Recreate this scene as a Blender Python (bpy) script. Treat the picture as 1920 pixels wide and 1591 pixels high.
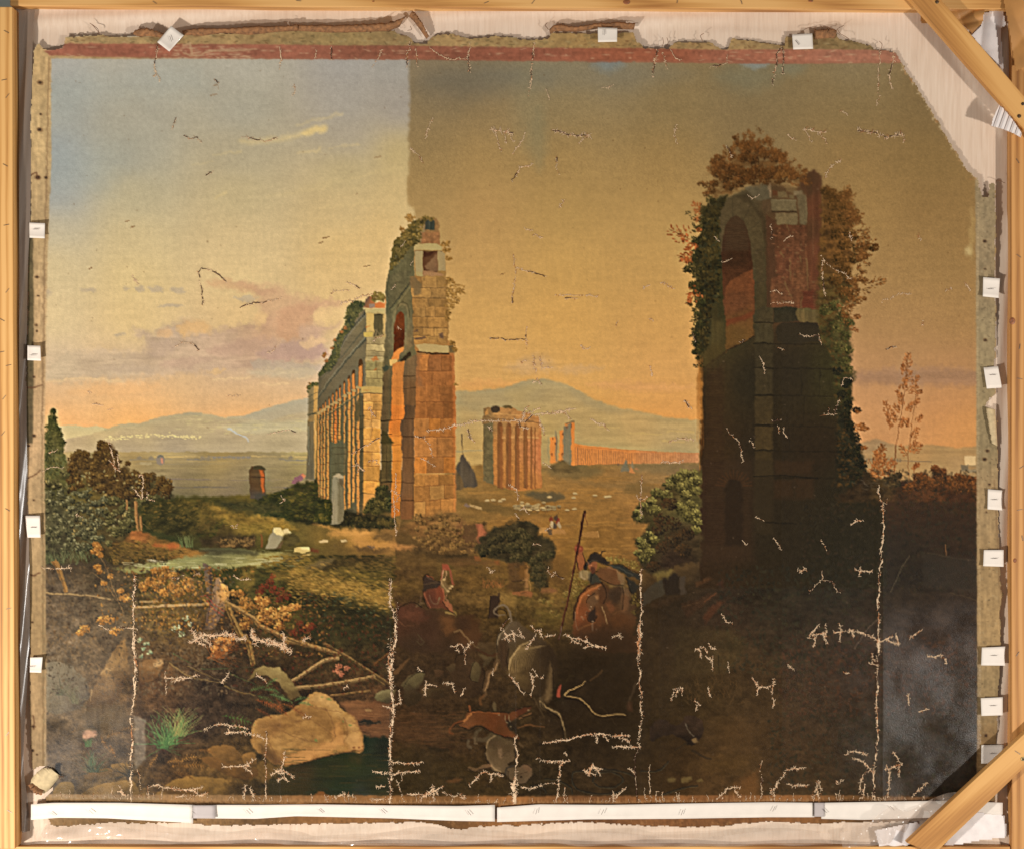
import bpy, bmesh, math, random
import numpy as np
for o in list(bpy.data.objects): bpy.data.objects.remove(o)
scene = bpy.context.scene
# ---------------------------------------------------------------- camera: square-on to the canvas, 3.2 m away (1 px of the photo = 1 mm on the canvas)
D = 3.2
cam_data = bpy.data.cameras.new('camera'); cam = bpy.data.objects.new('camera', cam_data); scene.collection.objects.link(cam)
cam.location = (0, -D, 0); cam.rotation_euler = (math.radians(90), 0, 0)
cam_data.sensor_width = 36; cam_data.lens = 36 * D / 1.92; cam_data.clip_start = .05; cam_data.clip_end = 60
scene.camera = cam
# ---------------------------------------------------------------- dim studio around, two copy-stand lamps
world = bpy.data.worlds.new('World'); scene.world = world; world.use_nodes = True
bg = world.node_tree.nodes['Background']; bg.inputs[0].default_value = (1.0, .96, .92, 1); bg.inputs[1].default_value = 0.20
def lamp(name, loc, aim, watts, size, col):
    L = bpy.data.lights.new(name, 'AREA'); L.shape = 'DISK'; L.size = size; L.energy = watts; L.color = col
    o = bpy.data.objects.new(name, L); scene.collection.objects.link(o); o.location = loc
    d = (np.array(aim) - np.array(loc)); 
    import mathutils
    o.rotation_euler = mathutils.Vector(d).to_track_quat('-Z', 'Y').to_euler()
    return o
AMB = 0.20
LAMPS = [((-1.9, -1.95, -1.35), (-.05, 0, .15), 92), ((2.75, -2.45, -.80), (.25, 0, .15), 86)]     # position, aim, watts
lamp('left_lamp', *LAMPS[0], .14, (1, .965, .92))
lamp('right_lamp', *LAMPS[1], .14, (1, .96, .91))
scene.render.engine = 'CYCLES'
scene.view_settings.view_transform = 'Standard'; scene.view_settings.look = 'None'; scene.view_settings.exposure = 0; scene.view_settings.gamma = 1
scene.view_settings.use_curve_mapping = False
# ---------------------------------------------------------------- brush toolkit
W, H = 1920, 1591
prng = np.random.default_rng(11)

def vnoise(sx, sy, seed, w=W, h=H):
    r = np.random.default_rng(seed)
    gw, gh = int(w / sx) + 3, int(h / sy) + 3
    g = r.random((gh, gw), dtype=np.float32) * 2 - 1
    x = np.arange(w, dtype=np.float32) / sx; y = np.arange(h, dtype=np.float32) / sy
    xi = x.astype(int); yi = y.astype(int)
    fx = x - xi; fy = y - yi
    fx = fx * fx * (3 - 2 * fx); fy = (fy * fy * (3 - 2 * fy))[:, None]
    a = g[yi][:, xi]; b = g[yi][:, xi + 1]; c = g[yi + 1][:, xi]; d = g[yi + 1][:, xi + 1]
    return (a * (1 - fx) + b * fx) * (1 - fy) + (c * (1 - fx) + d * fx) * fy

def fbm(sx, sy, seed, octs=3):
    out = 0; amp = 1.0; tot = 0
    for k in range(octs):
        out = out + amp * vnoise(max(sx / 2 ** k, 1.3), max(sy / 2 ** k, 1.3), seed + 17 * k)
        tot += amp; amp *= 0.55
    return out / tot

NX = fbm(9, 9, 1); NY = fbm(9, 9, 2)
NF = fbm(5, 5, 3, 2)              # fine mottling
NM = fbm(40, 40, 4, 4)            # medium mottling
NH = fbm(60, 6, 5, 3)             # horizontal brush drag
NV = fbm(5, 40, 6, 3)             # vertical brush drag
NB = fbm(14, 7, 8, 3)             # broken grass-like touches
TEX = dict(f=NF, m=NM, h=NH, v=NV, b=NB)
IMG = np.zeros((H, W, 3), np.float32)

def c3(c):
    return np.array(c, np.float32) / 255.0

def q(ox, oy, txt, s=3.977):
    v = np.array([[float(t) for t in p.split(',')] for p in txt.split()], np.float32)
    return v / s + np.array([ox, oy], np.float32)

def curve(p, closed=True, n=6):
    p = np.asarray(p, np.float32); m = len(p); out = []
    rngk = range(m) if closed else range(m - 1)
    for i in rngk:
        if closed:
            a, b, c, d = p[(i - 1) % m], p[i], p[(i + 1) % m], p[(i + 2) % m]
        else:
            a, b, c, d = p[max(i - 1, 0)], p[i], p[i + 1], p[min(i + 2, m - 1)]
        for k in range(n):
            t = k / n
            out.append(0.5 * ((2 * b) + (c - a) * t + (2 * a - 5 * b + 4 * c - d) * t * t + (3 * b - a - 3 * c + d) * t ** 3))
    if not closed: out.append(p[-1])
    return np.array(out, np.float32)

def box_of(p, pad):
    x0 = max(int(p[:, 0].min() - pad), 0); x1 = min(int(p[:, 0].max() + pad) + 2, W)
    y0 = max(int(p[:, 1].min() - pad), 0); y1 = min(int(p[:, 1].max() + pad) + 2, H)
    return x0, y0, x1, y1

def seg_dist(X, Y, p, closed, wid=None):
    d2 = np.full(X.shape, 1e9, np.float32); ins = np.zeros(X.shape, bool)
    m = len(p)
    for i in range(m if closed else m - 1):
        ax, ay = p[i]; bx, by = p[(i + 1) % m]
        dx, dy = bx - ax, by - ay; L = dx * dx + dy * dy + 1e-9
        t = np.clip(((X - ax) * dx + (Y - ay) * dy) / L, 0, 1)
        e = (X - ax - t * dx) ** 2 + (Y - ay - t * dy) ** 2
        if wid is not None:
            w = wid[i] * (1 - t) + wid[(i + 1) % m] * t
            e = np.sqrt(e) - w
        d2 = np.minimum(d2, e)
        if closed and abs(dy) > 1e-9:
            c = (ay > Y) != (by > Y)
            ins ^= c & (X < dx * (Y - ay) / dy + ax)
    return d2, ins

def poly_mask(p, rough=1.0, soft=1.0, pad=None):
    p = np.asarray(p, np.float32)
    x0, y0, x1, y1 = box_of(p, soft + rough * 1.5 + 2)
    if x1 <= x0 or y1 <= y0: return None
    st = 3 if (x1 - x0) * (y1 - y0) > 160000 and soft > 3 else (2 if (x1 - x0) * (y1 - y0) > 160000 else 1)
    ys = np.arange(y0, y1, st); xs = np.arange(x0, x1, st)
    X, Y = np.meshgrid(xs.astype(np.float32), ys.astype(np.float32))
    X = X + rough * 1.6 * NX[y0:y1:st, x0:x1:st]; Y = Y + rough * 1.6 * NY[y0:y1:st, x0:x1:st]
    d2, ins = seg_dist(X, Y, p, True)
    sd = np.sqrt(d2) * np.where(ins, -1, 1)
    a = np.clip(0.5 - sd / max(soft, 0.5) * 0.5, 0, 1)
    a = a * a * (3 - 2 * a)
    if st > 1:
        a = np.repeat(np.repeat(a, st, 0), st, 1)[:y1 - y0, :x1 - x0]
        k = st
        b = a.copy(); b[:-1] += a[1:]; b[:, :-1] += np.where(True, b[:, 1:], 0); b[:-1, :-1] /= 4.0
        b[-1] = a[-1]; b[:, -1] = a[:, -1]; a = np.clip(b, 0, 1)
    return a.astype(np.float32), (x0, y0, x1, y1)

def colfield(col, bx):
    """constant colour, or list of (x, y, colour) control points blended by distance"""
    if not isinstance(col, list): return c3(col)
    x0, y0, x1, y1 = bx
    st = 4
    ys = np.arange(y0, y1 + st, st); xs = np.arange(x0, x1 + st, st)
    X, Y = np.meshgrid(xs.astype(np.float32), ys.astype(np.float32))
    num = 0; den = 0
    sm = 60.0 + (0.055 * max(x1 - x0, y1 - y0)) ** 2
    for (px, py, c) in col:
        w = 1.0 / (((X - px) ** 2 + (Y - py) ** 2) + sm) ** 2
        num = num + w[..., None] * c3(c); den = den + w
    f = num / den[..., None]
    ty = (np.arange(y0, y1) - y0) / st; tx = (np.arange(x0, x1) - x0) / st
    yi = np.minimum(ty.astype(int), f.shape[0] - 2); xi = np.minimum(tx.astype(int), f.shape[1] - 2)
    fy = (ty - yi)[:, None, None].astype(np.float32); fx = (tx - xi)[None, :, None].astype(np.float32)
    a = f[yi][:, xi]; b = f[yi][:, xi + 1]; c = f[yi + 1][:, xi]; d = f[yi + 1][:, xi + 1]
    return (a * (1 - fx) + b * fx) * (1 - fy) + (c * (1 - fx) + d * fx) * fy

def fill(p, col, a=1.0, rough=1.0, soft=1.2, tex=None, amt=0.08, breakup=0.0):
    r = poly_mask(p, rough, soft)
    if r is None: return
    m, bx = r; x0, y0, x1, y1 = bx
    c = colfield(col, bx)
    if tex:
        t = 0
        for k in tex: t = t + TEX[k][y0:y1, x0:x1]
        c = np.clip(c * (1 + amt * 1.6 * t[..., None]), 0, 1)
        if breakup: m = m * np.clip(1 + breakup * 2.5 * t, 0, 1)
    m = (m * a)[..., None]
    IMG[y0:y1, x0:x1] = IMG[y0:y1, x0:x1] * (1 - m) + c * m

def line(p, w, col, a=1.0, taper=None, rough=0.5, soft=1.0):
    """polyline brush stroke; taper=(w0,w1) relative widths"""
    p = np.asarray(p, np.float32)
    w = np.linspace(taper[0], taper[1], len(p)) * w * 0.5 if taper else np.full(len(p), w * 0.5)
    x0, y0, x1, y1 = box_of(p, w.max() + soft + 2 + rough)
    if x1 <= x0 or y1 <= y0: return
    Y, X = np.mgrid[y0:y1, x0:x1].astype(np.float32)
    if rough:
        X = X + rough * NX[y0:y1, x0:x1]; Y = Y + rough * NY[y0:y1, x0:x1]
    d, _ = seg_dist(X, Y, p, False, w)
    m = (np.clip(0.5 - d / soft, 0, 1) * a)[..., None]
    IMG[y0:y1, x0:x1] = IMG[y0:y1, x0:x1] * (1 - m) + c3(col) * m

_st = {}
def stamp(L, Wd, ang, cx, cy):
    """anti-aliased leaf-shaped touch, cached by size, angle and sub-pixel offset"""
    k = (round(L * 2), round(Wd * 2), int(ang / math.pi * 12) % 12, int(cx * 2) & 1, int(cy * 2) & 1)
    if k not in _st:
        L2, W2, an = k[0] / 2, k[1] / 2, k[2] / 12 * math.pi
        r = int(max(L2, W2)) + 2
        Y, X = np.mgrid[-r:r + 1, -r:r + 1].astype(np.float32)
        X = X - k[3] * .5; Y = Y - k[4] * .5
        u = X * math.cos(an) + Y * math.sin(an); v = -X * math.sin(an) + Y * math.cos(an)
        d = np.sqrt((u / L2) ** 2 + (v / W2) ** 2) - 1
        _st[k] = (np.clip(0.5 - d * min(L2, W2) * 0.9, 0, 1)[..., None].astype(np.float32), r)
    return _st[k]

def dab(x, y, L, Wd, ang, col, a=1.0):
    m, r = stamp(L, Wd, ang, x, y)
    xi, yi = int(x), int(y)
    x0, y0, x1, y1 = xi - r, yi - r, xi + r + 1, yi + r + 1
    if x0 < 0 or y0 < 0 or x1 > W or y1 > H: return
    m = m * a
    v = IMG[y0:y1, x0:x1]
    v += (col - v) * m

def inside(p, x, y):
    ins = np.zeros(x.shape, bool); m = len(p)
    for i in range(m):
        ax, ay = p[i]; bx, by = p[(i + 1) % m]
        if abs(by - ay) < 1e-9: continue
        ins ^= ((ay > y) != (by > y)) & (x < (bx - ax) * (y - ay) / (by - ay) + ax)
    return ins

def scatter(p, n):
    p = np.asarray(p); lo = p.min(0); hi = p.max(0)
    area = max((hi - lo).prod(), 1)
    q_ = prng.random((n * 3 + 20, 2)) * (hi - lo) + lo
    q_ = q_[inside(p, q_[:, 0], q_[:, 1])]
    return q_[:n]

def leaves(p, n, cols, L=(2.5, 4.5), asp=0.55, ang=None, spread=0.7, a=0.9, light=None, clump=0.0):
    """leaf touches through an area; cols dark->light, picked by noise and by the light direction"""
    pts = scatter(p, n); cols = [c3(c) for c in cols]; nc = len(cols)
    lo = np.asarray(p).min(0); hi = np.asarray(p).max(0)
    for x, y in pts:
        k = prng.random() * 0.75 + 0.5 * (NB[min(int(y), H - 1), min(int(x), W - 1)] + 0.5) * (1 if clump == 0 else clump)
        if light is not None:
            lx, ly = light
            k += 0.5 * (((x - lo[0]) / (hi[0] - lo[0]) - 0.5) * lx + ((y - lo[1]) / (hi[1] - lo[1]) - 0.5) * ly)
        k = min(max(k * 0.8, 0), 0.999)
        c = cols[int(k * nc)] * (0.9 + 0.2 * prng.random())
        l = prng.uniform(*L)
        an = prng.random() * math.pi if ang is None else ang + prng.normal() * spread
        dab(x, y, l, l * asp, an, c, a)

def clump(x, y, r, n, cols, L=(2, 4), asp=0.55, light=(-0.6, -0.8), a=0.95, squash=0.8, out=True):
    """a rounded bunch of leaves, dark below and lit from one side"""
    cols = [c3(c) for c in cols]; nc = len(cols)
    for _ in range(int(n * 1.9)):
        t = prng.random() * 2 * math.pi; rr = r * prng.random() ** 0.55
        ux, uy = math.cos(t) * rr, math.sin(t) * rr * squash
        k = 0.45 + 0.42 * (ux * light[0] + uy * light[1]) / r + prng.normal() * 0.17
        k = min(max(k, 0), 0.999)
        l = prng.uniform(*L) * 0.72
        dab(x + ux, y + uy, l, l * asp, t + prng.normal() * .9, cols[int(k * nc)] * (0.88 + 0.24 * prng.random()), a)

def sprig(x, y, ang, length, n, cols, L=(2, 3.5), stem=None, w=0.35, a=0.95):
    """a twig with leaves alternating along it"""
    cols = [c3(c) for c in cols]
    ex, ey = x + math.cos(ang) * length, y + math.sin(ang) * length
    if stem is not None: line([(x, y), ((x + ex) / 2 + prng.normal(), (y + ey) / 2), (ex, ey)], 1.2, stem, 0.8)
    for i in range(n):
        t = (i + prng.random()) / n
        side = 1 if i % 2 else -1
        o = (1 - t * 0.6) * length * w * prng.random()
        px = x + (ex - x) * t - math.sin(ang) * side * o; py = y + (ey - y) * t + math.cos(ang) * side * o
        l = prng.uniform(*L)
        dab(px, py, l, l * 0.5, ang + side * 0.7, cols[int(prng.random() * len(cols))] * (0.88 + 0.24 * prng.random()), a)

def tuft(x, y, n, h, cols, spread=0.5, lean=0.0, w=1.2, a=0.9):
    for _ in range(n):
        an = -math.pi / 2 + lean + prng.normal() * spread
        l = h * prng.uniform(0.5, 1.1)
        bx, by = x + prng.normal() * h * 0.12, y
        mx, my = bx + math.cos(an) * l * .55, by + math.sin(an) * l * .6
        ex, ey = bx + math.cos(an + prng.normal() * .25) * l * 1.05, by + math.sin(an) * l
        line([(bx, by), (mx, my), (ex, ey)], w, cols[int(prng.random() * len(cols))], a, (1, 0.35), 0, 0.9)

def grass(p, n, cols, L=(3, 6), a=0.6, ang=0.0, spread=0.35, asp=0.22):
    leaves(p, n, cols, L, asp, ang, spread, a)

def rect(x0, y0, x1, y1):
    return np.array([(x0, y0), (x1, y0), (x1, y1), (x0, y1)], np.float32)

def bilin(qd, u, v):
    a, b, c, d = [np.array(t, np.float32) for t in qd]
    return (a * (1 - u) + b * u) * (1 - v) + (d * (1 - u) + c * u) * v

def masonry(qd, ny, nx, cols, joint=None, ja=0.7, jit=0.07, inset=0.0, soft=1.0, a=1.0, jw=1.2):
    """courses of individually toned blocks in a quad (TL, TR, BR, BL); nx = (min,max) blocks per course"""
    hs = prng.uniform(.75, 1.25, ny); ys = np.concatenate([[0], np.cumsum(hs) / hs.sum()])
    for r in range(ny):
        n = int(prng.integers(nx[0], nx[1] + 1)); ws = prng.uniform(.6, 1.4, n); xs = np.concatenate([[0], np.cumsum(ws) / ws.sum()])
        for k in range(n):
            c = np.array(cols[int(prng.integers(len(cols)))], np.float32) * (1 + prng.normal() * jit)
            p = [bilin(qd, xs[k], ys[r]), bilin(qd, xs[k + 1], ys[r]), bilin(qd, xs[k + 1], ys[r + 1]), bilin(qd, xs[k], ys[r + 1])]
            fill(p, tuple(c), a, .6, soft, 'fv', .05)
            if joint is not None:
                if k: line([p[0], p[3]], jw * .8, joint, ja * .7, None, .7, 1)
                hl = tuple(np.minimum(c * 1.16, 255))
                line([p[0] + (1, 1.6), p[1] + (-1, 1.6)], 1.1, hl, .5, None, .7, 1)
        if joint is not None and r:
            line([bilin(qd, 0, ys[r]), bilin(qd, .5, ys[r]), bilin(qd, 1, ys[r])], jw, joint, ja, None, .8, 1)
# ---------------------------------------------------------------- the picture: sky, hills and plain
skyL = [(100,115,(163,173,178)),(100,200,(152,166,170)),(95,300,(148,161,166)),(100,370,(160,165,160)),(100,430,(196,185,152)),
 (100,500,(217,197,148)),(100,600,(224,201,150)),(100,680,(213,191,155)),(100,735,(226,188,140)),(110,790,(243,190,128)),
 (250,115,(166,173,171)),(250,200,(158,165,160)),(250,290,(160,164,153)),(250,370,(186,176,140)),(250,450,(210,190,140)),
 (250,520,(221,196,138)),(250,600,(229,200,140)),(250,690,(208,184,148)),(250,735,(232,188,134)),(250,775,(243,188,120)),
 (450,115,(164,171,168)),(450,200,(156,163,158)),(450,290,(168,164,142)),(450,370,(193,177,133)),(450,450,(213,189,138)),
 (450,520,(223,196,140)),(450,600,(226,193,135)),(450,690,(208,180,145)),(450,735,(218,184,138)),(450,772,(232,184,126)),
 (650,115,(152,160,166)),(650,190,(152,158,160)),(650,255,(160,160,152)),(650,320,(186,173,132)),(650,390,(204,180,128)),
 (650,470,(219,187,125)),(650,550,(224,191,130)),(560,700,(206,182,145)),(560,745,(228,188,138)),(740,120,(148,156,160)),
 (750,200,(150,154,156)),(750,290,(186,172,128)),(750,370,(205,180,125)),(720,440,(216,184,122)),(700,520,(222,188,126))]
skyR = [(790,120,(112,106,90)),(790,200,(110,101,80)),(790,260,(124,109,76)),(790,330,(142,121,79)),(790,400,(158,132,85)),
 (900,120,(108,102,84)),(900,200,(119,105,76)),(900,300,(146,123,78)),(900,400,(174,140,88)),(900,500,(190,151,92)),
 (900,600,(202,159,92)),(880,690,(203,158,95)),(1010,130,(118,116,98)),(1050,200,(118,107,78)),(1050,300,(140,118,75)),
 (1050,400,(167,138,84)),(1050,500,(191,152,88)),(1050,600,(204,158,88)),(1050,700,(208,161,94)),(1170,120,(115,110,92)),
 (1250,200,(114,102,72)),(1250,300,(135,113,71)),(1250,400,(166,136,83)),(1250,500,(187,149,88)),(1250,600,(199,153,88)),
 (1250,700,(206,156,92)),(1270,780,(210,156,92)),(1400,150,(106,99,76)),(1400,220,(112,98,69)),(1600,120,(108,103,84)),
 (1600,200,(106,95,68)),(1600,300,(121,102,67)),(1620,400,(140,115,73)),(1750,200,(98,87,63)),(1740,300,(112,95,62)),
 (1750,400,(126,102,65)),(1700,500,(148,119,76)),(1780,500,(138,111,70)),(1700,600,(158,125,82)),(1800,600,(152,120,76)),
 (1700,690,(164,126,88)),(1800,700,(160,121,84)),(1640,760,(186,143,104)),(1760,760,(188,140,98)),(1810,800,(198,146,90))]
skyL = [(x, y, tuple(np.array(c) + np.array((10, -1, -17)) * min(max((380 - y) / 150, 0), 1) + (2, 0, 2))) for x, y, c in skyL]
fill(rect(40, 60, 800, 900), skyL, 1, 0, 1)
CLEAN = np.array([(766,60),(766,140),(769,180),(765,250),(767,310),(763,340),(764,385),(775,392),(779,410),(784,440),(800,520),(800,700),(796,800),(770,900),
                  (745,1000),(737,1100),(735,1250),(730,1400),(731,1520)], np.float32)
RIGHT = np.vstack([CLEAN, [(1880,1520),(1880,60)]]).astype(np.float32)
skyR = [(x, y, tuple(np.array(c) * (1 + np.array((.17, .11, .05)) * min(max((520 - y) / 260, .22), 1)) + (np.array((7, 4, 0)) if x > 1550 else 0))) for x, y, c in skyR]
fill(RIGHT, skyR, 1, 1.6, 4)
# cloth-fine tone drift
IMG *= (1 + 0.020 * NH + 0.018 * NM + 0.012 * NV)[..., None]
for k, (x, y) in enumerate([(135,165),(150,300),(120,340),(300,150)]):      # bluer scumbles, upper left
    fill(curve([(x-60,y-20),(x+60,y-30),(x+80,y+20),(x-50,y+30)]), (160,168,162), 0.3, 6, 40)
for (x, y, rx, ry, c, a) in [(910,150,120,30,(100,98,88),.35),(1100,140,200,30,(112,110,98),.3),(1140,122,30,14,(122,130,128),.75),(1415,122,26,8,(135,142,140),.85),
                             (1400,145,60,25,(118,115,92),.5),(1480,128,30,14,(122,120,98),.6),(1815,470,8,10,(190,165,112),.9),(1820,440,6,50,(176,146,92),.5),
                             (990,200,25,90,(135,124,92),.35),(1010,260,16,60,(128,122,92),.4),(850,165,70,40,(98,92,80),.3)]:
    fill(curve([(x-rx,y),(x,y-ry),(x+rx,y),(x,y+ry)]), c, a, 3, min(rx, ry) * .9)
# high feathery clouds
for p, w, a in [([(452,268),(520,262),(570,252),(606,240)], 12, .75), ([(556,236),(585,228),(640,214)], 7, .45), ([(560,290),(600,280)], 6, .6), ([(620,279),(672,272)], 3.5, .45),
                ([(405,372),(425,362)], 5, .7), ([(400,292),(450,285)], 5, .4), ([(360,310),(400,304)], 4, .3), ([(560,352),(640,338),(755,314)], 6, .25), ([(500,370),(620,350)],7,.25), ([(600,390),(700,378)],6,.3)]:
    line(p, w, (226,200,140), a * .8, (.5, 1), 4, w * .9)
line([(570,252),(590,247),(606,241)], 12, (230,200,130), .6, (.7, 1), 3, 6)
# sunset cloud bank, left
CB = [(85,694),(118,662),(180,655),(240,662),(286,656),(262,632),(252,618),(292,622),(322,608),(360,602),(400,618),(470,606),(520,586),(560,572),(612,566),(640,574),(612,596),(600,612),(606,640),(612,668),(560,676),(480,692),(380,700),(250,707),(85,714)]
fill(curve(CB), [(100,690,(212,188,152)),(200,675,(209,182,148)),(280,640,(203,175,142)),(330,640,(200,172,142)),(420,650,(199,168,138)),(480,640,(206,168,132)),(560,600,(212,172,130)),(600,580,(222,180,134)),(590,655,(198,164,140)),(500,680,(200,168,142)),(380,695,(208,178,146)),(200,705,(209,184,150))], .9, 5, 10, 'mh', .05)
for p, c, a, s in [([(335,612),(352,602),(378,599),(394,612),(388,626),(362,624),(345,632)], (226,184,128), .9, 7),
    ([(298,625),(318,618),(325,628),(305,632)], (224,182,132), .7, 6),
    ([(385,528),(420,524),(450,532),(478,540),(480,548),(450,545),(420,540),(395,536)], (212,172,126), .8, 6),
    ([(440,530),(470,528),(500,540),(520,545),(500,555),(470,548)], (206,164,124), .7, 7),
    ([(480,545),(520,538),(560,556),(600,560),(640,572),(600,585),(560,590),(540,620),(505,640),(480,632),(495,600)], (208,166,128), .7, 12),
    ([(520,600),(540,575),(575,570),(590,580),(575,615),(545,640),(525,630)], (206,160,122), .75, 9),
    ([(588,598),(600,580),(625,574),(648,582),(640,600),(620,612),(600,612)], (236,200,142), .8, 7),
    ([(480,590),(498,588),(502,600),(490,612),(480,616)], (232,192,136), .7, 6),
    ([(560,615),(590,608),(620,612),(640,606),(600,628),(570,636)], (206,170,140), .7, 8),
    ([(478,662),(520,648),(560,640),(608,648),(606,668),(560,674),(510,678)], (192,158,138), .8, 8),
    ([(600,630),(560,645),(580,652),(612,640)], (228,190,142), .7, 5),
    ([(390,655),(440,640),(480,632),(520,640),(480,660),(430,668)], (196,160,134), .6, 9),
    ([(300,685),(340,672),(400,668),(380,682),(340,690)], (198,166,138), .7, 6),
    ([(180,690),(240,684),(300,690),(240,698)], (202,176,146), .6, 6),
    ([(480,676),(560,680),(606,684),(606,694),(540,692),(480,690)], (194,172,146), .8, 4),
    ([(285,640),(275,660),(295,672),(330,655),(330,640)], (196,168,142), .6, 9),
    ([(130,735),(200,718),(300,724),(260,738),(200,742)], (238,186,128), .45, 10), ([(390,696),(420,690),(410,700)], (230,190,135), .7, 4)]:
    fill(curve(p), c, a, 4, s, 'm', .04)
for x, y, rx, ry in [(168,545,14,3),(238,541,7,2.5),(265,542,10,6),(294,543,14,7),(336,545,15,6),(93,549,8,4),(320,573,25,4),(460,560,22,5),(222,630,6,3),(232,627,5,3)]:
    fill(curve([(x-rx,y),(x,y-ry),(x+rx,y),(x,y+ry)]), (192,172,142), .65, 3, 3)
for p in [[(490,718),(510,722),(540,718)],[(560,710),(580,706)],[(520,700),(560,700)],[(92,716),(150,710),(230,714)],[(400,712),(470,708)]]:
    line(p, 4, (236,202,152), .55, None, 3, 3)
fill(curve([(480,692),(540,690),(600,692),(590,706),(520,708),(470,704)]), (200,186,156), .5, 3, 8)
# warm glow and mauve veils, right
for p, c, a, s in [([(830,690),(920,640),(1000,650),(1060,690),(980,705),(900,708)], (214,166,98), .5, 30), ([(950,690),(1010,668),(1040,690),(990,700)], (196,160,118), .5, 12), ([(1045,696),(1080,684),(1130,690),(1080,702)], (200,160,112), .5, 8),
    ([(1600,700),(1700,690),(1830,696),(1830,720),(1700,722),(1600,716)], (150,116,92), .55, 10), ([(855,725),(900,712),(985,716),(930,728)], (222,164,98), .6, 8), ([(1100,720),(1200,716),(1300,726),(1200,734)], (214,158,100), .6, 8)]:
    fill(curve(p), c, a, 4, s, 'h', .05)
# hills, left
fill(q(80,720,'180,500 300,488 400,486 520,506 660,494 760,520 900,560 900,720 180,720',6.363), (212,197,152), .95, .6, 2)
hillL = np.vstack([q(80,720,'180,690 330,640 480,620 600,590 740,545 850,500 950,475 1080,465 1180,470 1300,420 1420,385 1600,360 1750,335 1909,345',6.363), [(420,782),(455,780),(480,772),(520,760),(545,752),(590,745),(600,745),(600,900),(110,900)]])
fill(hillL, [(130,822,(190,172,140)),(200,800,(200,180,136)),(260,800,(198,180,140)),(330,785,(192,176,140)),(380,790,(194,178,140)),(420,800,(196,178,144)),(480,790,(192,178,148)),(560,765,(196,180,148)),(560,800,(192,178,146)),(140,845,(188,168,132)),(240,838,(178,162,134)),(330,830,(174,160,136)),(420,825,(178,164,136)),(520,830,(182,168,136))], 1, .8, 2, 'h', .035)
fill(q(80,720,'1600,365 1750,336 1909,345 1909,375 1750,370',6.363), (176,164,136), .6, .8, 3)
fill([(455,782),(480,773),(520,761),(545,753),(592,746),(592,770),(540,778),(500,792)], (184,174,150), .8, .8, 4)
fill([(420,800),(470,788),(540,790),(590,785),(590,806),(500,812),(440,812)], (196,188,156), .7, 1, 5, 'h', .06)
for _ in range(120):                                          # far white houses catching light
    t = prng.random(); x = 205 + 175 * t + prng.normal() * 6; y = 822 - 6 * math.sin(t * 3) + prng.normal() * 2.2
    dab(x, y, 1.6, .8, 0, c3((232,216,158)), .75)
for _ in range(60):
    dab(prng.uniform(330,590), prng.uniform(780,815), 5, .8, .05, c3((212,200,150)), .35)
line([(430,803),(446,812),(462,820),(468,828)], 3.5, (196,202,206), .7, (1.4, .5), 2, 2)
# plain, left
plainL = rect(85, 846, 606, 1000)
fill(plainL, [(90,850,(190,168,120)),(320,852,(200,178,122)),(560,852,(196,182,128)),(320,862,(156,142,112)),(520,862,(158,144,110)),(250,872,(170,148,102)),(420,873,(172,150,98)),(580,880,(162,146,98)),(300,888,(152,136,98)),(440,890,(150,134,102)),(560,890,(150,134,96)),(330,903,(150,132,98)),(440,903,(154,138,104)),(560,902,(146,130,94)),(330,915,(118,106,90)),(440,915,(114,102,86)),(560,918,(124,110,86)),(330,930,(120,112,74)),(470,925,(122,112,78)),(330,950,(66,72,42)),(560,945,(70,72,46)),(150,950,(80,84,50))], 1, .4, 1.5, 'h', .06)
for y, c, a in [(855,(214,186,126),.8),(858,(178,160,118),.5),(861,(128,126,124),.7),(899,(112,100,98),.6),(897,(130,116,106),.5),(876,(172,158,110),.5),(868,(150,138,110),.6),(912,(98,94,96),.6)]:
    for _ in range(7):
        x = prng.uniform(240, 560); line([(x, y + prng.normal()), (x + prng.uniform(30, 110), y + prng.normal())], 1.6, c, a * .7, (1, .4), .6, 1)
for x in np.arange(400, 470, 9): fill(rect(x, 854, x + 7, 859), (140,132,118), .8, .5, 1)
line([(395,855),(470,856)], 3, (148,138,120), .6)
for x in (285, 262, 545, 382, 392): fill(curve([(x-5,858),(x,853),(x+5,858),(x,860)]), (140,130,112), .7, .8, 1.5)
# little round ruin
fill(curve(q(80,720,'1365,930 1362,880 1385,848 1415,838 1445,850 1462,890 1460,935 1440,940 1420,960 1380,945',6.363)), (146,134,118), 1, .4, 1.2)
fill(curve(q(80,720,'1385,860 1415,842 1448,856 1440,862 1415,855 1392,870',6.363)), (108,112,100), .8, .3, 1)
fill(q(80,720,'1418,880 1436,872 1442,935 1422,930',6.363), (206,150,120), .9, .3, 1)
fill(q(80,720,'1170,925 1300,925 1310,955 1170,955',6.363), (176,160,122), .8, .4, 1)
# mountain and plain, right
hillR = q(850,700,'-60,140 60,132 200,128 330,118 420,98 520,62 600,48 680,40 760,58 860,90 950,135 1060,200 1160,235 1280,262 1400,285 1520,312 1640,335 1860,352 1860,900 -60,900',4.0)
fill(hillR, [(860,740,(172,150,106)),(920,760,(170,150,108)),(1000,720,(170,150,108)),(1040,740,(180,156,108)),(1100,770,(182,156,106)),(1180,790,(190,160,108)),(1280,800,(188,160,108)),(870,800,(182,156,106)),(1000,800,(184,158,102)),(1150,815,(180,156,106)),(1280,820,(172,152,112)),(880,830,(188,158,100)),(1020,850,(176,150,100))], 1, 1, 3, 'h', .04)
fill(curve(q(850,700,'400,150 520,100 600,70 690,60 640,120 560,180 480,220',4)), (180,156,104), .5, 2, 12)
fill(curve(q(850,700,'880,130 1000,180 1180,260 1250,300 1100,280 960,230',4)), (162,144,106), .5, 2, 10)
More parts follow.
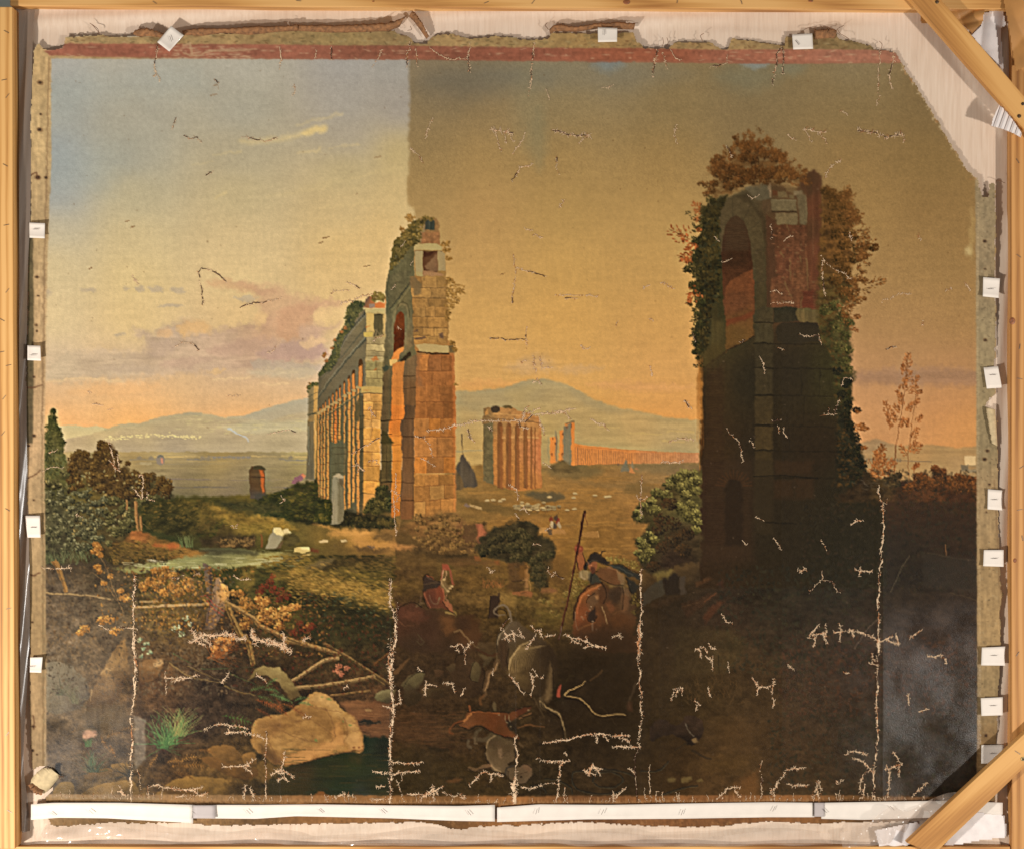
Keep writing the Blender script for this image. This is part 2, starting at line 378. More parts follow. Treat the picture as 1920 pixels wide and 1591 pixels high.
fill(curve(q(850,700,'10,170 100,190 200,240 150,280 20,240',4)), (162,146,108), .5, 3, 10)
for x, y, w in [(1250,808,50),(1180,812,60),(1240,826,40),(870,842,30),(1120,800,40)]:
    line([(x,y),(x+w,y+1)], 3, (200,172,112), .5, None, 2, 2)
line([(852,845),(960,842)], 3, (160,146,110), .6, None, 1, 2)
# hills beyond, far right
fill([(1600,835),(1620,826),(1640,822),(1660,828),(1690,836),(1735,832),(1790,838),(1838,836),(1838,910),(1600,910)], [(1640,830,(158,130,96)),(1720,842,(172,138,92)),(1800,845,(170,138,92)),(1650,860,(170,140,96)),(1760,868,(160,132,90)),(1800,862,(168,140,100)),(1700,890,(170,138,92)),(1820,890,(150,125,88))], .9, .8, 3, 'h', .05)
for x in np.arange(1612, 1690, 5.2): fill(rect(x, 859, x + 3, 865), (128,108,82), .7, .3, 1)
line([(1610,858.5),(1745,865)], 1.8, (134,112,84), .8, None, .5)
fill(rect(1809,854,1828,872), (214,186,140), .9, .8, 2); fill(rect(1802,871,1815,882), (112,100,80), .8, 1, 2); fill(rect(1815,880,1830,886),(140,128,104),.6,1,2)
line([(1812,873),(1830,873)], 2, (150,130,98), .7)
# ---------------------------------------------------------------- ground tones
gL = [(90,950,(70,75,45)),(300,950,(58,62,34)),(400,945,(80,76,38)),(450,965,(116,98,44)),(330,985,(56,58,30)),(420,995,(66,60,34)),(560,955,(54,58,34)),(640,975,(46,50,28)),(700,985,(56,54,30)),
 (540,985,(122,104,50)),(600,1000,(140,110,54)),(660,1002,(184,134,70)),(720,1008,(172,122,70)),(690,1022,(160,116,58)),(560,1022,(92,82,44)),(640,1050,(72,62,34)),(520,1062,(56,56,28)),(600,1092,(104,88,40)),(700,1080,(72,64,32)),
 (700,1120,(98,82,38)),(560,1120,(84,72,32)),(650,1140,(62,55,28)),(700,1170,(44,44,26)),(600,1180,(46,42,24)),(300,1070,(66,58,32)),(200,1085,(72,60,42)),(110,1100,(86,73,58)),(110,1180,(82,70,56)),(200,1200,(74,62,48)),(330,1120,(96,76,38)),
 (420,1190,(70,52,34)),(110,1280,(88,78,62)),(200,1290,(82,62,38)),(300,1290,(70,50,32)),(400,1300,(54,42,32)),(110,1400,(84,70,54)),(200,1400,(82,68,52)),(300,1390,(66,54,42)),(380,1350,(58,46,36)),(110,1460,(94,80,62)),(220,1480,(108,84,44)),
 (330,1450,(82,60,36)),(420,1440,(98,72,38)),(400,1490,(108,84,46)),(480,1490,(58,46,26)),(560,1475,(48,44,24)),(680,1475,(36,42,26)),(700,1380,(40,46,30)),(650,1280,(66,48,30)),(560,1240,(58,43,26)),(700,1320,(104,72,46)),(690,1230,(62,48,28))]
gR = [(780,1050,(92,70,40)),(880,1090,(94,72,38)),(900,1130,(106,80,40)),(780,1170,(74,54,34)),(850,1210,(66,48,33)),(800,1280,(62,50,35)),(780,1350,(78,54,33)),(850,1370,(68,50,31)),(800,1440,(60,48,27)),(900,1480,(78,58,28)),
 (1000,1480,(58,49,32)),(1100,1430,(57,44,28)),(1150,1350,(58,46,28)),(1100,1280,(44,36,24)),(1000,1020,(140,101,50)),(1100,1020,(138,99,48)),(1060,990,(150,107,53)),(950,1000,(122,90,47)),(900,950,(128,99,55)),(1000,940,(150,111,58)),
 (1100,930,(155,116,62)),(1180,950,(144,105,58)),(1150,990,(136,99,50)),(1040,1110,(98,76,37)),(980,1140,(80,66,33)),(1200,1150,(56,45,28)),(880,890,(150,118,68)),(1050,890,(150,118,72)),(1200,880,(150,120,78)),(1280,880,(140,114,74)),
 (1250,1150,(46,38,28)),(1350,1150,(48,37,28)),(1450,1100,(42,37,28)),(1550,1050,(40,37,29)),(1700,1050,(42,36,28)),(1800,1000,(50,38,28)),(1300,1280,(56,46,28)),(1400,1280,(53,42,28)),(1500,1200,(46,39,31)),(1600,1250,(50,41,34)),
 (1750,1200,(50,40,33)),(1780,1300,(48,42,36)),(1650,1380,(46,41,34)),(1780,1450,(40,35,30)),(1400,1400,(56,43,27)),(1300,1450,(60,45,27)),(1500,1400,(54,43,31)),(1500,1480,(50,40,26)),(1700,930,(60,42,28)),(1820,930,(62,42,26))]
fill(rect(730, 905, 1890, 1570), (70,56,36), 1, 0, 1); fill(rect(590, 880, 780, 1000), (80,66,38), 1, 0, 1); fill(rect(40, 940, 740, 1570), (70,56,36), 1, 0, 1)
gndL = [(40,930),(330,930),(470,926),(560,924),(600,905),(680,930),(760,960),(745,1000),(737,1100),(735,1250),(730,1400),(731,1570),(40,1570)]
fill(gndL, gL, 1, 2, 4, 'mb', .08)
gndR = [(850,872),(930,868),(1020,872),(1060,858),(1120,860),(1200,866),(1320,862),(1320,900),(1890,900),(1890,1570),(731,1570),(730,1400),(735,1250),(737,1100),(745,1000),(760,960),(800,920)]
fill(gndR, gR, 1, 2, 4, 'mb', .07)
_m = np.clip((np.arange(H, dtype=np.float32) - 1040) / 60, 0, 1)[:, None] * np.clip((1230 - np.arange(W, dtype=np.float32)) / 200, .35, 1)[None, :]
IMG *= (1 + _m * (.30 * fbm(11, 8, 21, 3) + .26 * fbm(26, 20, 22, 3) + .12 * fbm(3, 3, 23, 1)))[..., None]
# rolling meadow streaks, centre right
for _ in range(160):
    x = prng.uniform(870, 1290); y = prng.uniform(890, 1040); w = prng.uniform(20, 80)
    c = [(164,120,60),(128,96,50),(112,88,52),(150,112,62),(176,130,68)][int(prng.integers(5))]
    line([(x, y), (x + w * .5, y - 1 + prng.normal()), (x + w, y + prng.normal() * 2)], prng.uniform(1.5, 4), c, .35, (1, .4), 1.5, 2)
for p, c, a, s in [([(1020,875),(1080,870),(1130,880),(1100,896),(1040,894)], (108,94,62), .6, 8), ([(985,925),(1030,920),(1060,930),(1020,940)], (92,80,56), .8, 4), ([(860,930),(960,950),(1010,962),(960,966),(880,950)], (104,84,48), .6, 5),
    ([(1060,900),(1150,905),(1230,900),(1160,915)], (122,98,62), .5, 6), ([(1160,870),(1240,868),(1320,872),(1300,890),(1200,884)], (122,104,72), .6, 6), ([(1190,905),(1250,915),(1220,930),(1170,920)], (110,90,54), .5, 5), ([(860,985),(960,975),(1060,980),(960,1000)], (150,108,54), .5, 8)]:
    fill(curve(p), c, a, 2, s, 'h', .06)
# ---------------------------------------------------------------- far arcade and its towers (right of centre)
DF = lambda t: q(850, 700, t, 4.0)
arc = DF('900,522 1000,535 1100,547 1200,558 1400,574 1600,584 1840,588 1840,664 1600,666 1400,670 1200,674 1000,682 895,684')
fill(arc, [(1080,850,(212,138,72)),(1160,855,(204,136,76)),(1230,858,(196,138,88)),(1305,858,(190,138,96))], 1, .5, 1.2, 'f', .03)
x = 915.
while x < 1835:
    f = (x - 915) / 920; yt = 552 + 40 * min(f * 2.2, 1); yb = 680 - 16 * f
    line(DF('%f,%f %f,%f' % (x, yt, x, yb)), max(1.6 - .6 * f, 1.0), (150,102,66), .75 - .35 * f, None, .2, .8); x += 15 - 5 * f
line(DF('905,540 1200,566 1500,583 1835,594'), 1, (176,116,66), .6, None, .3)
for x0, x1, yt, yb, m in [(725,780,465,668,752),(792,840,412,660,806),(836,905,366,684,884)]:
    fill(DF('%d,%d %d,%d %d,%d %d,%d' % (x0,yt+12,x1,yt,x1,yb,x0,yb)), (206,136,72), 1, .7, 1.2, 'v', .06)
    fill(DF('%d,%d %d,%d %d,%d %d,%d' % (x0-14,yt+30,m-(0 if x0>830 else 40),yt+8,m-(0 if x0>830 else 40),yb,x0-14,yb)), (134,120,92), 1, .7, 1.5, 'v', .05)
for x, y in [(745,485),(820,450),(815,600),(855,400),(885,395),(740,600),(765,520)]:
    fill(curve(DF('%d,%d %d,%d %d,%d %d,%d' % (x-5,y,x,y-10,x+5,y,x,y+12))), (120,80,52), .9, .3, 1)
line(DF('845,375 900,362'), 3, (130,108,74), .8)
fill(curve(DF('730,720 780,670 820,645 850,660 920,700 960,735 820,740')), (104,86,54), .95, 2, 3, 'b', .15)
# hay cones
fill(curve(DF('10,830 15,740 40,660 70,602 100,640 140,700 168,780 170,840 80,850')), (90,78,62), 1, 1, 2, 'v', .08)
fill(curve(DF('-20,850 -10,760 20,728 50,760 72,830 60,870')), (104,84,56), 1, 1, 2, 'v', .1)
line(DF('62,450 66,540 70,605'), 1.2, (96,78,56), .9)
fill(DF('1252,735 1290,640 1322,732'), (124,112,88), .95, .8, 1.5); fill(DF('1325,725 1338,650 1358,700'), (140,122,92), .95, .8, 1.5)
fill(DF('1312,740 1330,690 1360,745'), (196,132,80), .8, .8, 1.5); fill(DF('1355,715 1375,700 1395,718'), (182,126,84), .7, .8, 1.5)
fill(DF('1225,690 1228,668 1238,668 1240,695'), (112,86,66), .8)
# mid aqueduct fragment
fill(DF('228,262 262,252 300,262 318,248 345,258 430,248 500,282 560,300 640,322 655,370 662,856 600,862 530,880 440,872 380,850 300,832 222,806 226,380 216,376 222,318 232,310'), [(910,780,(132,106,68)),(935,770,(170,126,76)),(990,785,(176,128,76)),(930,850,(178,124,68)),(970,900,(176,118,62)),(1010,850,(186,122,76))], 1, .8, 1.4, 'f', .05)
fill(DF('226,378 298,368 302,832 222,806'), (112,98,66), 1, .6, 1.6, 'hf', .06)
for x0, x1, yt in [(330,370,362),(396,432,362),(460,494,372),(526,556,384),(576,592,396),(606,616,402)]:
    xm = (x0 + x1) / 2; w = x1 - x0
    fill(curve(DF('%f,%f %f,%f %f,%f %f,%f' % (x0,yt+40,xm-w*.3,yt+8,xm,yt,xm+w*.3,yt+8)), n=3)[:0] if False else DF(' '.join('%f,%f' % p for p in [(x0,856),(x0,yt+36),(x0+w*.12,yt+16),(xm-w*.15,yt+2),(xm+w*.15,yt+2),(x1-w*.12,yt+16),(x1,yt+36),(x1,864)])), (126,84,48), .9, .4, 1.2, 'v', .08)
    fill(DF('%f,%f %f,%f %f,%f %f,%f' % (x0+w*.55,yt+30,x1,yt+30,x1,860,x0+w*.55,856)), (152,96,54), .6, .4, 2)
    fill(DF('%f,470 %f,470 %f,482 %f,482' % (x1-3,x1+22,x1+22,x1-3)), (198,148,92), .8, .4, 1)
line(DF('232,318 300,340 420,346 560,356 650,372'), 1.6, (120,88,54), .7); line(DF('300,300 440,310 560,318 640,330'), 1.4, (206,158,98), .7)
fill(curve(DF('285,262 310,244 342,256 338,290 300,296')), (78,64,46), .95, 1, 1.5); fill(DF('236,290 262,268 262,310 240,312'), (190,140,80), .8, .5, 1); fill(curve(DF('370,250 410,238 450,256 430,268')), (104,86,52), .9, 1, 1.5)
for y in range(390, 850, 14): line(DF('300,%d 420,%d 600,%d' % (y, y+4, y+6)), .8, (132,88,50), .3, None, .6)
fill(DF('540,895 600,880 700,895 840,930 760,945 640,925'), (98,84,58), .75, 1.5, 4)
# flock, cattle, riders far off
for _ in range(70):
    x = 972 + prng.normal() * 28 + prng.random() * 40; y = 955 - abs(prng.normal()) * 7
    if x < 965 or x > 1052: continue
    dab(x, y, 4.2, 2.6, .1, c3((178,152,104)) * prng.uniform(.75, 1.12), .95); dab(x, y + 2.6, 3.4, 1.2, 0, c3((104,82,52)), .6)
for x, y in [(913,937),(925,936),(938,938),(944,935),(1077,953),(1063,955),(1078,924),(1115,928),(1136,930),(1142,929),(1030,931),(1075,932)]:
    dab(x, y, 4.5, 2.2, .1, c3((186,160,112)), .9); dab(x, y + 2, 3.5, 1, 0, c3((112,88,56)), .6)
fill(DF('124,970 210,1000 212,1022 180,1012 124,990'), (176,146,98), .9, .5, 1); fill(curve(DF('76,985 100,972 130,985 110,1002')), (130,108,92), .8, .8, 1.5)
for x, y, c in [(735,1095,(122,62,40)),(785,1105,(126,60,42)),(770,1080,(88,66,48)),(740,1130,(184,160,120)),(795,1135,(172,146,110)),(760,1140,(92,74,58))]:
    fill(curve(DF('%d,%d %d,%d %d,%d %d,%d' % (x-16,y,x,y-26,x+16,y,x,y+24))), c, .9, 1, 1.5)
fill(DF('632,1155 700,1145 710,1190 650,1196'), (178,134,78), .9, .6, 1.3); fill(DF('735,1160 830,1165 840,1200 735,1198'), (166,122,70), .9, .6, 1.3); fill(DF('700,1160 740,1165 740,1202 712,1202'), (100,80,58), .9, .6, 1.3)
fill(q(960,800,'500,785 635,770 648,822 520,815'), (158,116,64), .8, .6, 1.3); line(q(960,800,'635,772 648,822'), 1.2, (190,146,90), .7)
# ---------------------------------------------------------------- tall arcade, left of centre
A = lambda t: q(570, 540, t, 6.363)
B = lambda t: q(570, 760, t, 6.363)
side = np.vstack([A('735,248 640,330 560,430 430,600 340,760 270,880 200,1010 178,1080 165,1140 160,1500'), B('158,1085 230,1120 300,1135 330,1220 480,1240 600,1290 705,1312'), A('760,700 760,560')])
fill(side, [(680,600,(124,110,76)),(650,640,(116,104,76)),(620,690,(112,100,74)),(605,740,(106,94,68)),(660,700,(118,104,76)),(680,680,(122,108,76)),(620,850,(104,96,66)),(670,900,(98,90,66)),(600,900,(110,100,66))], 1, .8, 1.6, 'h', .05)
for t, w, c, a in [('735,300 640,400 540,530 440,690 395,800', 4, (82,78,60), .8), ('735,330 640,430 545,560 450,710', 2, (136,130,104), .6), ('745,470 640,590 480,790 330,960 190,1130', 3, (90,86,66), .6), ('750,600 640,720 480,910 330,1090 168,1330', 4, (82,80,62), .8),
                   ('748,575 636,695 476,885 326,1065 170,1300', 2.2, (140,134,106), .6), ('700,320 600,430 500,580 430,690', 2, (128,122,100), .5)]:
    line(A(t), w, c, a, (1, .5), 1, 1.2)
arch = [(680,868,56),(597,985,40),(542,1058,28),(488,1116,26),(436,1168,24),(390,1214,22),(348,1258,19),(304,1306,18),(262,1352,16),(230,1390,14),(196,1428,13)]
for i, (x, y, w) in enumerate(arch):
    h = w * 1.6
    yb = 1230 + (680 - x) * .62
    fill(A(' '.join('%f,%f' % p for p in [(x-w*.5,yb),(x-w*.5,y+h*.2),(x-w*.3,y-h*.12),(x,y-h*.24),(x+w*.3,y-h*.12),(x+w*.5,y+h*.2),(x+w*.5,yb-w*.4)])), (86,62,34), 1, .4, 1.2)
    fill(A('%f,%f %f,%f %f,%f %f,%f' % (x-w*.45,y+h*.9,x+w*.3,y+h*.55,x+w*.34,yb,x-w*.45,yb)), (206,136,70), .95, .4, 1.2)
# lower tier: lit reveals between grey piers
strips = [(165,190,1105),(202,222,1118),(234,256,1128),(276,300,1118),(326,350,430),(364,398,450),(414,440,410),(476,498,1235),(526,555,1225),(582,606,1150),(632,666,1305)]
for i, (x0, x1, yb) in enumerate(strips):
    yt = 1500 - (x0 - 165) * .66
    top = A('%f,%f' % (x0, yt))[0]; bot = B('%f,%f' % (x0, yb))[0]
    w = (x1 - x0) / 6.363
    c = (208,146,78) if i not in (5,) else (210,128,64)
    fill([(top[0]+1,top[1]),(top[0]+w*.9,top[1]-3),(bot[0]+w,bot[1]-2),(bot[0],bot[1])], c, 1, .5, 1.2, 'v', .06)
    fill([(top[0]+w,top[1]),(top[0]+w+3.0,top[1]),(bot[0]+w+3.2,bot[1]),(bot[0]+w,bot[1])], (92,84,56), .9, .5, 1.2, 'v', .05)
    n = 11
    for k in range(n):
        f = (k + .5) / n; yy = top[1] + (bot[1] - top[1]) * f
        line([(bot[0]-1,yy),(bot[0]+w*.6,yy+1)], 1.3, (112,74,38), .8, None, .3, .9)
    fill(curve([(top[0]-3,top[1]),(top[0]+2,top[1]-3.5),(top[0]+w+2,top[1]-2),(top[0]+w+1,top[1]+2)]), (176,148,96), .9, .5, 1)
for x0, x1, yt, yb in [(318,326,430,1210),(352,362,430,800),(400,412,430,1200),(440,474,420,1230)]:
    fill(B('%d,%d %d,%d %d,%d %d,%d' % (x0,yt,x1,yt,x1,yb,x0,yb)), (94,92,70), .9, .5, 1.4, 'v', .06)
fill(B('330,470 400,450 500,440 500,830 330,830'), (96,92,66), .85, .6, 2, 'v', .08)
for y in (500,575,690,800): line(B('330,%d 500,%d' % (y, y-6)), 1.2, (66,56,36), .5, None, .4)
line(A('690,1245 560,1330 440,1425 300,1510 180,1570'), 3, (88,84,60), .75, (1, .5), .8, 1.2); line(A('690,1225 560,1312 440,1405 300,1490'), 2, (178,152,98), .6, (1, .5), .8, 1.2)
fill(A('610,1400 640,1350 668,1290 690,1290 660,1591 620,1591'), (96,84,54), .9, .6, 1.4); fill(B('610,0 660,0 640,100 620,140'), (96,84,54), .9, .6, 1.4)
# end pier of the long arcade, in sun
fill(A('738,250 970,258 970,880 940,1170 935,1600 715,1600 715,1260 680,1250 690,1180 740,1170 735,900 752,560 722,570 722,530 748,520'), (172,146,92), 1, .7, 1.2, 'f', .05)
masonry([A('755,590')[0], A('970,592')[0], A('965,880')[0], A('745,872')[0]], 4, (1, 2), [(168,146,98),(164,138,92),(176,154,104)], (104,86,54))
masonry([A('738,882')[0], A('962,884')[0], A('942,1180')[0], A('745,1170')[0]], 3, (1, 2), [(168,150,94),(176,152,98),(164,142,88)], (110,90,52))
fill(A('680,1184 850,1178 935,1190 935,1256 700,1250'), (190,158,92), 1, .6, 1.2); line(A('690,1256 935,1262'), 1.6, (104,76,42), .8)
masonry([A('715,1266')[0], A('935,1268')[0], B('915,260')[0], B('712,258')[0]], 4, (1, 2), [(206,154,82),(198,148,80),(208,158,90)], (140,94,46))
masonry([B('712,262')[0], B('915,262')[0], B('900,1040')[0], B('708,1036')[0]], 5, (1, 2), [(208,152,76),(204,146,72),(212,158,84)], (140,90,42))
fill(B('712,1040 900,1044 890,1150 760,1260 705,1310'), (206,150,80), 1, .6, 1.2); fill(np.vstack([A('690,1290 718,1280'), B('712,0 712,1310 668,1300 672,200 690,120')]), (98,82,52), .9, .5, 2, 'v', .05)
for y in (130,270,540,780,905,1040,1190): line(B('664,%d 715,%d' % (y+6, y)), 1.4, (66,54,34), .6)
fill(A('735,250 970,258 970,302 738,300'), (192,168,110), 1, .6, 1.1); fill(A('750,306 838,306 834,520 752,520'), (206,172,102), 1, .5, 1.1); fill(A('722,530 820,525 818,582 730,586'), (196,168,90), 1, .7, 1.1)
fill(A('836,314 946,318 944,560 838,590'), (98,86,54), 1, .6, 1.2, 'v', .1); fill(A('945,318 972,318 970,520 950,520'), (198,164,102), 1, .5, 1); line(A('838,318 945,322'), 1.8, (60,50,30), .8)
for t in ('850,590 880,480','870,580 850,490','900,590 930,510','860,500 900,560','920,580 890,520'): line(A(t), 1.3, (176,150,104), .6, (1,.4))
for t in ('740,480 800,455 745,458', '800,850 860,810 905,860 830,880', '830,985 880,960 860,990', '710,1225 800,1222 760,1235'): fill(A(t), (184,112,54), .7, .6, 1.2)
# vault stump and plants on top
fill(A('715,240 740,130 780,100 820,120 840,180 960,180 968,110 975,115 968,250'), [(688,560,(112,92,72)),(700,562,(190,116,62)),(716,572,(206,132,72))], 1, 1, 1.4)
fill(A('780,190 850,190 850,240 775,240'), (152,134,112), .8, 1, 1.5); fill(A('850,180 950,175 950,238 850,238'), (202,122,64), .9, .8, 1.3)
VG = [(66,68,46),(84,82,50),(104,98,58),(124,114,66)]
leaves(A('820,170 810,110 850,50 910,45 970,110 950,160 880,160'), 120, [(116,92,48),(136,114,58),(152,130,70)], (1.8,3.2))
fill(curve(A('500,420 520,290 560,200 640,165 715,185 700,260 620,350 560,430')), (76,76,50), 1, 2, 2, 'b', .2)
leaves(curve(A('490,430 510,290 550,200 640,160 720,185 700,260 620,350 560,440')), 260, VG, (1.8,3.4), light=(-.3,-.6))
for t in ('520,430 600,420 560,510 470,600 400,690 380,760 300,880 340,760 390,600', '400,690 470,600 440,720 410,860 330,960 240,1020 200,1010 280,880 350,760', '190,1020 260,920 320,900 260,1000 195,1060'):
    fill(curve(A(t)), (80,80,54), .95, 2, 2, 'b', .2); leaves(A(t), 160, VG, (1.6,3))
for x, y in [(495,480),(450,525),(370,630),(340,720),(255,790),(245,820),(270,870),(60,1190),(80,1150)]:
    x_, y_ = A('%d,%d' % (x, y))[0]; clump(x_, y_, 3.5, 10, [(150,104,60),(176,124,72),(120,96,52)], (1.3,2.2))
# far block at the end of the arcade
fill(np.vstack([A('60,1240 80,1150 150,1130 170,1150 165,1600'), B('165,560 160,880 20,870 40,700 55,500 50,100')]), [(580,750,(120,108,80)),(590,740,(156,134,90)),(580,830,(104,96,70)),(595,820,(196,152,88)),(578,890,(116,108,84))], 1, .8, 1.4, 'v', .05)
fill(np.vstack([A('120,1175 168,1170 166,1600'), B('166,560 160,880 130,860 122,300 120,0')]), (200,158,92), .9, .5, 1.6, 'v', .06)
fill(B('50,190 120,190 115,860 25,868 45,600'), (112,102,78), .8, .6, 2.5, 'v', .08)
for y in (1240,1320,1470): line(A('50,%d 165,%d' % (y+60, y)), 1.2, (86,82,62), .6)
line(B('45,110 160,95'), 2.2, (90,86,62), .8); line(B('118,190 150,360 155,480'), 2, (214,180,120), .6); line(B('60,240 65,700'), 1.8, (146,148,128), .5); line(B('160,120 152,880'), 2, (64,60,34), .7)
leaves(A('50,1250 60,1170 110,1130 175,1140 160,1170 90,1180'), 60, VG, (1.5,2.6))
fill(q(480,800,'262,410 290,375 350,345 372,362 340,400 290,425'), (138,98,104), .95, .8, 1.3); fill(q(480,800,'335,358 352,346 370,360 362,380'), (206,138,96), .9, .5, 1)
# ---------------------------------------------------------------- tall pier, left of centre
C = lambda t: q(480, 400, t)
fill(C('1222,45 1170,60 1110,150 1040,200 1010,330 985,450 966,560 970,720 965,900 948,1180 938,1600 1215,1600 1215,1050 1180,985 1180,240'), [(765,440,(104,92,54)),(740,500,(102,94,62)),(735,560,(98,94,64)),(760,560,(112,98,62)),(740,620,(116,104,72)),(770,640,(128,104,66)),(735,700,(104,92,58)),(730,780,(98,78,48)),(765,760,(122,88,54))], 1, 1, 1.6, 'vf', .05)
fill(C('985,460 1150,420 1160,470 1000,720 966,600'), (102,92,62), .75, 1.5, 3, 'f', .08)
line(C('1150,520 1075,620 1000,715'), 3, (64,62,46), .8, (1, .6)); line(C('1160,540 1085,640 1010,735'), 2, (132,118,78), .6)
line(curve(C('1030,1050 1020,860 1040,740 1085,680 1130,720 1140,860'), False), 4, (134,116,76), .6, None, 1, 2); line(curve(C('1048,760 1062,690 1100,660 1135,700 1148,780'), False), 1.2, (72,62,38), .6)
fill(C('1024,1055 1032,850 1045,770 1062,738 1082,732 1100,752 1110,820 1108,930 1105,990 1080,1010'), [(750,600,(112,60,28)),(750,640,(86,42,18)),(745,660,(96,52,24))], 1, .6, 1.2, 'f', .08)
fill(C('1000,1110 1022,1050 1060,1015 1105,988 1108,1010 1070,1060 1060,1100 1010,1140'), (214,136,66), 1, .8, 1.2); fill(C('990,1095 1050,1090 1060,1120 1005,1140'), (214,170,98), 1, .8, 1.2)
fill(C('945,1150 990,1095 1000,1140 1060,1110 1120,1040 1180,985 1200,1050 1110,1100 1070,1110 970,1180 948,1190'), (112,98,62), .95, .8, 1.3); fill(C('1070,1100 1150,1030 1160,1060 1100,1110'), (62,46,26), .9, .8, 1.3); fill(C('946,1150 975,1130 995,1155 960,1185'), (74,74,52), .9, .8, 1.3)
fill(C('1018,1125 1060,1110 1110,1100 1100,1240 1112,1400 1115,1600 1005,1600 1010,1300'), [(745,690,(196,124,60)),(745,780,(206,128,58))], 1, .8, 1.4, 'vh', .05)
fill(C('948,1190 1000,1160 1020,1130 1012,1300 1005,1600 940,1600'), (104,84,52), 1, .6, 1.3, 'hv', .07)
fill(C('1112,1100 1200,1050 1210,1290 1200,1430 1200,1600 1110,1600 1108,1440 1095,1300 1090,1240'), [(765,680,(122,94,60)),(768,740,(118,84,50)),(768,790,(112,80,50))], 1, .9, 1.4, 'v', .07)
for y in (1210,1300,1440,1540): line(C('1095,%d 1200,%d' % (y+8, y)), 1.5, (78,54,30), .7)
# lit face
fill(C('1222,45 1245,32 1330,36 1365,62 1370,232 1388,240 1386,280 1412,292 1416,470 1420,700 1428,940 1482,1000 1478,1050 1482,1290 1492,1600 1190,1600 1200,1050 1182,1000 1180,240 1215,225'), [(800,430,(138,104,64)),(810,480,(162,126,72)),(808,540,(160,120,66)),(808,600,(164,120,66)),(810,640,(160,118,64)),(815,680,(160,104,54)),(815,740,(160,104,52)),(815,790,(162,104,52)),(840,760,(170,108,54))], 1, .9, 1.3, 'vf', .05)
fill(C('1222,50 1252,50 1255,140 1225,225'), (142,120,80), .9, .8, 1.5); fill(C('1256,58 1300,48 1336,62 1334,130 1256,128'), (66,66,52), 1, .8, 1.2, 'v', .2); fill(C('1230,150 1366,140 1368,230 1235,225'), (150,104,64), .8, 1, 2, 'f', .08)
fill(C('1175,232 1290,225 1386,240 1386,280 1180,276'), (176,152,98), 1, .7, 1.1); line(C('1185,284 1386,288'), 1.6, (92,70,40), .8)
fill(C('1185,282 1246,286 1244,470 1190,465'), (164,142,96), 1, .6, 1.2); fill(C('1246,290 1356,288 1356,440 1246,455'), (100,68,42), 1, .6, 1.2); fill(C('1256,400 1350,300 1356,300 1354,436 1300,436'), (136,102,68), .85, .6, 2); fill(C('1248,292 1330,290 1300,320 1250,330'), (76,48,30), .8, .6, 2)
fill(C('1356,284 1412,292 1412,430 1358,430'), (164,138,92), 1, .6, 1.2); fill(C('1246,430 1360,440 1400,462 1246,470'), (164,122,80), .9, .8, 1.4); fill(C('1190,440 1240,440 1245,472 1200,472'), (170,146,92), .9, .8, 1.4)
masonry([C('1150,474')[0], C('1414,470')[0], C('1420,700')[0], C('1172,700')[0]], 3, (2, 3), [(160,120,66),(168,126,70),(154,114,62)], (104,78,46))
fill(C('1150,474 1180,474 1235,530 1225,600 1180,620 1172,560 1140,540'), (118,96,62), .8, 1, 2.5)
masonry([C('1172,700')[0], C('1420,700')[0], C('1426,985')[0], C('1175,975')[0]], 4, (2, 3), [(164,120,64),(160,118,64),(172,128,70)], (108,80,46))
for t in ('1170,880 1205,865 1210,880', '1175,935 1255,915 1270,932 1190,945', '1365,900 1395,890 1400,940 1370,930'): fill(C(t), (104,78,56), .8, .7, 1.3)
fill(C('1186,984 1250,972 1440,990 1444,1030 1425,1045 1220,1030'), (184,154,98), 1, .7, 1.1); line(C('1205,1034 1320,1046 1440,1048'), 3, (74,52,30), .9); fill(C('1440,990 1470,985 1485,1020 1480,1048 1444,1040'), (116,94,56), .9, .9, 1.3)
masonry([C('1208,1056')[0], C('1478,1052')[0], C('1482,1290')[0], C('1190,1285')[0]], 2, (2, 3), [(158,100,52),(150,96,52),(164,106,54)], (112,68,36))
masonry([C('1192,1286')[0], C('1482,1290')[0], C('1490,1545')[0], C('1190,1540')[0]], 2, (2, 4), [(164,104,52),(156,100,52),(168,108,56)], (112,68,36))
masonry([B('1312,150')[0], B('1805,160')[0], B('1800,800')[0], B('1312,810')[0]], 3, (1, 3), [(170,110,52),(162,106,54),(160,108,58)], (120,72,36))
masonry([B('1312,812')[0], B('1800,815')[0], B('1805,1260')[0], B('1312,1345')[0]], 3, (2, 3), [(172,120,62),(164,114,60),(170,124,68)], (118,76,40))
fill(C('1200,1050 1225,1050 1215,1200 1250,1290 1200,1290 1190,1200'), (134,94,60), .6, 1, 5)
line(C('1468,1050 1478,1300 1486,1591'), 5, (200,128,70), .5, None, 1, 4); line(B('1800,160 1802,800 1800,1250'), 4, (206,132,72), .5, None, 1, 4)
# lower shadow side and reveal
fill(B('1205,0 1320,0 1310,200 1312,1340 1150,1345 1165,930 1170,600 1150,360 1140,220 1170,155 1210,120'), [(765,770,(98,72,46)),(765,800,(110,80,52)),(763,860,(116,82,50)),(765,900,(120,86,54)),(765,960,(128,86,50))], 1, .9, 1.5, 'v', .07)
for y in (155,365,610,910,1120): line(B('1150,%d 1312,%d' % (y, y+6)), 1.6, (78,52,30), .7)
fill(B('1035,0 1205,0 1200,130 1165,180 1140,250 1165,380 1172,600 1160,900 1145,1300 1040,1330 1045,900 1050,470 1015,350 1015,180 1040,150'), [(745,770,(208,124,54)),(745,860,(204,134,58)),(745,920,(206,132,56)),(745,960,(184,112,46))], 1, .8, 1.4, 'vh', .06)
for y in (175,355,465,660,910): line(B('1015,%d 1165,%d' % (y+4, y)), 1.5, (136,80,34), .7)
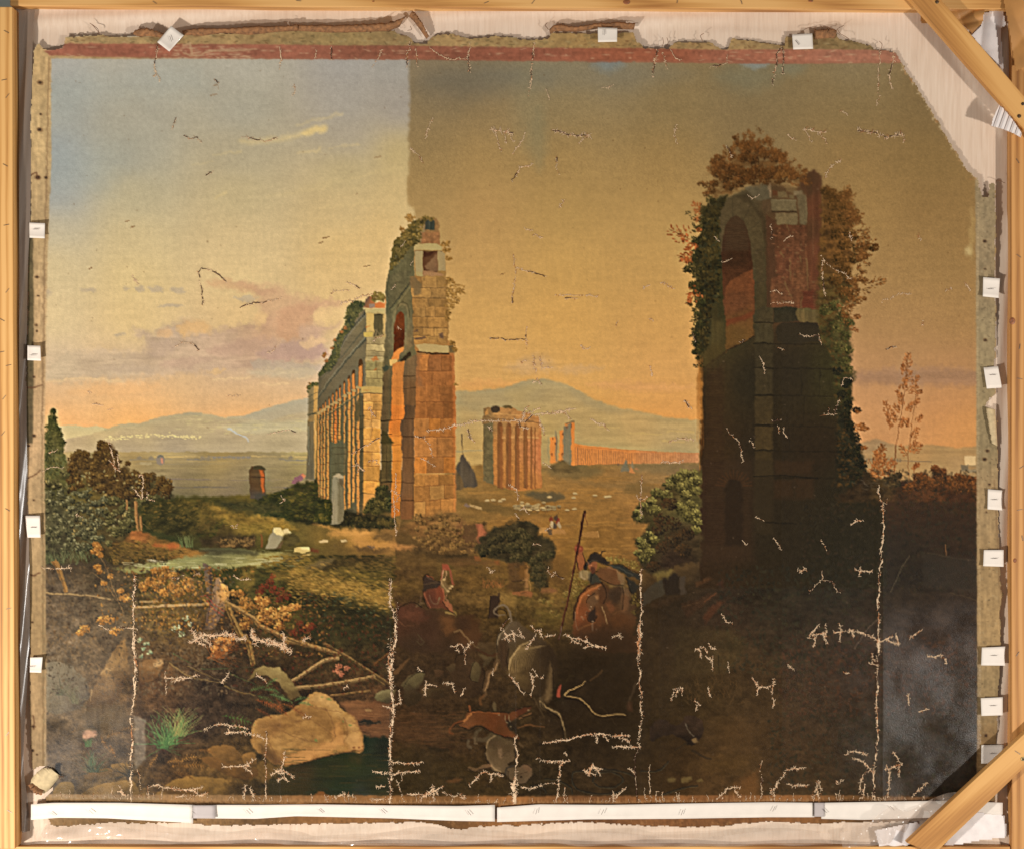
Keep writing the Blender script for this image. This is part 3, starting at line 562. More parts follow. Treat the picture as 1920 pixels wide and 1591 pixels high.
fill(B('925,0 1045,0 1040,150 1015,180 1010,340 1050,430 1045,660 1040,930 920,930 918,300 915,180'), [(726,770,(108,86,54)),(724,850,(104,86,50)),(724,890,(98,80,46))], 1, .8, 1.4, 'vh', .08)
for y in (175,340,430,660,905): line(B('918,%d 1048,%d' % (y+6, y)), 2, (52,40,22), .8)
fill(curve(B('935,300 1000,330 1040,400 1080,440 1000,460 930,440 940,380')), (78,66,34), .9, 1.2, 2); line(B('985,470 985,920'), 1.3, (70,56,32), .6)
fill(B('920,930 1040,915 1040,1000 1000,1010 930,980'), (112,82,46), .9)
# plants on the tall pier
TP = [(62,54,30),(84,72,36),(112,92,46),(138,112,56)]
leaves(C('1222,45 1260,25 1340,40 1300,60 1255,60 1220,220 1160,240 1030,330 1010,320 1040,205 1100,150 1160,70'), 420, TP, (1.8,3.4), light=(-.3,-.5))
leaves(C('1030,210 1090,190 1150,260 1100,330 1020,420 1000,440 1010,320'), 220, [(78,68,36),(104,90,46),(128,108,60)], (1.8,3.4))
for x, y, an, l in [(1160,60,-2.4,14),(1170,50,-2.1,12),(1110,130,-2.7,10),(1385,240,-.3,16),(1400,280,0,12),(1420,340,-.1,10),(1420,500,.2,14),(1420,560,.1,34),(1420,590,-.15,28),(1430,620,.4,24),(1420,660,.7,18),(1425,720,1.2,12),(1425,760,1.4,12),(1450,960,.5,10),(1470,1000,.9,9),(1480,1280,-.4,6)]:
    x_, y_ = C('%d,%d' % (x, y))[0]; sprig(x_, y_, an, l, int(l * 1.6), [(150,112,56),(134,98,46),(168,126,66)], (1.5,2.8), (120,86,46), .5)
line(C('1420,500 1425,700 1432,930'), 2.5, (128,92,46), .6, None, 1.5, 2)
# ---------------------------------------------------------------- ruined brick tower, right
E = lambda t: q(1240, 240, t, 4.545)
F = lambda t: q(1240, 560, t, 4.545)
G = lambda t: q(1180, 860, t)
# dark mass of the whole tower with its growth
mass = np.vstack([E('500,640 560,600 640,570 720,520 800,490 920,470 1150,520 1200,400 1290,358 1350,400 1360,1000 1345,1591'),
                  F('1350,0 1480,300 1560,620 1620,760 1600,950 1640,1160 1720,1400 1800,1591'), [(1660,980),(1660,1100),(1312,1100)], F('325,1591 330,1200 345,700 300,480'), E('320,1591 330,1200 400,800')])
fill(mass, [(1340,420,(56,52,30)),(1380,380,(92,80,54)),(1480,400,(104,72,44)),(1330,560,(64,58,30)),(1340,640,(72,62,34)),(1480,540,(118,74,46)),(1330,720,(74,54,28)),(1400,720,(40,36,25)),(1480,700,(46,38,26)),(1560,700,(58,54,28)),(1340,850,(62,44,26)),(1420,850,(40,34,24)),(1520,850,(44,34,23)),(1600,900,(40,37,26)),(1340,1000,(54,38,25)),(1450,1000,(42,36,26)),(1580,1020,(38,36,27))], 1, 2, 3, 'f', .05)
# arch interior
fill(E('505,1100 515,900 560,800 620,745 680,765 730,870 765,1050 785,1300 795,1600 530,1600'), [(1380,430,(78,54,34)),(1380,480,(64,38,22)),(1390,520,(92,52,30)),(1380,580,(112,68,40))], 1, .8, 1.6, 'hf', .07)
fill(E('520,800 560,790 640,745 700,790 740,900 760,1040 520,1050'), (80,58,38), .8, 2, 8, 'h', .05)
for y in range(830, 1250, 13): line(E('520,%d 650,%d 770,%d' % (y, y+3, y-2)), .9, (50,28,16), .45, None, 1)
fill(np.vstack([E('540,1370 600,1290 700,1240 780,1208 788,1600'), F('782,0 775,210 782,320 700,370 560,440 540,470')]), [(1390,530,(128,72,40)),(1380,570,(124,72,42)),(1390,600,(124,78,40)),(1380,630,(110,78,38))], 1, .9, 1.6, 'hf', .06)
fill(F('545,190 775,110 775,160 545,240'), (128,62,34), .7, 1, 3); fill(F('540,250 660,210 780,200 780,310 640,370 545,400'), (132,92,44), .55, 2, 8)
line(F('345,600 560,440 660,395 780,325'), 2, (52,36,22), .8, None, 1, 2)
fill(F('300,150 530,200 540,440 400,560 345,600 300,470'), [(1320,620,(78,70,38)),(1350,620,(92,78,42)),(1345,670,(88,72,36))], .85, 2, 6, 'v', .08)
# stone arch ring and pier edge
fill(E('500,1060 488,820 500,700 560,618 640,578 720,600 790,680 840,790 880,1000 895,1600 790,1600 780,1220 760,1010 730,870 690,790 640,748 590,765 545,830 520,930 512,1060'), [(1370,390,(96,80,52)),(1410,420,(92,76,48)),(1425,500,(86,70,44)),(1425,570,(80,66,40))], 1, .9, 1.5, 'f', .06)
for t in ('600,600 605,760', '690,790 760,650', '740,880 830,800', '770,1050 880,1040', '785,1330 890,1300', '500,830 545,830'): line(E(t), 1.4, (66,56,38), .6, None, 1)
fill(E('640,585 720,560 800,690 880,760 900,1000 920,1600 892,1600 880,1000 840,790 770,670'), (60,48,30), .6, 1, 4)
# loose stones over the arch
for t, c in [('710,515 760,495 925,475 935,600 870,625 790,610', (110,98,72)), ('905,475 930,478 935,598 915,590', (176,146,108)), ('858,625 935,622 930,720 880,725 858,690', (100,76,50)), ('932,612 1140,618 1148,715 935,708', (134,116,80)),
             ('965,728 1150,728 1165,800 1140,832 975,822', (138,116,78)), ('975,540 1060,555 1070,600 990,600', (140,116,76)), ('1030,490 1080,485 1160,540 1120,570 1060,540', (128,100,62)), ('1120,545 1190,535 1210,580 1130,580', (150,128,92)),
             ('1150,580 1230,575 1235,680 1225,830 1180,820 1165,720', (122,104,72)), ('1080,580 1130,570 1130,605 1085,605', (134,112,74)), ('940,530 985,535 985,580 945,585', (110,64,38))]:
    fill(E(t), c, 1, 1, 1.4, 'f', .07)
line(E('935,716 1145,722'), 2.6, (56,42,26), .8); line(E('940,618 1140,622'), 1.6, (160,142,102), .7); line(E('1225,600 1232,820'), 2, (152,132,92), .6)
# brick front, right, and tall brick stump
fill(np.vstack([E('890,740 960,800 975,830 1160,835 1235,830 1330,760 1340,1000 1330,1600'), F('1330,0 1335,100 1150,90 1060,70 940,80 925,0'), E('930,1300 900,1000')]), [(1450,440,(104,64,40)),(1470,500,(128,76,50)),(1500,520,(134,84,52)),(1460,560,(130,82,52)),(1520,560,(120,72,44))], 1, 1, 1.6, 'vf', .1)
fill(E('880,740 965,800 970,1240 1010,1250 930,1300 900,1600 890,1000'), (88,58,38), .8, 1, 3)
for y in range(850, 1560, 12):
    line(E('960,%d 1100,%d 1330,%d' % (y+2, y, y+3)), .9, (92,50,32), .35, None, 1.2)
for _ in range(90):
    x = prng.uniform(950, 1320); y = prng.uniform(850, 1540); dab(*E('%f,%f' % (x, y))[0], prng.uniform(1.5,4), 1.6, prng.random() * .4, c3([(160,100,66),(108,60,38),(150,110,72)][int(prng.integers(3))]), .5)
for t in ('1060,830 1075,880', '1010,1060 1040,1110', '1090,1120 1095,1300', '1180,1100 1190,1150', '1045,1320 1110,1460', '1230,1120 1240,1380', '1180,1560 1200,1420'): line(E(t), 3, (150,116,70), .55, (1,.4), 1.5, 2)
fill(E('1190,440 1250,370 1290,358 1315,375 1352,420 1352,520 1360,700 1350,1090 1330,1300 1270,1310 1235,1120 1235,700 1225,560 1190,520'), [(1515,335,(92,60,38)),(1525,400,(116,66,42)),(1515,420,(96,62,38)),(1525,480,(122,70,44))], 1, 1.2, 1.6, 'v', .1)
fill(E('1195,440 1260,372 1275,380 1280,560 1245,600 1225,560'), (86,58,36), .7, 1, 3); line(E('1282,560 1290,1100'), 2, (150,98,64), .4)
for y in range(470, 1300, 14): line(E('1285,%d 1350,%d' % (y, y+3)), .9, (92,50,32), .4, None, 1)
fill(E('1195,1390 1290,1385 1290,1600 1200,1600'), (124,58,38), .7, 1, 2, 'h', .12)
for y in range(1400, 1600, 13): line(E('1200,%d 1330,%d' % (y, y+3)), 1, (76,38,26), .5, None, 1)
# weathered mouldings
fill(F('945,80 1060,65 1150,85 1180,190 950,205'), (56,50,34), 1, 1, 2, 'f', .06); fill(curve(F('1150,90 1330,95 1350,120 1345,190 1320,205 1170,195')), (118,98,58), 1, 1, 1.6, 'v', .12); fill(F('1185,100 1215,95 1215,195 1190,195'), (146,118,70), .6, .8, 2)
fill(curve(F('1000,215 1200,205 1330,215 1365,290 1360,380 1300,370 1000,375')), (50,43,30), .9, 1, 2); line(curve(F('1335,220 1360,280 1362,375'), False), 3, (142,108,58), .7, None, 1, 2)
fill(F('785,110 860,70 945,80 945,205 780,200'), (78,66,42), 1, .8, 1.6, 'f', .07)
# pier edge in shadow: big blocks
ys_ = [205, 385, 590, 825, 1080, 1290, 1520]
for k in range(6):
    c = np.array([(76,66,42),(62,53,34),(66,56,36),(70,58,36),(76,62,38),(66,54,33)][k], float)
    fill(F('%d,%d %d,%d %d,%d %d,%d' % (790,ys_[k]+4,942,ys_[k]+2,942,ys_[k+1]-6,794,ys_[k+1]-5)), tuple(c), .95, 1, 3, 'f', .06)
    line(F('785,%d 870,%d 945,%d' % (ys_[k], ys_[k]-4, ys_[k]+2)), 2.2, (28,25,17), .8, None, 1, 1.5)
for y in ys_[1:]: line(F('945,%d 1180,%d 1560,%d' % (y, y+4, y+10)), 1.8, (28,24,17), .6, None, 1.4, 1.6)
for t in ('1190,610 1190,820', '1210,830 1210,1060', '1080,1080 1090,1290', '1150,1520 1150,1591', '1350,600 1345,800'): line(F(t), 1.6, (30,26,18), .5, None, 1)
fill(F('335,700 400,640 520,560 520,1591 330,1591'), (68,48,29), .55, 2, 8, 'h', .08)
for y in range(600, 1600, 12): line(F('390,%d 450,%d 525,%d' % (y, y+2, y)), 1, (44,28,18), .5, None, 1)
for k in range(14):                                        # lit straw edge at the left
    x = prng.uniform(296, 350); line(F('%f,%f %f,%f %f,%f' % (x-5, 480+prng.random()*200, x, 800, x-3+prng.random()*12, 1000+prng.random()*500)), 1.3, [(186,124,56),(160,104,46),(132,86,38)][k % 3], .6, (1,.4), .6)
fill(F('300,480 345,600 345,700 325,900 320,1100 300,700'), (150,98,44), .55, 1, 6)
fill(mass, (48,38,22), .30, 2, 4)
# small arch in the shadow, lower left of the tower
fill(G('530,100 560,0 920,0 920,760 540,760'), (60,44,30), .5, 2, 12)
for y in range(10, 640, 13): line(G('560,%d 630,%d 700,%d' % (y, y+2, y)), 1, (42,28,18), .5, None, 1); 
for y in range(230, 640, 13): line(G('850,%d 910,%d' % (y, y+2)), 1, (42,30,18), .45, None, 1)
fill(G('708,640 708,200 740,150 790,140 830,165 845,230 848,640'), (38,29,20), .6, 1.5, 5)
for k in range(13):
    an = math.pi * (1.05 + .9 * k / 12); x0, y0 = 776 + 72 * math.cos(an), 205 + 60 * math.sin(an); x1, y1 = 776 + 135 * math.cos(an), 215 + 130 * math.sin(an)
    line(G('%f,%f %f,%f' % (x0, y0, x1, y1)), 2.2, (76,50,29), .45, None, .8, 1.8)
fill(G('925,0 1065,0 1065,560 930,560'), (54,44,29), .6, 2, 5); line(G('925,130 1150,120 1400,145'), 2, (26,22,16), .7); line(G('1010,470 1240,480'), 1.8, (26,22,16), .6)
for t in ('1070,150 1220,150 1220,290 1070,290', '1230,150 1370,150 1370,290 1235,290', '1075,10 1370,10 1350,110 1080,110'): fill(G(t), (62,44,28), .5, 2, 6)
# ---- growth on the tower
BR = [(48,32,16),(68,44,20),(92,58,26),(122,76,36)]
DG = [(36,31,17),(48,41,21),(64,53,26),(82,68,34)]
crown = E('440,600 420,500 480,430 400,400 420,330 500,250 600,300 640,200 680,160 760,150 820,150 900,200 960,210 1020,250 960,330 1060,310 1150,370 1180,440 1100,470 960,480 860,470 720,500 620,560 520,580')
fill(curve(crown), (88,58,28), .8, 5, 8, 'b', .25, .5)
for x, y, r, n in [(620,90,22,14),(640,140,28,20),(740,150,38,34),(720,200,40,34),(830,190,46,44),(880,230,46,44),(980,220,40,30),(1020,250,30,18),(960,270,42,30),(780,270,56,54),(690,260,48,44),(600,250,32,20),(480,260,36,24),(440,290,26,14),(500,320,48,40),(580,350,56,54),(470,390,46,40),(540,420,64,60),(650,370,60,56),(720,400,70,70),(820,370,70,74),(900,390,64,60),(980,370,60,60),(1060,380,60,56),(1120,410,48,36),(660,470,60,60),(440,480,40,26),(380,490,36,18),(330,475,26,10),(420,540,40,24),(380,570,30,12),(760,450,56,50),(880,450,56,50),(1000,440,56,50),(570,500,50,44)]:
    x_, y_ = E('%d,%d' % (x, y))[0]; clump(x_, y_, r / 4.545, int(n * 1.1), BR, (1.6,3.2), light=(-.3,-.5))
for t in ('780,450 770,330 640,170', '790,440 880,260 1020,240', '700,440 560,380 430,290', '800,430 800,300 830,180', '900,420 1050,340 1180,340'): line(E(t), 2, (62,38,20), .7, (1,.4), 1.5)
for k in range(26):
    an = -1.2 + k * .05; x_, y_ = E('%f,%f' % (960 + k * 9, 430 - (k % 7) * 4))[0]; tuft(x_, y_, 3, 16, [(122,82,38),(96,62,28),(146,100,52)], .35, .5, 1.0)
left_ivy = np.vstack([E('560,580 430,620 360,700 340,800 330,900 280,980 300,1040 250,1120 290,1200 300,1300 260,1350 320,1450 330,1600'), F('300,0 320,100 300,200 280,330 290,450 330,480 400,400 420,100 480,0'), E('480,1600 500,1200 490,900 500,720')])
fill(left_ivy, (52,48,28), .95, 3, 4, 'b', .25); leaves(left_ivy, 900, DG, (2,3.8), light=(-.5,-.2))
for x, y, r in [(420,620,40),(360,700,40),(350,790,40),(330,860,36),(290,980,40),(290,1090,50),(250,1140,44),(220,1210,40),(300,1200,60),(270,1340,44),(310,1380,50),(320,1480,44)]:
    x_, y_ = E('%d,%d' % (x, y))[0]; clump(x_, y_, r / 4.545, 34, [(38,34,18),(52,46,23),(68,58,29),(88,74,37)], (1.8,3.4))
for x, y, r in [(340,40,40),(310,140,40),(330,220,40),(290,300,36),(290,380,36),(320,440,34),(280,460,24)]:
    x_, y_ = F('%d,%d' % (x, y))[0]; clump(x_, y_, r / 4.545, 28, [(44,42,22),(58,54,28),(74,68,34)], (1.6,3))
RD = [(150,84,40),(172,100,52),(128,72,34)]
for x, y, an, l in [(330,690,-2.5,22),(340,700,2.7,18),(320,760,2.4,14),(330,860,2.6,10),(240,950,-2.7,52),(200,960,-2.2,20),(300,1000,2.9,26),(260,1060,2.7,34),(260,1100,3.0,26),(240,1120,2.5,14),(310,1390,2.6,28),(300,1400,2.2,34),(240,1460,2.1,14)]:
    x_, y_ = E('%d,%d' % (x, y))[0]; sprig(x_, y_, an, l / 1.2, int(l * .75), RD, (1.8,3.2), (120,74,38), .55)
right_ivy = np.vstack([E('1360,520 1420,500 1500,560 1600,540 1560,620 1630,660 1640,740 1690,770 1620,830 1580,900 1640,950 1600,1040 1660,1080 1620,1160 1600,1230 1640,1330 1600,1400 1660,1470 1540,1500 1500,1600'), F('1500,0 1560,120 1640,200 1600,320 1620,450 1600,560 1640,640 1600,760 1620,900 1580,1000 1640,1180 1700,1280 1740,1440 1800,1591 1500,1591 1480,900 1450,500 1360,380'), E('1330,1600 1340,1100')])
fill(right_ivy, [(1550,400,(92,62,30)),(1580,480,(96,64,30)),(1560,560,(78,62,30)),(1570,640,(64,58,30)),(1590,720,(58,54,28)),(1590,800,(38,36,24)),(1610,880,(36,35,24))], .95, 4, 6, 'b', .25)
leaves(right_ivy, 900, [(62,44,22),(80,56,26),(100,70,34)], (2,3.8), a=.35)
for x, y, r in [(1400,540,50),(1450,570,60),(1530,600,60),(1580,560,40),(1480,660,70),(1580,680,56),(1640,720,44),(1660,780,40),(1560,780,70),(1450,780,70),(1500,900,70),(1600,900,50),(1640,930,36),(1560,1000,64),(1660,1020,48),(1740,1010,44),(1810,1020,40),(1700,1090,44),(1640,1120,50),(1520,1120,70),(1560,1220,60),(1600,1300,44),(1480,1300,64),(1540,1400,60),(1620,1420,44)]:
    x_, y_ = E('%d,%d' % (x, y))[0]; clump(x_, y_, r / 4.545, int(r * .9), [(56,40,18),(76,52,22),(98,66,30),(122,84,42)], (1.8,3.2), light=(.5,-.3))
for x, y, an, l in [(1640,1010,-.1,44),(1700,1060,.5,16),(1560,540,-.8,14),(1640,760,.1,16),(1600,1310,-.3,26),(1720,1330,-.2,34),(1850,1320,-.3,14),(1640,1440,.2,24),(1560,1500,.7,20)]:
    x_, y_ = E('%d,%d' % (x, y))[0]; sprig(x_, y_, an, l, int(l * .7), [(120,80,38),(96,62,28),(140,96,50)], (1.6,2.8), (96,62,30), .5)
for x, y, r in [(1400,100,60),(1480,60,60),(1540,160,56),(1600,210,40),(1480,240,70),(1560,320,50),(1600,440,40),(1520,420,64),(1560,540,50),(1600,600,36)]:
    x_, y_ = F('%d,%d' % (x, y))[0]; clump(x_, y_, r / 4.545, int(r * .8), [(50,46,22),(66,62,30),(88,80,40),(112,98,52)], (1.6,3), light=(.6,-.2))
for x, y, r in [(1500,620,44),(1560,720,50),(1600,700,30),(1540,820,50),(1590,900,40),(1560,980,50),(1660,950,34),(1600,1080,50),(1650,1180,50),(1690,1260,36),(1620,1300,60),(1700,1400,56),(1640,1480,64),(1760,1520,50)]:
    x_, y_ = F('%d,%d' % (x, y))[0]; clump(x_, y_, r / 4.545, int(r * .8), [(28,27,18),(38,36,22),(50,45,26)], (1.8,3.2), light=(.5,-.3))
for x, y, an, l in [(1600,260,.1,16),(1640,150,.2,12),(1650,960,.1,9),(1640,1100,-.3,20),(1690,1110,-.2,16),(1700,1260,.2,10),(1780,1450,-.7,34),(1820,1400,-1.1,34),(1850,1330,-1.3,22),(1800,1500,-.3,24)]:
    x_, y_ = F('%d,%d' % (x, y))[0]; sprig(x_, y_, an, l, int(l * .9), [(132,84,42),(150,98,52),(110,70,34)], (1.6,3), (110,68,34), .5)
for _ in range(150):
    t = prng.random(); x = 1335 + 175 * t; y = 330 - 60 * math.sin(math.pi * min(t * 1.15, 1)) + prng.normal() * 9
    sprig(x, y, -1.57 + (t - .45) * 1.7 + prng.normal() * .5, prng.uniform(6, 15), 8, [(104,66,30),(82,52,24),(128,82,40)], (1.2,2.3), (84,54,26), .45, .8)
for _ in range(120):
    y = prng.uniform(365, 600); x = 1575 + 38 * math.sin((y - 360) / 240 * math.pi) + prng.normal() * 9
    sprig(x, y, prng.normal() * .6, prng.uniform(6, 18), 9, [(112,72,34),(88,58,26),(132,88,44)], (1.2,2.3), (90,58,28), .45, .8)
for _ in range(70):
    y = prng.uniform(385, 690); x = 1318 - 14 * math.sin((y - 380) / 300 * math.pi) + prng.normal() * 6
    sprig(x, y, 3.14 + prng.normal() * .6, prng.uniform(4, 11), 6, [(58,50,25),(76,64,31),(48,42,21)], (1.3,2.5), None, .5, .85)
# ---- slender saplings and hedge, far right
S = lambda t: q(1440, 800, t)
line([(1675,890),(1678,840),(1690,770),(1698,700),(1700,660)], 2, (120,76,42), .85, (1,.4), 1)
line([(1702,908),(1701,850),(1708,800),(1716,740)], 1.8, (126,82,46), .8, (1,.4), 1); line([(1711,905),(1714,870)], 1.2, (126,82,46), .8)
LT = [(142,88,46),(160,100,54),(124,76,38),(172,114,64)]
for x, y, an, l in [(1700,690,-1.5,34),(1696,700,-1.9,22),(1698,715,-1.1,28),(1692,730,-1.3,26),(1690,745,-2.2,20),(1702,735,-.6,26),(1710,720,-.9,24),(1690,760,-1.8,22),(1686,770,-2.4,20),(1680,790,-2.0,22),(1700,770,-1.0,22),(1712,760,-.8,20),(1715,740,-.5,18),(1688,800,-1.2,22),(1672,800,-2.2,18),(1664,775,-1.8,30),(1668,790,-2.0,20),(1702,800,-1.6,20),(1700,850,-2.3,26),(1706,845,-1.0,28),(1712,820,-1.2,26),(1714,845,-.8,24),(1720,790,-1.0,18),(1713,880,-1.3,16),(1716,875,-.9,12),(1660,900,-1.2,50),(1650,890,-1.6,62),(1648,870,-1.9,34),(1640,900,-2.0,30),(1655,880,-.8,34),(1640,885,-1.2,44)]:
    sprig(x, y, an, l * .8, int(l * 1.1), LT, (1.5,2.7), (128,80,42), .42, .8)
hedge = S('520,500 640,440 700,360 760,330 780,400 860,380 920,350 1000,350 960,420 1000,470 1060,440 1100,370 1150,340 1200,390 1240,310 1300,310 1330,370 1400,430 1420,360 1480,370 1560,390 1570,560 520,560')
fill(hedge, [(1600,910,(52,40,26)),(1660,905,(66,52,30)),(1720,915,(86,54,30)),(1770,905,(84,52,28)),(1820,905,(76,46,24)),(1700,930,(58,40,26)),(1800,930,(58,38,24))], .95, 4, 6, 'b', .2)
for x, y, r in [(1120,370,40),(1160,400,50),(1240,310,34),(1280,340,46),(1300,400,56),(1350,390,40),(1420,380,46),(1480,390,50),(1540,400,40),(1100,430,50),(1220,430,60),(1400,450,60),(1500,450,60),(1040,460,44)]:
    x_, y_ = S('%d,%d' % (x, y))[0]; clump(x_, y_, r / 3.977, int(r * 1.1), [(62,40,22),(82,52,26),(106,66,32),(126,80,42)], (1.8,3.2), light=(.2,-.8))
for x, y, r in [(880,400,34),(930,370,34),(970,355,24),(920,430,30),(960,420,26)]:
    x_, y_ = S('%d,%d' % (x, y))[0]; clump(x_, y_, r / 3.977, 30, [(46,40,26),(70,56,34),(92,74,44)], (1.8,3.2))
for k in range(26): x_, y_ = S('%f,%f' % (prng.uniform(640,900), prng.uniform(400,480)))[0]; line([(x_,y_),(x_+prng.normal()*10,y_-8*prng.random())], 1, (84,74,60), .5, None, .6)
# dark undergrowth, lower right: low-contrast leaf masses
for (x0, y0, x1, y1, n, cols, a) in [(1500,940,1840,1110,900,[(38,34,26),(48,42,30),(56,44,32)],.45),(1340,1060,1660,1260,900,[(36,34,26),(44,42,32),(50,46,32)],.45),(1460,1190,1840,1340,1000,[(52,38,28),(62,44,32),(44,36,30)],.45),(1440,1330,1840,1500,900,[(36,36,28),(44,42,32),(50,40,30)],.4),(1560,880,1840,960,400,[(44,36,24),(58,44,26)],.4)]:
    leaves(rect(x0, y0, x1, y1), n, cols, (2.5,5), .5, None, .7, a)
for p, w, c, a in [([(1668,1108),(1690,1060),(1704,1040)],1.6,(84,74,56),.6),([(1600,1215),(1625,1175),(1650,1155)],1.8,(82,70,60),.6),([(1770,1020),(1772,1040)],2,(120,86,56),.7),([(1738,1035),(1790,1045),(1825,1048)],1.6,(74,62,46),.5),([(1740,1100),(1760,1080),(1790,1072)],1.6,(66,52,40),.5),([(1780,1110),(1815,1118),(1840,1130)],2,(70,58,42),.5)]:
    line(p, w, c, a, None, 1)
fill([(1728,1036),(1835,1048),(1838,1110),(1730,1100)], (52,46,38), .5, 2, 6)
# fallen masonry under the tower
fill(G('100,1000 180,920 250,890 265,1000 180,1045 95,1090'), (66,60,48), .95, 1, 2); fill(G('250,890 330,840 370,870 370,1000 265,1010'), (44,36,28), .9, 1.2, 3); fill(G('370,880 415,870 415,1000 375,1010'), (70,60,50), .8, 1, 2.5)
for t, c in [('490,910 600,870 615,890 500,940', (78,54,34)), ('390,1080 560,1020 650,990 560,1090 420,1180', (62,44,30)), ('540,1170 640,1060 700,1050 650,1130 560,1220', (76,48,32)), ('150,1080 300,1020 400,1010 300,1080 200,1110', (58,44,30)), ('640,930 690,890 700,960', (66,44,32))]:
    fill(G(t), c, .7, 2, 4, 'f', .1)
line(G('560,1060 650,990'), 1.6, (98,62,40), .6); line(G('390,1100 520,1060'), 1.4, (84,62,40), .5)
fill(G('330,1265 560,1255 740,1260 860,1350 820,1480 700,1591 330,1591 325,1400'), (64,54,34), .6, 2, 10, 'f', .08); fill(G('590,1370 740,1360 860,1400 760,1420'), (42,36,24), .6, 3, 10); line(G('660,1460 665,1591'), 1.6, (36,30,20), .6)
for _ in range(40): x = prng.uniform(1400, 1560); y = prng.uniform(1240, 1330); tuft(x, y, 3, 22, [(62,50,34),(74,58,38),(54,42,30)], .5, 0, 1.1, .35)
# ---- sunlit bush by the tower's foot
bush = G('525,90 440,85 380,80 330,120 270,150 250,210 170,230 150,300 70,330 20,410 60,480 150,470 130,540 60,590 40,640 80,680 50,740 100,800 150,870 220,860 300,800 400,780 530,760')
fill(bush, [(1290,900,(88,82,44)),(1250,930,(78,66,38)),(1290,960,(82,76,44)),(1220,970,(66,58,34)),(1280,1000,(60,48,32)),(1210,1020,(62,56,34)),(1260,1050,(50,38,28)),(1210,1060,(54,46,30))], .97, 4, 5, 'b', .2)
BG = [(46,42,24),(64,58,32),(92,84,46),(124,114,62),(150,138,80)]
for x, y, r in [(470,110,44),(400,110,50),(350,150,50),(450,180,56),(500,160,40),(290,190,46),(380,210,50),(490,240,44),(200,250,44),(270,270,50),(420,270,44),(160,310,36),(100,350,40),(60,400,36),(180,380,50),(80,440,30),(380,350,48),(460,340,44),(400,380,50),(490,400,44),(440,430,50),(500,470,40),(490,530,40),(150,570,44),(80,610,40),(110,650,44),(180,600,40),(70,700,34),(110,740,40),(150,700,44)]:
    x_, y_ = G('%d,%d' % (x, y))[0]; clump(x_, y_, r / 3.977, int(r * 1.0), BG, (1.8,3.4), light=(.15,-1.0))
for x, y, r in [(300,330,60),(240,450,60),(330,480,60),(220,520,60),(320,600,70),(420,560,60),(250,660,60),(400,680,60),(180,800,50)]:
    x_, y_ = G('%d,%d' % (x, y))[0]; clump(x_, y_, r / 3.977, int(r * .8), [(42,34,24),(58,44,28),(74,54,32)], (2,3.6))
fill(curve(G('180,850 300,810 310,850 220,900')), (132,116,64), .6, 3, 6)
# ---------------------------------------------------------------- left ground: mounds, pond, hedge
K = lambda t: q(0, 800, t)
Mm = lambda t: q(480, 800, t)
N = lambda t: q(0, 1191, t)
O = lambda t: q(480, 1191, t)
GR = [(40,44,22),(56,58,28),(78,74,34),(104,92,42)]
SG = [(86,76,34),(112,96,42),(136,114,52),(158,130,62)]
# brick tomb stump
fill(K('1862,320 1880,292 1930,284 1960,290 1978,320 1985,500 1960,545 1870,530'), [(480,885,(92,72,46)),(490,910,(98,72,44)),(485,930,(80,72,60))], 1, .8, 1.3, 'h', .07)
fill(Mm('32,320 60,315 66,480 54,490 40,400'), (186,104,52), .9, .6, 2); fill(curve(Mm('-20,310 0,285 40,284 72,305 70,320 20,312')), (78,70,46), .95, .8, 1.4); line(Mm('-20,370 60,372'), 2, (66,48,34), .7); fill(Mm('-15,500 30,490 90,510 100,540 0,545'), (74,70,58), .8, 2, 3)
# dark meadow and slope under the arcade
fill(Mm('0,545 100,520 180,470 300,420 460,390 470,520 560,545 570,640 580,720 420,730 250,690 0,650'), [(520,940,(48,52,28)),(560,925,(62,58,32)),(600,960,(48,50,28)),(520,960,(54,58,30)),(580,980,(44,42,24))], .95, 3, 4, 'b', .2)
leaves(Mm('0,545 180,480 460,390 470,520 560,545 580,710 250,680 0,650'), 500, GR, (2,4.5), .35, 0, .5, .6)
fill(Mm('570,640 680,620 800,650 1000,660 1050,740 900,760 700,740 580,730'), (44,40,24), .9, 3, 5, 'b', .2)
fill(K('1050,560 1200,545 1380,535 1520,545 1620,590 1700,640 1909,650 2100,690 2250,760 2000,790 1800,800 1600,830 1450,820 1300,800 1100,760 1040,700'), [(290,950,(50,54,28)),(360,945,(70,66,32)),(400,950,(98,84,40)),(440,970,(128,106,48)),(480,978,(130,108,50)),(520,985,(136,112,54)),(350,985,(50,50,26)),(420,995,(74,62,34)),(300,985,(50,52,28))], .95, 3, 5, 'b', .2)
leaves(K('1050,570 1200,550 1400,540 1600,600 1700,660 1600,820 1300,800 1100,750'), 700, GR, (2,4), .35, -.3, .5, .6); leaves(K('1550,580 1700,645 1909,655 2200,740 2000,780 1750,760 1600,690'), 500, SG, (2,4), .3, .2, .4, .55)
fill(K('1500,830 1700,800 1909,800 1909,900 1700,900 1520,880'), (62,50,32), .8, 3, 5, 'b', .2); leaves(K('1600,840 1909,820 1909,880 1650,890'), 120, [(96,76,46),(124,98,58),(72,56,34)], (2,4), .4)
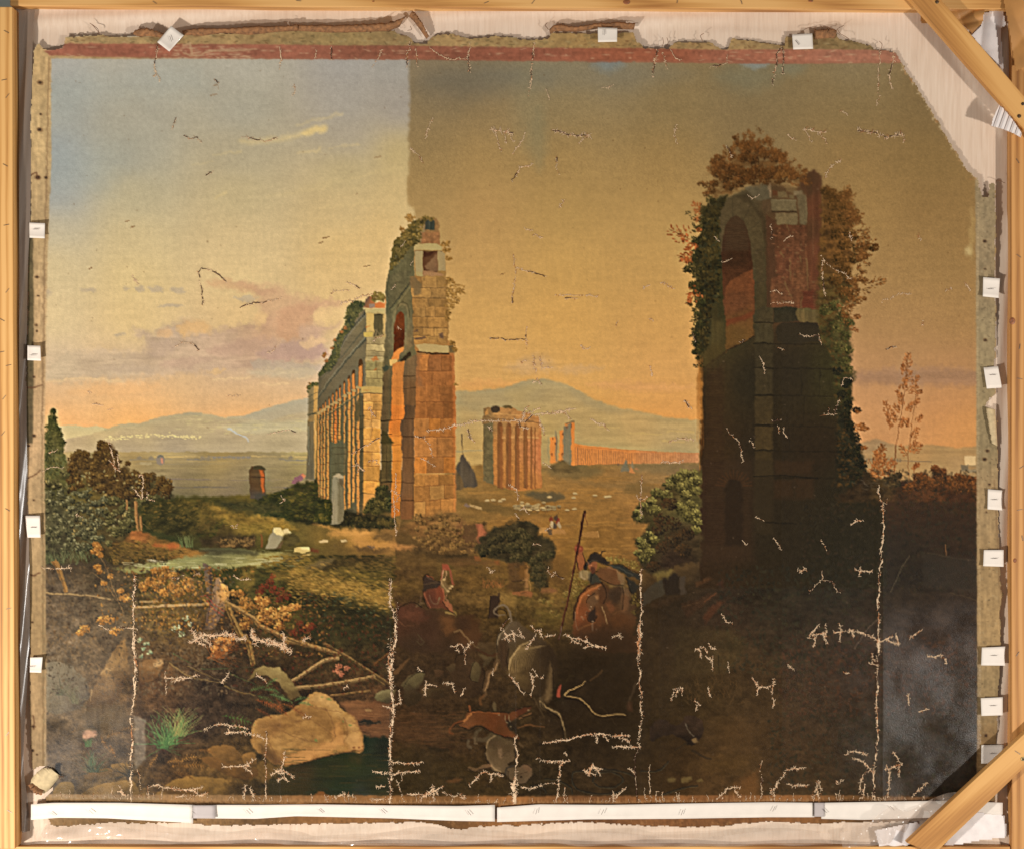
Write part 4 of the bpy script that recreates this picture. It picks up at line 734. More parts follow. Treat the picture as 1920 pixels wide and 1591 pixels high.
# path
fill(Mm('430,720 560,740 700,770 830,770 900,790 880,830 960,850 1070,870 1200,890 1190,915 1080,910 900,900 740,905 660,880 690,830 560,820 540,790 590,770'), [(630,1000,(190,142,76)),(680,1000,(196,144,76)),(700,1015,(180,132,66)),(770,1022,(160,112,66)),(640,1015,(150,116,58))], .92, 2.5, 5, 'h', .07)
fill(Mm('860,790 1000,790 1100,810 1000,850 900,830'), (116,88,50), .8, 3, 6, 'b', .15); fill(Mm('720,880 850,890 1000,905 900,930 760,920'), (84,64,40), .7, 3, 5)
fill(curve(Mm('830,885 860,878 890,890 860,902')), (92,76,62), .9, .8, 1.4)
for t in ('470,850 500,838 540,845 535,858 480,862', '630,840 670,835 680,848 640,852'): fill(Mm(t), (204,178,128), .9, .8, 1.3)
# pond
pond = np.vstack([K('845,1045 920,1030 1100,1010 1260,985 1400,955 1560,930 1500,900 1600,895 1750,900 1909,915'), Mm('0,930 120,930 300,935 420,940 470,945 400,975 270,985 120,1030 0,1045'), K('1909,1035 1750,1040 1600,1065 1450,1060 1300,1060 1150,1070 1050,1095 950,1080')])
fill(pond, [(230,1062,(140,134,82)),(300,1058,(154,150,94)),(380,1048,(154,152,98)),(440,1032,(104,104,70)),(440,1050,(164,158,100)),(490,1045,(166,154,92)),(520,1045,(142,128,74)),(560,1040,(104,88,48)),(400,1028,(72,70,50))], .98, 1.5, 2.5, 'h', .07)
for _ in range(120): x = prng.uniform(260, 560); y = prng.uniform(1028, 1062); line([(x, y), (x + prng.uniform(8, 34), y + prng.normal() * .6)], 1, [(190,184,134),(108,106,72),(170,166,112)][int(prng.integers(3))], .4, None, .3)
fill(Mm('70,935 170,940 120,1000 90,1000'), (176,170,110), .6, 1.5, 4); fill(Mm('350,945 410,942 400,965 330,970'), (206,176,108), .8, 1.5, 2)
fill(Mm('190,965 290,970 380,960 300,1000 210,995'), (62,50,30), .7, 2, 4)
# carved stones by the water
fill(Mm('75,905 110,800 140,750 185,748 212,820 150,900'), (156,146,116), 1, .8, 1.3); fill(Mm('140,748 190,748 218,810 160,800 130,780'), (224,204,146), 1, .8, 1.3); fill(Mm('150,900 215,830 190,900'), (112,92,66), .9, .8, 1.6); fill(Mm('200,765 240,750 270,790 255,800 210,800'), (212,192,138), 1, .8, 1.3); fill(Mm('205,800 300,790 330,850 260,890 200,880'), (84,74,42), .85, 2, 3, 'b', .2)
fill(Mm('285,900 330,890 395,892 405,925 350,935 285,930'), (200,176,112), 1, .8, 1.3); fill(Mm('330,892 395,892 400,910 340,912'), (226,204,142), .9, .6, 1.2); fill(Mm('405,905 465,905 470,928 405,928'), (108,62,38), .8, 1.5, 2.5); line(Mm('45,800 50,890'), 3, (142,82,48), .6, None, 1, 2)
# bank below the pond and near meadow
fill(K('1050,1100 1150,1075 1300,1065 1450,1065 1600,1070 1750,1045 1909,1030 1909,1200 1700,1230 1400,1180 1200,1180 1050,1150'), [(300,1080,(96,80,38)),(370,1075,(72,70,34)),(430,1075,(62,62,30)),(470,1075,(110,92,44)),(360,1095,(98,80,40))], .9, 3, 4, 'b', .25)
for x in range(330, 480, 5): tuft(x + prng.normal() * 2, 1074 + prng.normal() * 2 - (x > 430) * 4, 4, 11, [(48,52,26),(66,66,32),(92,84,42)], .4, 0, 1)
for _ in range(1500):
    x = prng.uniform(490, 740); y = prng.uniform(1040, 1180)
    f = NB[int(y), int(x)]; band = math.sin((y - .35 * x) * .06)
    c = [(56,50,26),(84,72,34),(118,98,44),(142,116,54)][int(min(max(1.6 + 1.6 * band + 1.5 * f + prng.normal() * .5, 0), 3.99))]
    if y > 1125 + .22 * (740 - x) * 0 + 25 * math.sin(x * .02): c = tuple(np.array(c) * .62)
    dab(x, y, prng.uniform(3, 7), 1.4, .25 + prng.normal() * .3, c3(c), .6)
fill(Mm('390,1055 560,1000 700,970 860,950 1000,960 1030,1000 850,1000 700,1030 560,1060'), (56,46,28), .65, 4, 8, 'b', .25); fill(curve(Mm('370,1040 480,1000 580,975 560,1010 450,1050')), (118,100,66), .7, 3, 6)
fill(Mm('330,1200 600,1260 850,1330 1000,1350 1000,1591 300,1591 330,1400'), (46,42,24), .55, 5, 18, 'b', .2)
for _ in range(60):
    x_, y_ = Mm('%f,%f' % (prng.uniform(330,1000), prng.uniform(1200,1500)))[0]; clump(x_, y_, 3, 3, [(52,56,38),(66,70,46),(80,82,54)], (1.4,2.6), a=.6)
for x, y in [(590,1240),(640,1280),(680,1270),(730,1270),(745,1240),(780,1220),(410,1240)]:
    x_, y_ = Mm('%d,%d' % (x, y))[0]; clump(x_, y_, 5, 8, [(44,50,36),(62,66,46)], (2,3.2), a=.7)
# left bank of the pond with fence posts
fill(K('900,830 1000,770 1060,765 1200,830 1330,870 1450,905 1560,930 1450,960 1300,975 1180,1000 1000,1020 850,1030 760,960 780,880'), [(260,1000,(160,102,56)),(300,1015,(128,96,48)),(350,1025,(136,102,52)),(240,1030,(104,82,42)),(280,1045,(78,64,36)),(220,1050,(70,58,34))], .95, 2.5, 4, 'b', .2)
leaves(K('800,880 1000,840 1300,900 1450,920 1200,990 860,1020'), 500, [(84,70,36),(112,90,44),(140,108,54),(60,52,28)], (2,4.5), .3, .25, .4, .6)
for x, y in [(1180,880),(1260,890),(1300,885),(800,860)]: fill(curve(K('%d,%d %d,%d %d,%d %d,%d' % (x-40,y,x,y-18,x+45,y,x,y+16))), (188,104,56), .6, 3, 5)
for _ in range(30): x_, y_ = K('%f,%f' % (prng.uniform(800,1250), prng.uniform(975,1025)))[0]; tuft(x_, y_, 3, 10, [(66,58,32),(96,82,44),(50,46,26)], .4)
for _ in range(16): x_, y_ = K('%f,%f' % (prng.uniform(1060,1240), prng.uniform(985,1005)))[0]; line([(x_,y_),(x_+8,y_+.5)], 1, (214,204,170), .5)
for _ in range(40): x_, y_ = K('%f,%f' % (1400 + prng.normal() * 26, 892))[0]; tuft(x_, y_, 1, 30, [(104,112,68),(84,92,54),(122,126,80)], .18, -.15, 1, .7)
for t, w in [('1018,555 1022,650 1035,760', 5.5), ('950,548 955,610', 4), ('1052,665 1058,760', 3.5)]:
    line(K(t), w, (150,112,66), .95, None, .8, 1.2); line(K(t) + (1.4, 0), w * .4, (104,72,40), .7, None, .8, 1)
line(K('1040,690 1110,750 1125,755'), 1.6, (156,128,82), .8, None, .6)
# cypress and hedge, left
fill(K('330,400 335,180 350,100 360,20 380,-60 400,-90 425,-70 440,0 470,60 488,110 490,200 510,260 500,420'), [(95,800,(92,94,54)),(110,770,(84,84,46)),(115,830,(84,82,48)),(95,860,(100,104,66)),(110,890,(84,86,50))], .97, 3, 3, 'v', .12)
cyp = K('330,400 335,150 355,40 375,-60 405,-130 425,-100 440,-10 470,40 488,110 490,220 515,300 500,420')
leaves(cyp, 520, [(66,66,36),(84,82,44),(104,100,56),(120,114,66)], (1.8,3.4), .5, 1.5, .5, .8)
clump(*K('405,-120')[0], 4, 30, [(76,74,40),(100,96,52)], (1.6,3))
for x, y, r in [(405,-110,22),(400,-60,34),(385,0,40),(420,20,40),(370,70,44),(440,70,44),(460,110,40),(360,130,44)]:
    clump(*K('%d,%d' % (x, y))[0], r / 3.977, 30, [(64,64,34),(80,78,42),(102,98,54)], (1.5,3), light=(-.8,-.3))
hed = K('330,390 420,400 500,300 560,200 620,170 690,220 740,150 760,110 830,120 880,190 900,300 950,290 970,330 1020,320 1040,360 1120,345 1200,370 1270,410 1280,470 1300,520 1150,545 1050,560 1040,700 980,780 900,850 760,900 690,1000 340,1020 330,700')
fill(hed, [(150,860,(86,66,36)),(200,850,(84,60,32)),(215,900,(78,58,32)),(300,905,(78,68,40)),(270,890,(76,62,34)),(240,930,(72,62,36)),(110,910,(78,76,42)),(140,930,(92,84,46)),(180,930,(98,84,44)),(110,970,(84,80,56)),(170,970,(86,76,44)),(220,970,(78,66,38)),(110,1030,(70,66,46)),(160,1030,(74,64,38)),(300,925,(66,62,40))], .97, 4, 5, 'b', .2)
for _ in range(330):
    while True:
        x, y = prng.uniform(84, 330), prng.uniform(835, 1040)
        if inside(hed, np.array([x]), np.array([y]))[0]: break
    warm = x > 130 and y < 930
    cols = [(50,38,22),(72,54,28),(96,74,38),(124,98,52)] if warm else [(48,44,26),(70,66,38),(94,88,52),(126,118,74)]
    if y > 920 and x < 200: cols = [(50,48,32),(72,70,46),(98,94,64),(138,134,98)]
    clump(x, y, prng.uniform(5, 10), 15, cols, (1.8,3.4), light=(-.4,-.8))
for x, y, r in [(600,190,34),(650,200,30),(760,120,28),(800,150,40),(850,200,40),(740,210,36),(960,270,20),(880,260,34),(1130,370,44),(1210,400,44),(1250,450,40),(560,220,34),(1010,350,36)]:
    clump(*K('%d,%d' % (x, y))[0], r / 3.977, 36, [(70,52,28),(92,70,36),(112,90,48)], (1.6,3.2))
for _ in range(70):                                            # bright leaf tips
    x, y = prng.uniform(88, 270), prng.uniform(880, 1010)
    if inside(hed, np.array([x]), np.array([y]))[0]: dab(x, y, 2.6, 1.5, prng.random() * 3, c3([(166,154,104),(150,144,104),(176,154,96)][int(prng.integers(3))]), .65)
for _ in range(60): x_, y_ = K('%f,%f' % (prng.uniform(340,690), prng.uniform(960,1020)))[0]; tuft(x_, y_, 2, 20, [(100,108,74),(72,74,46),(120,122,84)], .35, 0, 1.1, .7)
# shaded thicket below, with golden twigs, rails and posts
for _ in range(1500):
    x, y = prng.uniform(84, 420), prng.uniform(1060, 1260)
    f = NM[int(y), int(x)] + NB[int(y), int(x)] + prng.normal() * .4
    dab(x, y, prng.uniform(2, 4.5), prng.uniform(1.2, 2.4), prng.random() * 3.1, c3([(62,48,34),(84,68,48),(106,86,60),(76,54,32)][int(min(max(1.5 + 1.4 * f, 0), 3.99))]), .5)
GT = [(104,70,34),(142,98,48),(170,122,62),(190,144,78)]
for x, y, r in [(720,870,24),(740,900,30),(710,930,30),(750,950,26),(730,1040,26),(745,1070,24),(830,1110,22),(900,1220,28),(930,1270,34),(960,1280,20),(780,1160,22),(1170,1070,40),(1240,1060,36),(1130,1150,44),(1220,1120,50),(1300,1110,40),(1180,1180,50),(1080,1180,40),(1290,1190,44),(1400,1150,44),(1420,1190,40),(1340,1230,40),(1230,1230,36),(760,1440,40),(820,1430,40),(640,1500,36),(600,1530,30),(860,1520,40),(1790,1240,36),(1830,1300,44),(1870,1330,40),(1800,1360,36),(1860,1430,44),(1820,1480,36),(1740,1230,24)]:
    clump(*K('%d,%d' % (x, y))[0], r / 3.977, int(r * .9), GT, (1.8,3.4), light=(-.3,-.7), a=.85)
for x, y, r in [(40,1320,44),(80,1290,36),(20,1280,30),(60,1380,50),(120,1370,44),(160,1420,50),(210,1360,40),(270,1340,36),(310,1340,26),(230,1410,40),(180,1480,44),(100,1440,44),(40,1430,40)]:
    clump(*Mm('%d,%d' % (x, y))[0], r / 3.977, int(r * .95), [(112,74,36),(156,106,52),(190,140,74),(214,170,98)], (1.8,3.6), light=(-.3,-.7))
for x, y, r in [(130,1110,26),(110,1150,34),(60,1190,40),(140,1210,40),(200,1230,44),(30,1230,34),(170,1280,30),(240,1260,30),(300,1520,50),(380,1500,40),(420,1480,30),(330,1460,30)]:
    clump(*Mm('%d,%d' % (x, y))[0], r / 3.977, int(r * .7), [(84,40,24),(112,54,32),(96,60,34)], (1.8,3.2), a=.8)
for t in ('750,960 800,1050 850,1200 920,1380', '700,1080 790,1150 870,1290'): line(K(t), 1.4, (158,122,76), .6, None, 1)
for t, w, a in [('325,1232 480,1240 640,1250 820,1280', 3, .8), ('1050,1300 1180,1293', 2.4, .7), ('1000,1340 1200,1330 1400,1320 1560,1312', 5, .85), ('820,1280 1000,1290', 2, .4)]:
    line(K(t), w, (150,126,88), a, None, .8, 1.3); line(K(t) + (0, w * .5), 1.2, (84,64,42), .5, None, .8)
fill(K('385,1000 420,985 440,1000 475,1100 515,1220 490,1230 450,1130 410,1030'), (150,114,66), .95, .8, 1.4); line(K('400,1000 440,1070 495,1225'), 2, (92,66,40), .6)
# broken posts and fallen planks
fill(K('1520,1010 1545,1015 1580,1050 1590,1130 1580,1230 1550,1240 1530,1130'), (112,96,78), 1, .8, 1.3, 'v', .12); fill(K('1555,1020 1580,1050 1590,1130 1580,1225 1565,1150'), (66,54,44), .8, .8, 2)
fill(K('1615,1120 1640,1115 1665,1160 1700,1185 1722,1225 1700,1300 1680,1370 1640,1420 1600,1500 1530,1500 1545,1400 1580,1250'), [(405,1100,(146,120,94)),(400,1130,(122,96,76)),(420,1110,(196,148,86)),(410,1150,(108,84,66)),(395,1165,(96,76,60))], 1, .9, 1.4, 'v', .12)
fill(K('1640,1115 1665,1160 1700,1190 1720,1230 1705,1275 1680,1240 1660,1200'), (216,166,96), .85, 1, 1.6, 'v', .12); line(K('1600,1220 1570,1320 1545,1480'), 2, (74,56,44), .6); line(K('1640,1260 1610,1400'), 1.6, (172,148,118), .5)
for t in ('1545,1260 1620,1330 1680,1370','1550,1290 1600,1350 1670,1400','1500,1260 1580,1240'): line(curve(K(t), False, 5), 1.5, (146,72,52), .85, None, .4)
for t, w, c in [(np.vstack([K('1690,1300 1909,1430'), Mm('20,1470 150,1530 240,1591'), O('320,45 480,90 620,135')]), 9, (176,146,96)), (np.vstack([K('1700,1330 1750,1450 1820,1591'), N('1830,0 1870,90 1890,200')]), 11, (162,134,84)), (O('515,55 700,160 850,260 1000,355'), 6, (136,112,74)),
                (O('280,330 400,250 520,175 610,165'), 8, (176,150,106)), (O('310,385 500,368 700,335 880,300'), 8, (168,142,100)), (O('560,440 700,425 850,405'), 4.5, (140,112,74)), (O('240,15 450,90 620,130'), 6, (150,124,82)), (O('880,310 960,360'), 4, (132,108,70)), (O('890,210 960,150 990,130'), 6, (112,80,46))]:
    line(t, w * .92, tuple(np.array(c) * (.84, .80, .74)), .97, None, .3, 1.2); line(t + (0, w * .30), w * .38, tuple(np.array(c) * (.55, .5, .44)), .8, None, .3, 1.2); line(t + (0, -w * .26), 1.3, tuple(np.minimum(np.array(c) * (1.06, 1.0, .92), 255)), .75, None, .3)
for _ in range(900):
    x, y = prng.uniform(430, 732), prng.uniform(1150, 1300)
    dab(x, y, prng.uniform(1.8, 4), prng.uniform(1.2, 2), prng.random() * 3.1, c3([(50,38,22),(74,48,26),(96,62,34),(60,52,28),(88,44,28)][int(prng.integers(5))]), .45)
for x, y in [(620,220),(680,240),(600,260),(640,280)]: clump(*O('%d,%d' % (x, y))[0], 6, 12, [(150,92,66),(176,116,84)], (1.8,3.2))
# ---------------------------------------------------------------- foreground left: rocks, ferns, water
def rock(p, base, hi, lo, lx=-.5, ly=-.8, a=1.):
    p = np.asarray(p); r = poly_mask(p, 1.5, 1.8)
    m, (x0, y0, x1, y1) = r
    Y, X = np.mgrid[y0:y1, x0:x1].astype(np.float32)
    u = (X - p[:, 0].mean()) / max(np.ptp(p[:, 0]), 1) * 2; v = (Y - p[:, 1].mean()) / max(np.ptp(p[:, 1]), 1) * 2
    s = np.clip(.5 + .45 * (u * lx + v * ly) + .35 * NM[y0:y1, x0:x1] + .22 * NB[y0:y1, x0:x1], 0, 1)[..., None]
    c = np.where(s < .5, c3(lo) * (1 - 2 * s) + c3(base) * 2 * s, c3(base) * (2 - 2 * s) + c3(hi) * (2 * s - 1))
    m = (m * a)[..., None]; IMG[y0:y1, x0:x1] = IMG[y0:y1, x0:x1] * (1 - m) + c * m
# leaning slabs
rock(N('330,210 430,180 540,230 650,330 680,450 600,540 430,590 330,560'), (100,92,76), (128,120,102), (66,58,48), -.8, -.5, .8)
rock(N('640,540 700,380 780,240 860,100 930,10 960,120 960,260 900,440 800,560 700,620'), (92,70,44), (136,106,66), (60,44,30), -.3, -.8, .9); fill(N('780,290 830,240 870,180 900,60 940,20 930,120 870,220 800,310'), (142,110,66), .5, 2, 5)
rock(N('1040,200 1130,160 1210,165 1215,220 1180,300 1040,400'), (98,72,44), (132,102,68), (60,42,28), .2, -.8, .9); fill(curve(N('1150,200 1180,175 1215,185 1200,215 1165,225')), (160,132,94), .7, 2, 3)
fill(N('1050,380 1000,600 1060,650 1080,520'), (58,44,32), .6, 3, 8); fill(N('590,560 720,500 900,520 960,560 980,680 800,690 620,640'), (82,70,54), .7, 4, 12, 'v', .1)
for _ in range(650):                                           # scratchy dark thicket texture
    x, y = prng.uniform(86, 480), prng.uniform(1215, 1480); l = prng.uniform(4, 14); an = prng.choice([-1.2, -1.9, -1.5, .4, 2.7]) + prng.normal() * .3
    line([(x, y), (x + math.cos(an) * l, y + math.sin(an) * l)], 1.1, [(58,48,38),(96,80,62),(74,58,40),(110,92,66),(48,40,32)][int(prng.integers(5))], .4, (1,.4), .4)
for t in ('760,280 800,240 830,250', '690,380 680,480'): line(N(t), 1.5, (166,140,100), .5)
# big pale boulder and flat stone at the water
rock(curve(O('-20,640 120,590 250,560 370,470 400,430 450,412 520,430 600,490 660,560 720,570 760,640 800,740 800,790 815,830 770,865 700,850 640,870 500,890 420,920 300,960 200,962 120,940 60,880 -20,830'), True, 3), (158,118,66), (190,150,92), (104,70,38), -.1, -.4)
for t, c, a, s in [('380,480 450,425 530,450 640,560 700,640 640,600 540,520 440,480', (192,154,98), .6, 7), ('300,560 430,540 540,580 590,700 540,740 470,660 380,610', (122,86,46), .55, 9), ('560,740 600,640 650,700 660,780 600,780', (196,140,80), .5, 7), ('0,650 120,610 200,640 160,740 60,760', (128,90,50), .5, 10), ('120,760 300,720 480,760 400,820 200,860', (178,138,82), .45, 10), ('690,600 740,640 780,760 740,780 700,700', (200,158,100), .5, 7), ('20,800 100,820 140,930 60,880', (74,52,30), .6, 8)]:
    fill(curve(O(t)), c, a, 3, s, 'b', .1)
fill(O('200,900 350,850 480,800 600,760 660,740 670,800 560,850 430,890 420,920 300,955 210,950'), (196,144,86), .75, 2, 6, 'h', .06); fill(O('660,740 760,720 800,770 812,830 770,862 700,835'), (202,156,98), .7, 2, 5)
fill(O('100,840 150,860 190,950 130,945 60,890'), (92,66,40), .6, 2, 6)
for t in ('450,520 540,560 590,720 560,780', '300,640 400,620 500,680 590,740', '660,600 690,700 660,790', '200,700 330,760 460,790', '100,780 150,880', '380,500 480,540 640,560'): line(curve(O(t), False), 2, (120,84,50), .55, (1,.5), 2, 2)
line(O('210,950 300,958 420,918 600,870 800,840'), 2.5, (104,68,38), .6, None, 1.2, 2)
for x, y, rx, ry in [(550,470,18,8),(500,455,8,5),(710,660,14,6),(650,630,8,5),(450,770,12,8)]: fill(curve(O('%d,%d %d,%d %d,%d %d,%d' % (x-rx,y,x,y-ry,x+rx,y+4,x,y+ry))), (104,120,66), .7, 1, 2)
for x, y in [(735,828),(770,826),(800,820)]: dab(*O('%d,%d' % (x, y))[0], 2.5, 2, 0, c3((120,76,44)), .6)
rock(np.vstack([O('0,245 60,220 180,230 220,270 300,370 340,440 260,470 170,350 80,290 0,290'), N('1909,300 1850,340')]), (128,108,66), (160,140,90), (80,64,38), .3, -.8)
rock(O('880,460 900,420 950,395 1050,400 1000,490 900,480'), (112,100,66), (148,134,92), (66,56,38), -.3, -.8); rock(O('1080,360 1150,290 1240,265 1250,330 1200,400 1110,400'), (98,86,58), (126,112,76), (58,48,34), -.3, -.6, .9)
# red mud bank and dark pool
fill(O('620,490 700,475 880,485 1000,500 1000,750 850,745 790,730 740,610 680,560'), [(670,1320,(128,88,56)),(700,1330,(122,82,52)),(690,1350,(112,74,48)),(700,1375,(120,82,54)),(720,1320,(116,78,50))], .92, 2, 4, 'h', .1)
fill(curve(O('770,625 860,625 930,640 860,655 780,655')), (40,38,30), .85, 2, 3); fill(curve(O('800,720 900,735 990,745 900,750')), (52,42,30), .7, 2, 3); fill(O('810,545 845,532 868,545 862,558 820,560'), (150,114,74), .9, 1, 1.6)
for _ in range(60): x = prng.uniform(660, 730); y = prng.uniform(1312, 1378); line([(x,y),(x+prng.uniform(6,24),y+1)], 1.6, [(146,102,66),(98,66,42),(132,94,62)][int(prng.integers(3))], .4, None, .8)
fill(np.vstack([O('805,745 990,755 990,1220 700,1225 560,1215 380,1205 100,1210 90,1100 130,1020 220,970 400,930 600,875 800,870 815,830')]), [(690,1395,(38,46,32)),(720,1400,(30,34,24)),(660,1420,(46,50,24)),(620,1440,(44,46,24)),(560,1445,(62,50,28)),(700,1440,(40,46,28)),(640,1470,(36,44,26)),(560,1480,(48,42,22)),(710,1470,(46,46,26)),(600,1490,(40,42,26)),(680,1492,(48,52,44))], .96, 2, 3, 'h', .1)
for _ in range(140): x = prng.uniform(520, 728); y = prng.uniform(1400, 1496); line([(x,y),(x+prng.uniform(8,40),y+prng.normal())], 1.4, [(62,58,30),(34,42,28),(72,56,28),(48,58,44)][int(prng.integers(4))], .35, None, .5)
fill(curve(O('440,1180 490,1150 530,1170 560,1195 500,1205')), (112,74,38), .9, 1, 2); fill(curve(O('395,1195 420,1185 440,1200 420,1206')), (104,70,38), .8, 1, 2); fill(curve(O('640,1180 720,1170 800,1190 700,1205')), (72,52,28), .6, 3, 5); fill(O('700,870 800,865 805,930 780,960 720,930'), (66,56,32), .5, 3, 8)
fill(O('60,920 130,950 210,975 150,1040 60,1080 -40,1060 -40,960'), (112,84,44), .8, 3, 5, 'f', .08)
# sandy foreground with fern fronds
for t, c in [('400,1190 440,1100 540,1080 560,1150 520,1190', (132,106,60)), ('620,1195 700,1120 850,1080 1000,1080 1000,1190', (136,106,58)), ('830,960 950,940 980,1000 900,1020', (124,96,52)), ('1200,1150 1280,1080 1420,1040 1560,1050 1680,1060 1760,1150 1740,1200 1200,1210', (134,102,54)), ('1560,830 1680,805 1750,830 1820,900 1850,960 1700,960 1600,900', (126,92,50)), ('1800,890 1860,865 1909,880 1909,960 1850,960', (134,98,52)), ('1500,920 1600,900 1750,960 1909,980 1909,1050 1750,1050', (104,74,40)), ('660,1000 780,980 860,1000 760,1060 640,1080', (108,84,48))]:
    rock(curve(N(t)), c, tuple(np.minimum(np.array(c) * 1.2, 255)), tuple(np.array(c) * .6), -.2, -.8, .85)
fill(N('1200,1120 1400,1130 1560,1150 1500,1195 1250,1200'), (72,50,30), .5, 4, 8, 'f', .12); fill(N('1690,1100 1909,1100 1909,1200 1700,1200'), (50,38,22), .6, 4, 10)
def fern(x, y, an, l, col, bend=.5):
    pts = []
    for k in range(9):
        t = k / 8; a2 = an + bend * t; pts.append((x, y)); x += math.cos(a2) * l / 8; y += math.sin(a2) * l / 8
        for sd in (-1, 1):
            w = l * .18 * math.sin(math.pi * min(t + .12, 1)) + 1; aa = a2 + sd * 1.0
            line([(x, y), (x + math.cos(aa) * w, y + math.sin(aa) * w)], 1.3, tuple(np.array(col) * prng.uniform(.7, 1.25)), .75, (1,.4), .2)
    line(pts, 1.1, tuple(np.array(col) * .8), .7)
for t, an, l, c, b in [('1250,940',-.5,26,(150,108,58),.8),('1280,970',-.3,34,(146,104,56),.7),('1350,930',-.6,34,(170,124,66),.9),('1380,960',-.2,40,(150,106,54),.6),('1300,1010',.1,36,(120,84,46),.5),('1480,850',-.2,30,(140,96,50),.8),('800,760',-.8,28,(132,98,56),.9),('900,700',-.4,32,(118,90,56),.7),('760,740',1.2,26,(138,100,56),-.3),('830,800',1.4,22,(134,96,52),-.4),('530,720',-.7,30,(104,80,48),1),('1180,870',2.0,30,(150,110,60),.3)]:
    fern(*N(t)[0], an, l, c, b)
for t, an, l, c, b in [('60,400',-.2,26,(96,124,72),.7),('100,430',.1,34,(104,132,78),.5),('150,440',.2,30,(110,130,76),.4),('80,380',-1.0,24,(92,116,66),.6),('290,480',-.6,24,(98,120,70),.8),('310,500',-.2,26,(104,126,74),.6),('-40,410',-.5,28,(92,112,62),.5),('10,440',.3,30,(90,106,58),.3)]: fern(*O(t)[0], an, l, c, b)
for t, an, l, c, b in [('0,470',.2,34,(150,84,44),.5),('60,490',.3,40,(156,90,48),.5),('120,500',.4,36,(146,82,42),.5),('200,500',.2,28,(150,92,50),.5),('270,540',.3,34,(146,92,50),.4),('0,540',.3,30,(120,70,40),.4),('150,460',.9,24,(132,76,40),.3)]: fern(*O(t)[0], an, l, c, b)
fern(*N('1660,590')[0], .1, 56, (92,116,58), .35); fern(*N('1720,640')[0], .5, 40, (86,98,52), .2)
for x, y, n, h, cols, sp, ln in [(1250,800,60,60,[(70,104,62),(92,124,76),(54,80,48),(112,134,84)],.75,.1),(1330,740,50,55,[(112,116,70),(84,108,64),(134,130,82)],.4,.15),(1230,830,40,48,[(58,88,54),(80,108,64)],1.1,.5),(700,1010,50,32,[(66,76,58),(86,92,66),(54,58,46)],.9,0),(660,820,24,20,[(84,104,66),(64,86,54)],.5,0),(690,960,20,30,[(96,108,78),(72,86,60)],.3,0),(970,1040,30,36,[(66,56,36),(50,44,30)],.8,-.6),(1600,160,70,40,[(126,78,42),(152,98,54),(100,60,34)],.7,.9),(1640,130,40,44,[(146,94,52),(112,68,36)],.5,1.0),(560,500,30,34,[(96,92,70),(76,74,56)],.5,0),(450,440,30,36,[(88,86,66),(70,68,52)],.6,.2)]:
    x_, y_ = N('%d,%d' % (x, y))[0]; tuft(x_, y_, n, h, cols, sp, ln, 1.3, .75)
for t, w, c in [('1270,200 1400,290 1560,330 1680,350', 3, (128,106,66)), ('1680,370 1780,410 1909,440', 3, (132,110,68)), ('1400,220 1600,310 1700,345', 2, (112,92,56)), ('1500,240 1620,240 1909,230', 1.6, (66,80,50)), ('1720,280 1909,360', 2, (80,92,54)), ('1300,130 1440,210', 2, (66,84,52))]:
    line(curve(N(t), False), w, c, .6, (1,.4), 1)
for x, y in [(1120,120),(1100,60),(1080,90),(1060,150),(1050,30)]: clump(*N('%d,%d' % (x, y))[0], 5, 8, [(84,92,72),(116,124,96),(150,146,112)], (1.8,3))
for x, y in [(1650,20),(1700,40),(1620,40),(1730,10),(1680,90),(1600,90)]: clump(*N('%d,%d' % (x, y))[0], 7, 10, [(168,112,60),(196,140,80),(140,88,46)], (2.4,4.6))
for x, y in [(1340,1490),(1390,1420),(1420,1470),(1360,1540),(1300,1500)]: clump(*K('%d,%d' % (x, y))[0], 6, 8, [(96,104,76),(150,150,116),(70,78,54)], (1.8,3))
fill(curve(N('620,740 640,710 700,700 725,710 720,740 650,765')), (176,136,112), .8, 2, 3, 'b', .3)
# lamp glare on the lower left varnish, painted in as pale haze
hz = (112,100,84)
fill([(84,1100),(240,1080),(246,1240),(220,1360),(170,1440),(84,1450)], hz, .20, 8, 50, 'mv', .1); fill([(252,1340),(272,1345),(276,1420),(255,1440)], (150,140,128), .5, 2, 4, 'f', .1)
# white carved stele by the arcade
fill(Mm('565,722 568,400 575,360 620,348 655,362 658,420 655,690 610,720'), [(625,900,(150,142,116)),(640,900,(128,118,92)),(625,970,(142,132,104))], 1, .8, 1.3, 'v', .08); fill(Mm('612,410 655,400 655,690 612,718'), (116,106,78), .85, .6, 1.6, 'v', .08); fill(curve(Mm('575,365 620,345 655,365 652,380 610,375')), (176,160,128), .9, .8, 1.3); fill(curve(Mm('620,385 640,378 652,410 645,440 625,420')), (104,90,66), .8, .8, 1.5)
# shrub at the arcade's foot
sh = Mm('810,640 830,560 880,530 895,460 930,430 975,450 985,500 1010,540 1005,620 960,650 880,660')
fill(sh, (62,56,30), .97, 3, 3, 'b', .25)
for x, y, r in [(920,460,26),(960,450,26),(940,500,34),(880,550,34),(850,590,34),(920,580,44),(970,580,36),(900,630,36),(830,620,26),(985,540,26)]: clump(*Mm('%d,%d' % (x, y))[0], r / 3.977, 34, [(42,40,22),(62,58,30),(88,80,42),(112,98,52)], (1.6,3), light=(-.3,-.8))
leaves(Mm('480,600 560,560 570,700 430,700'), 100, GR, (2,4)); leaves(Mm('660,660 1040,680 1030,760 680,740'), 200, [(36,34,20),(54,50,28),(84,72,38)], (2,4), .4)
fill(Mm('900,700 1000,690 1040,720 960,735'), (112,92,46), .6, 3, 5)
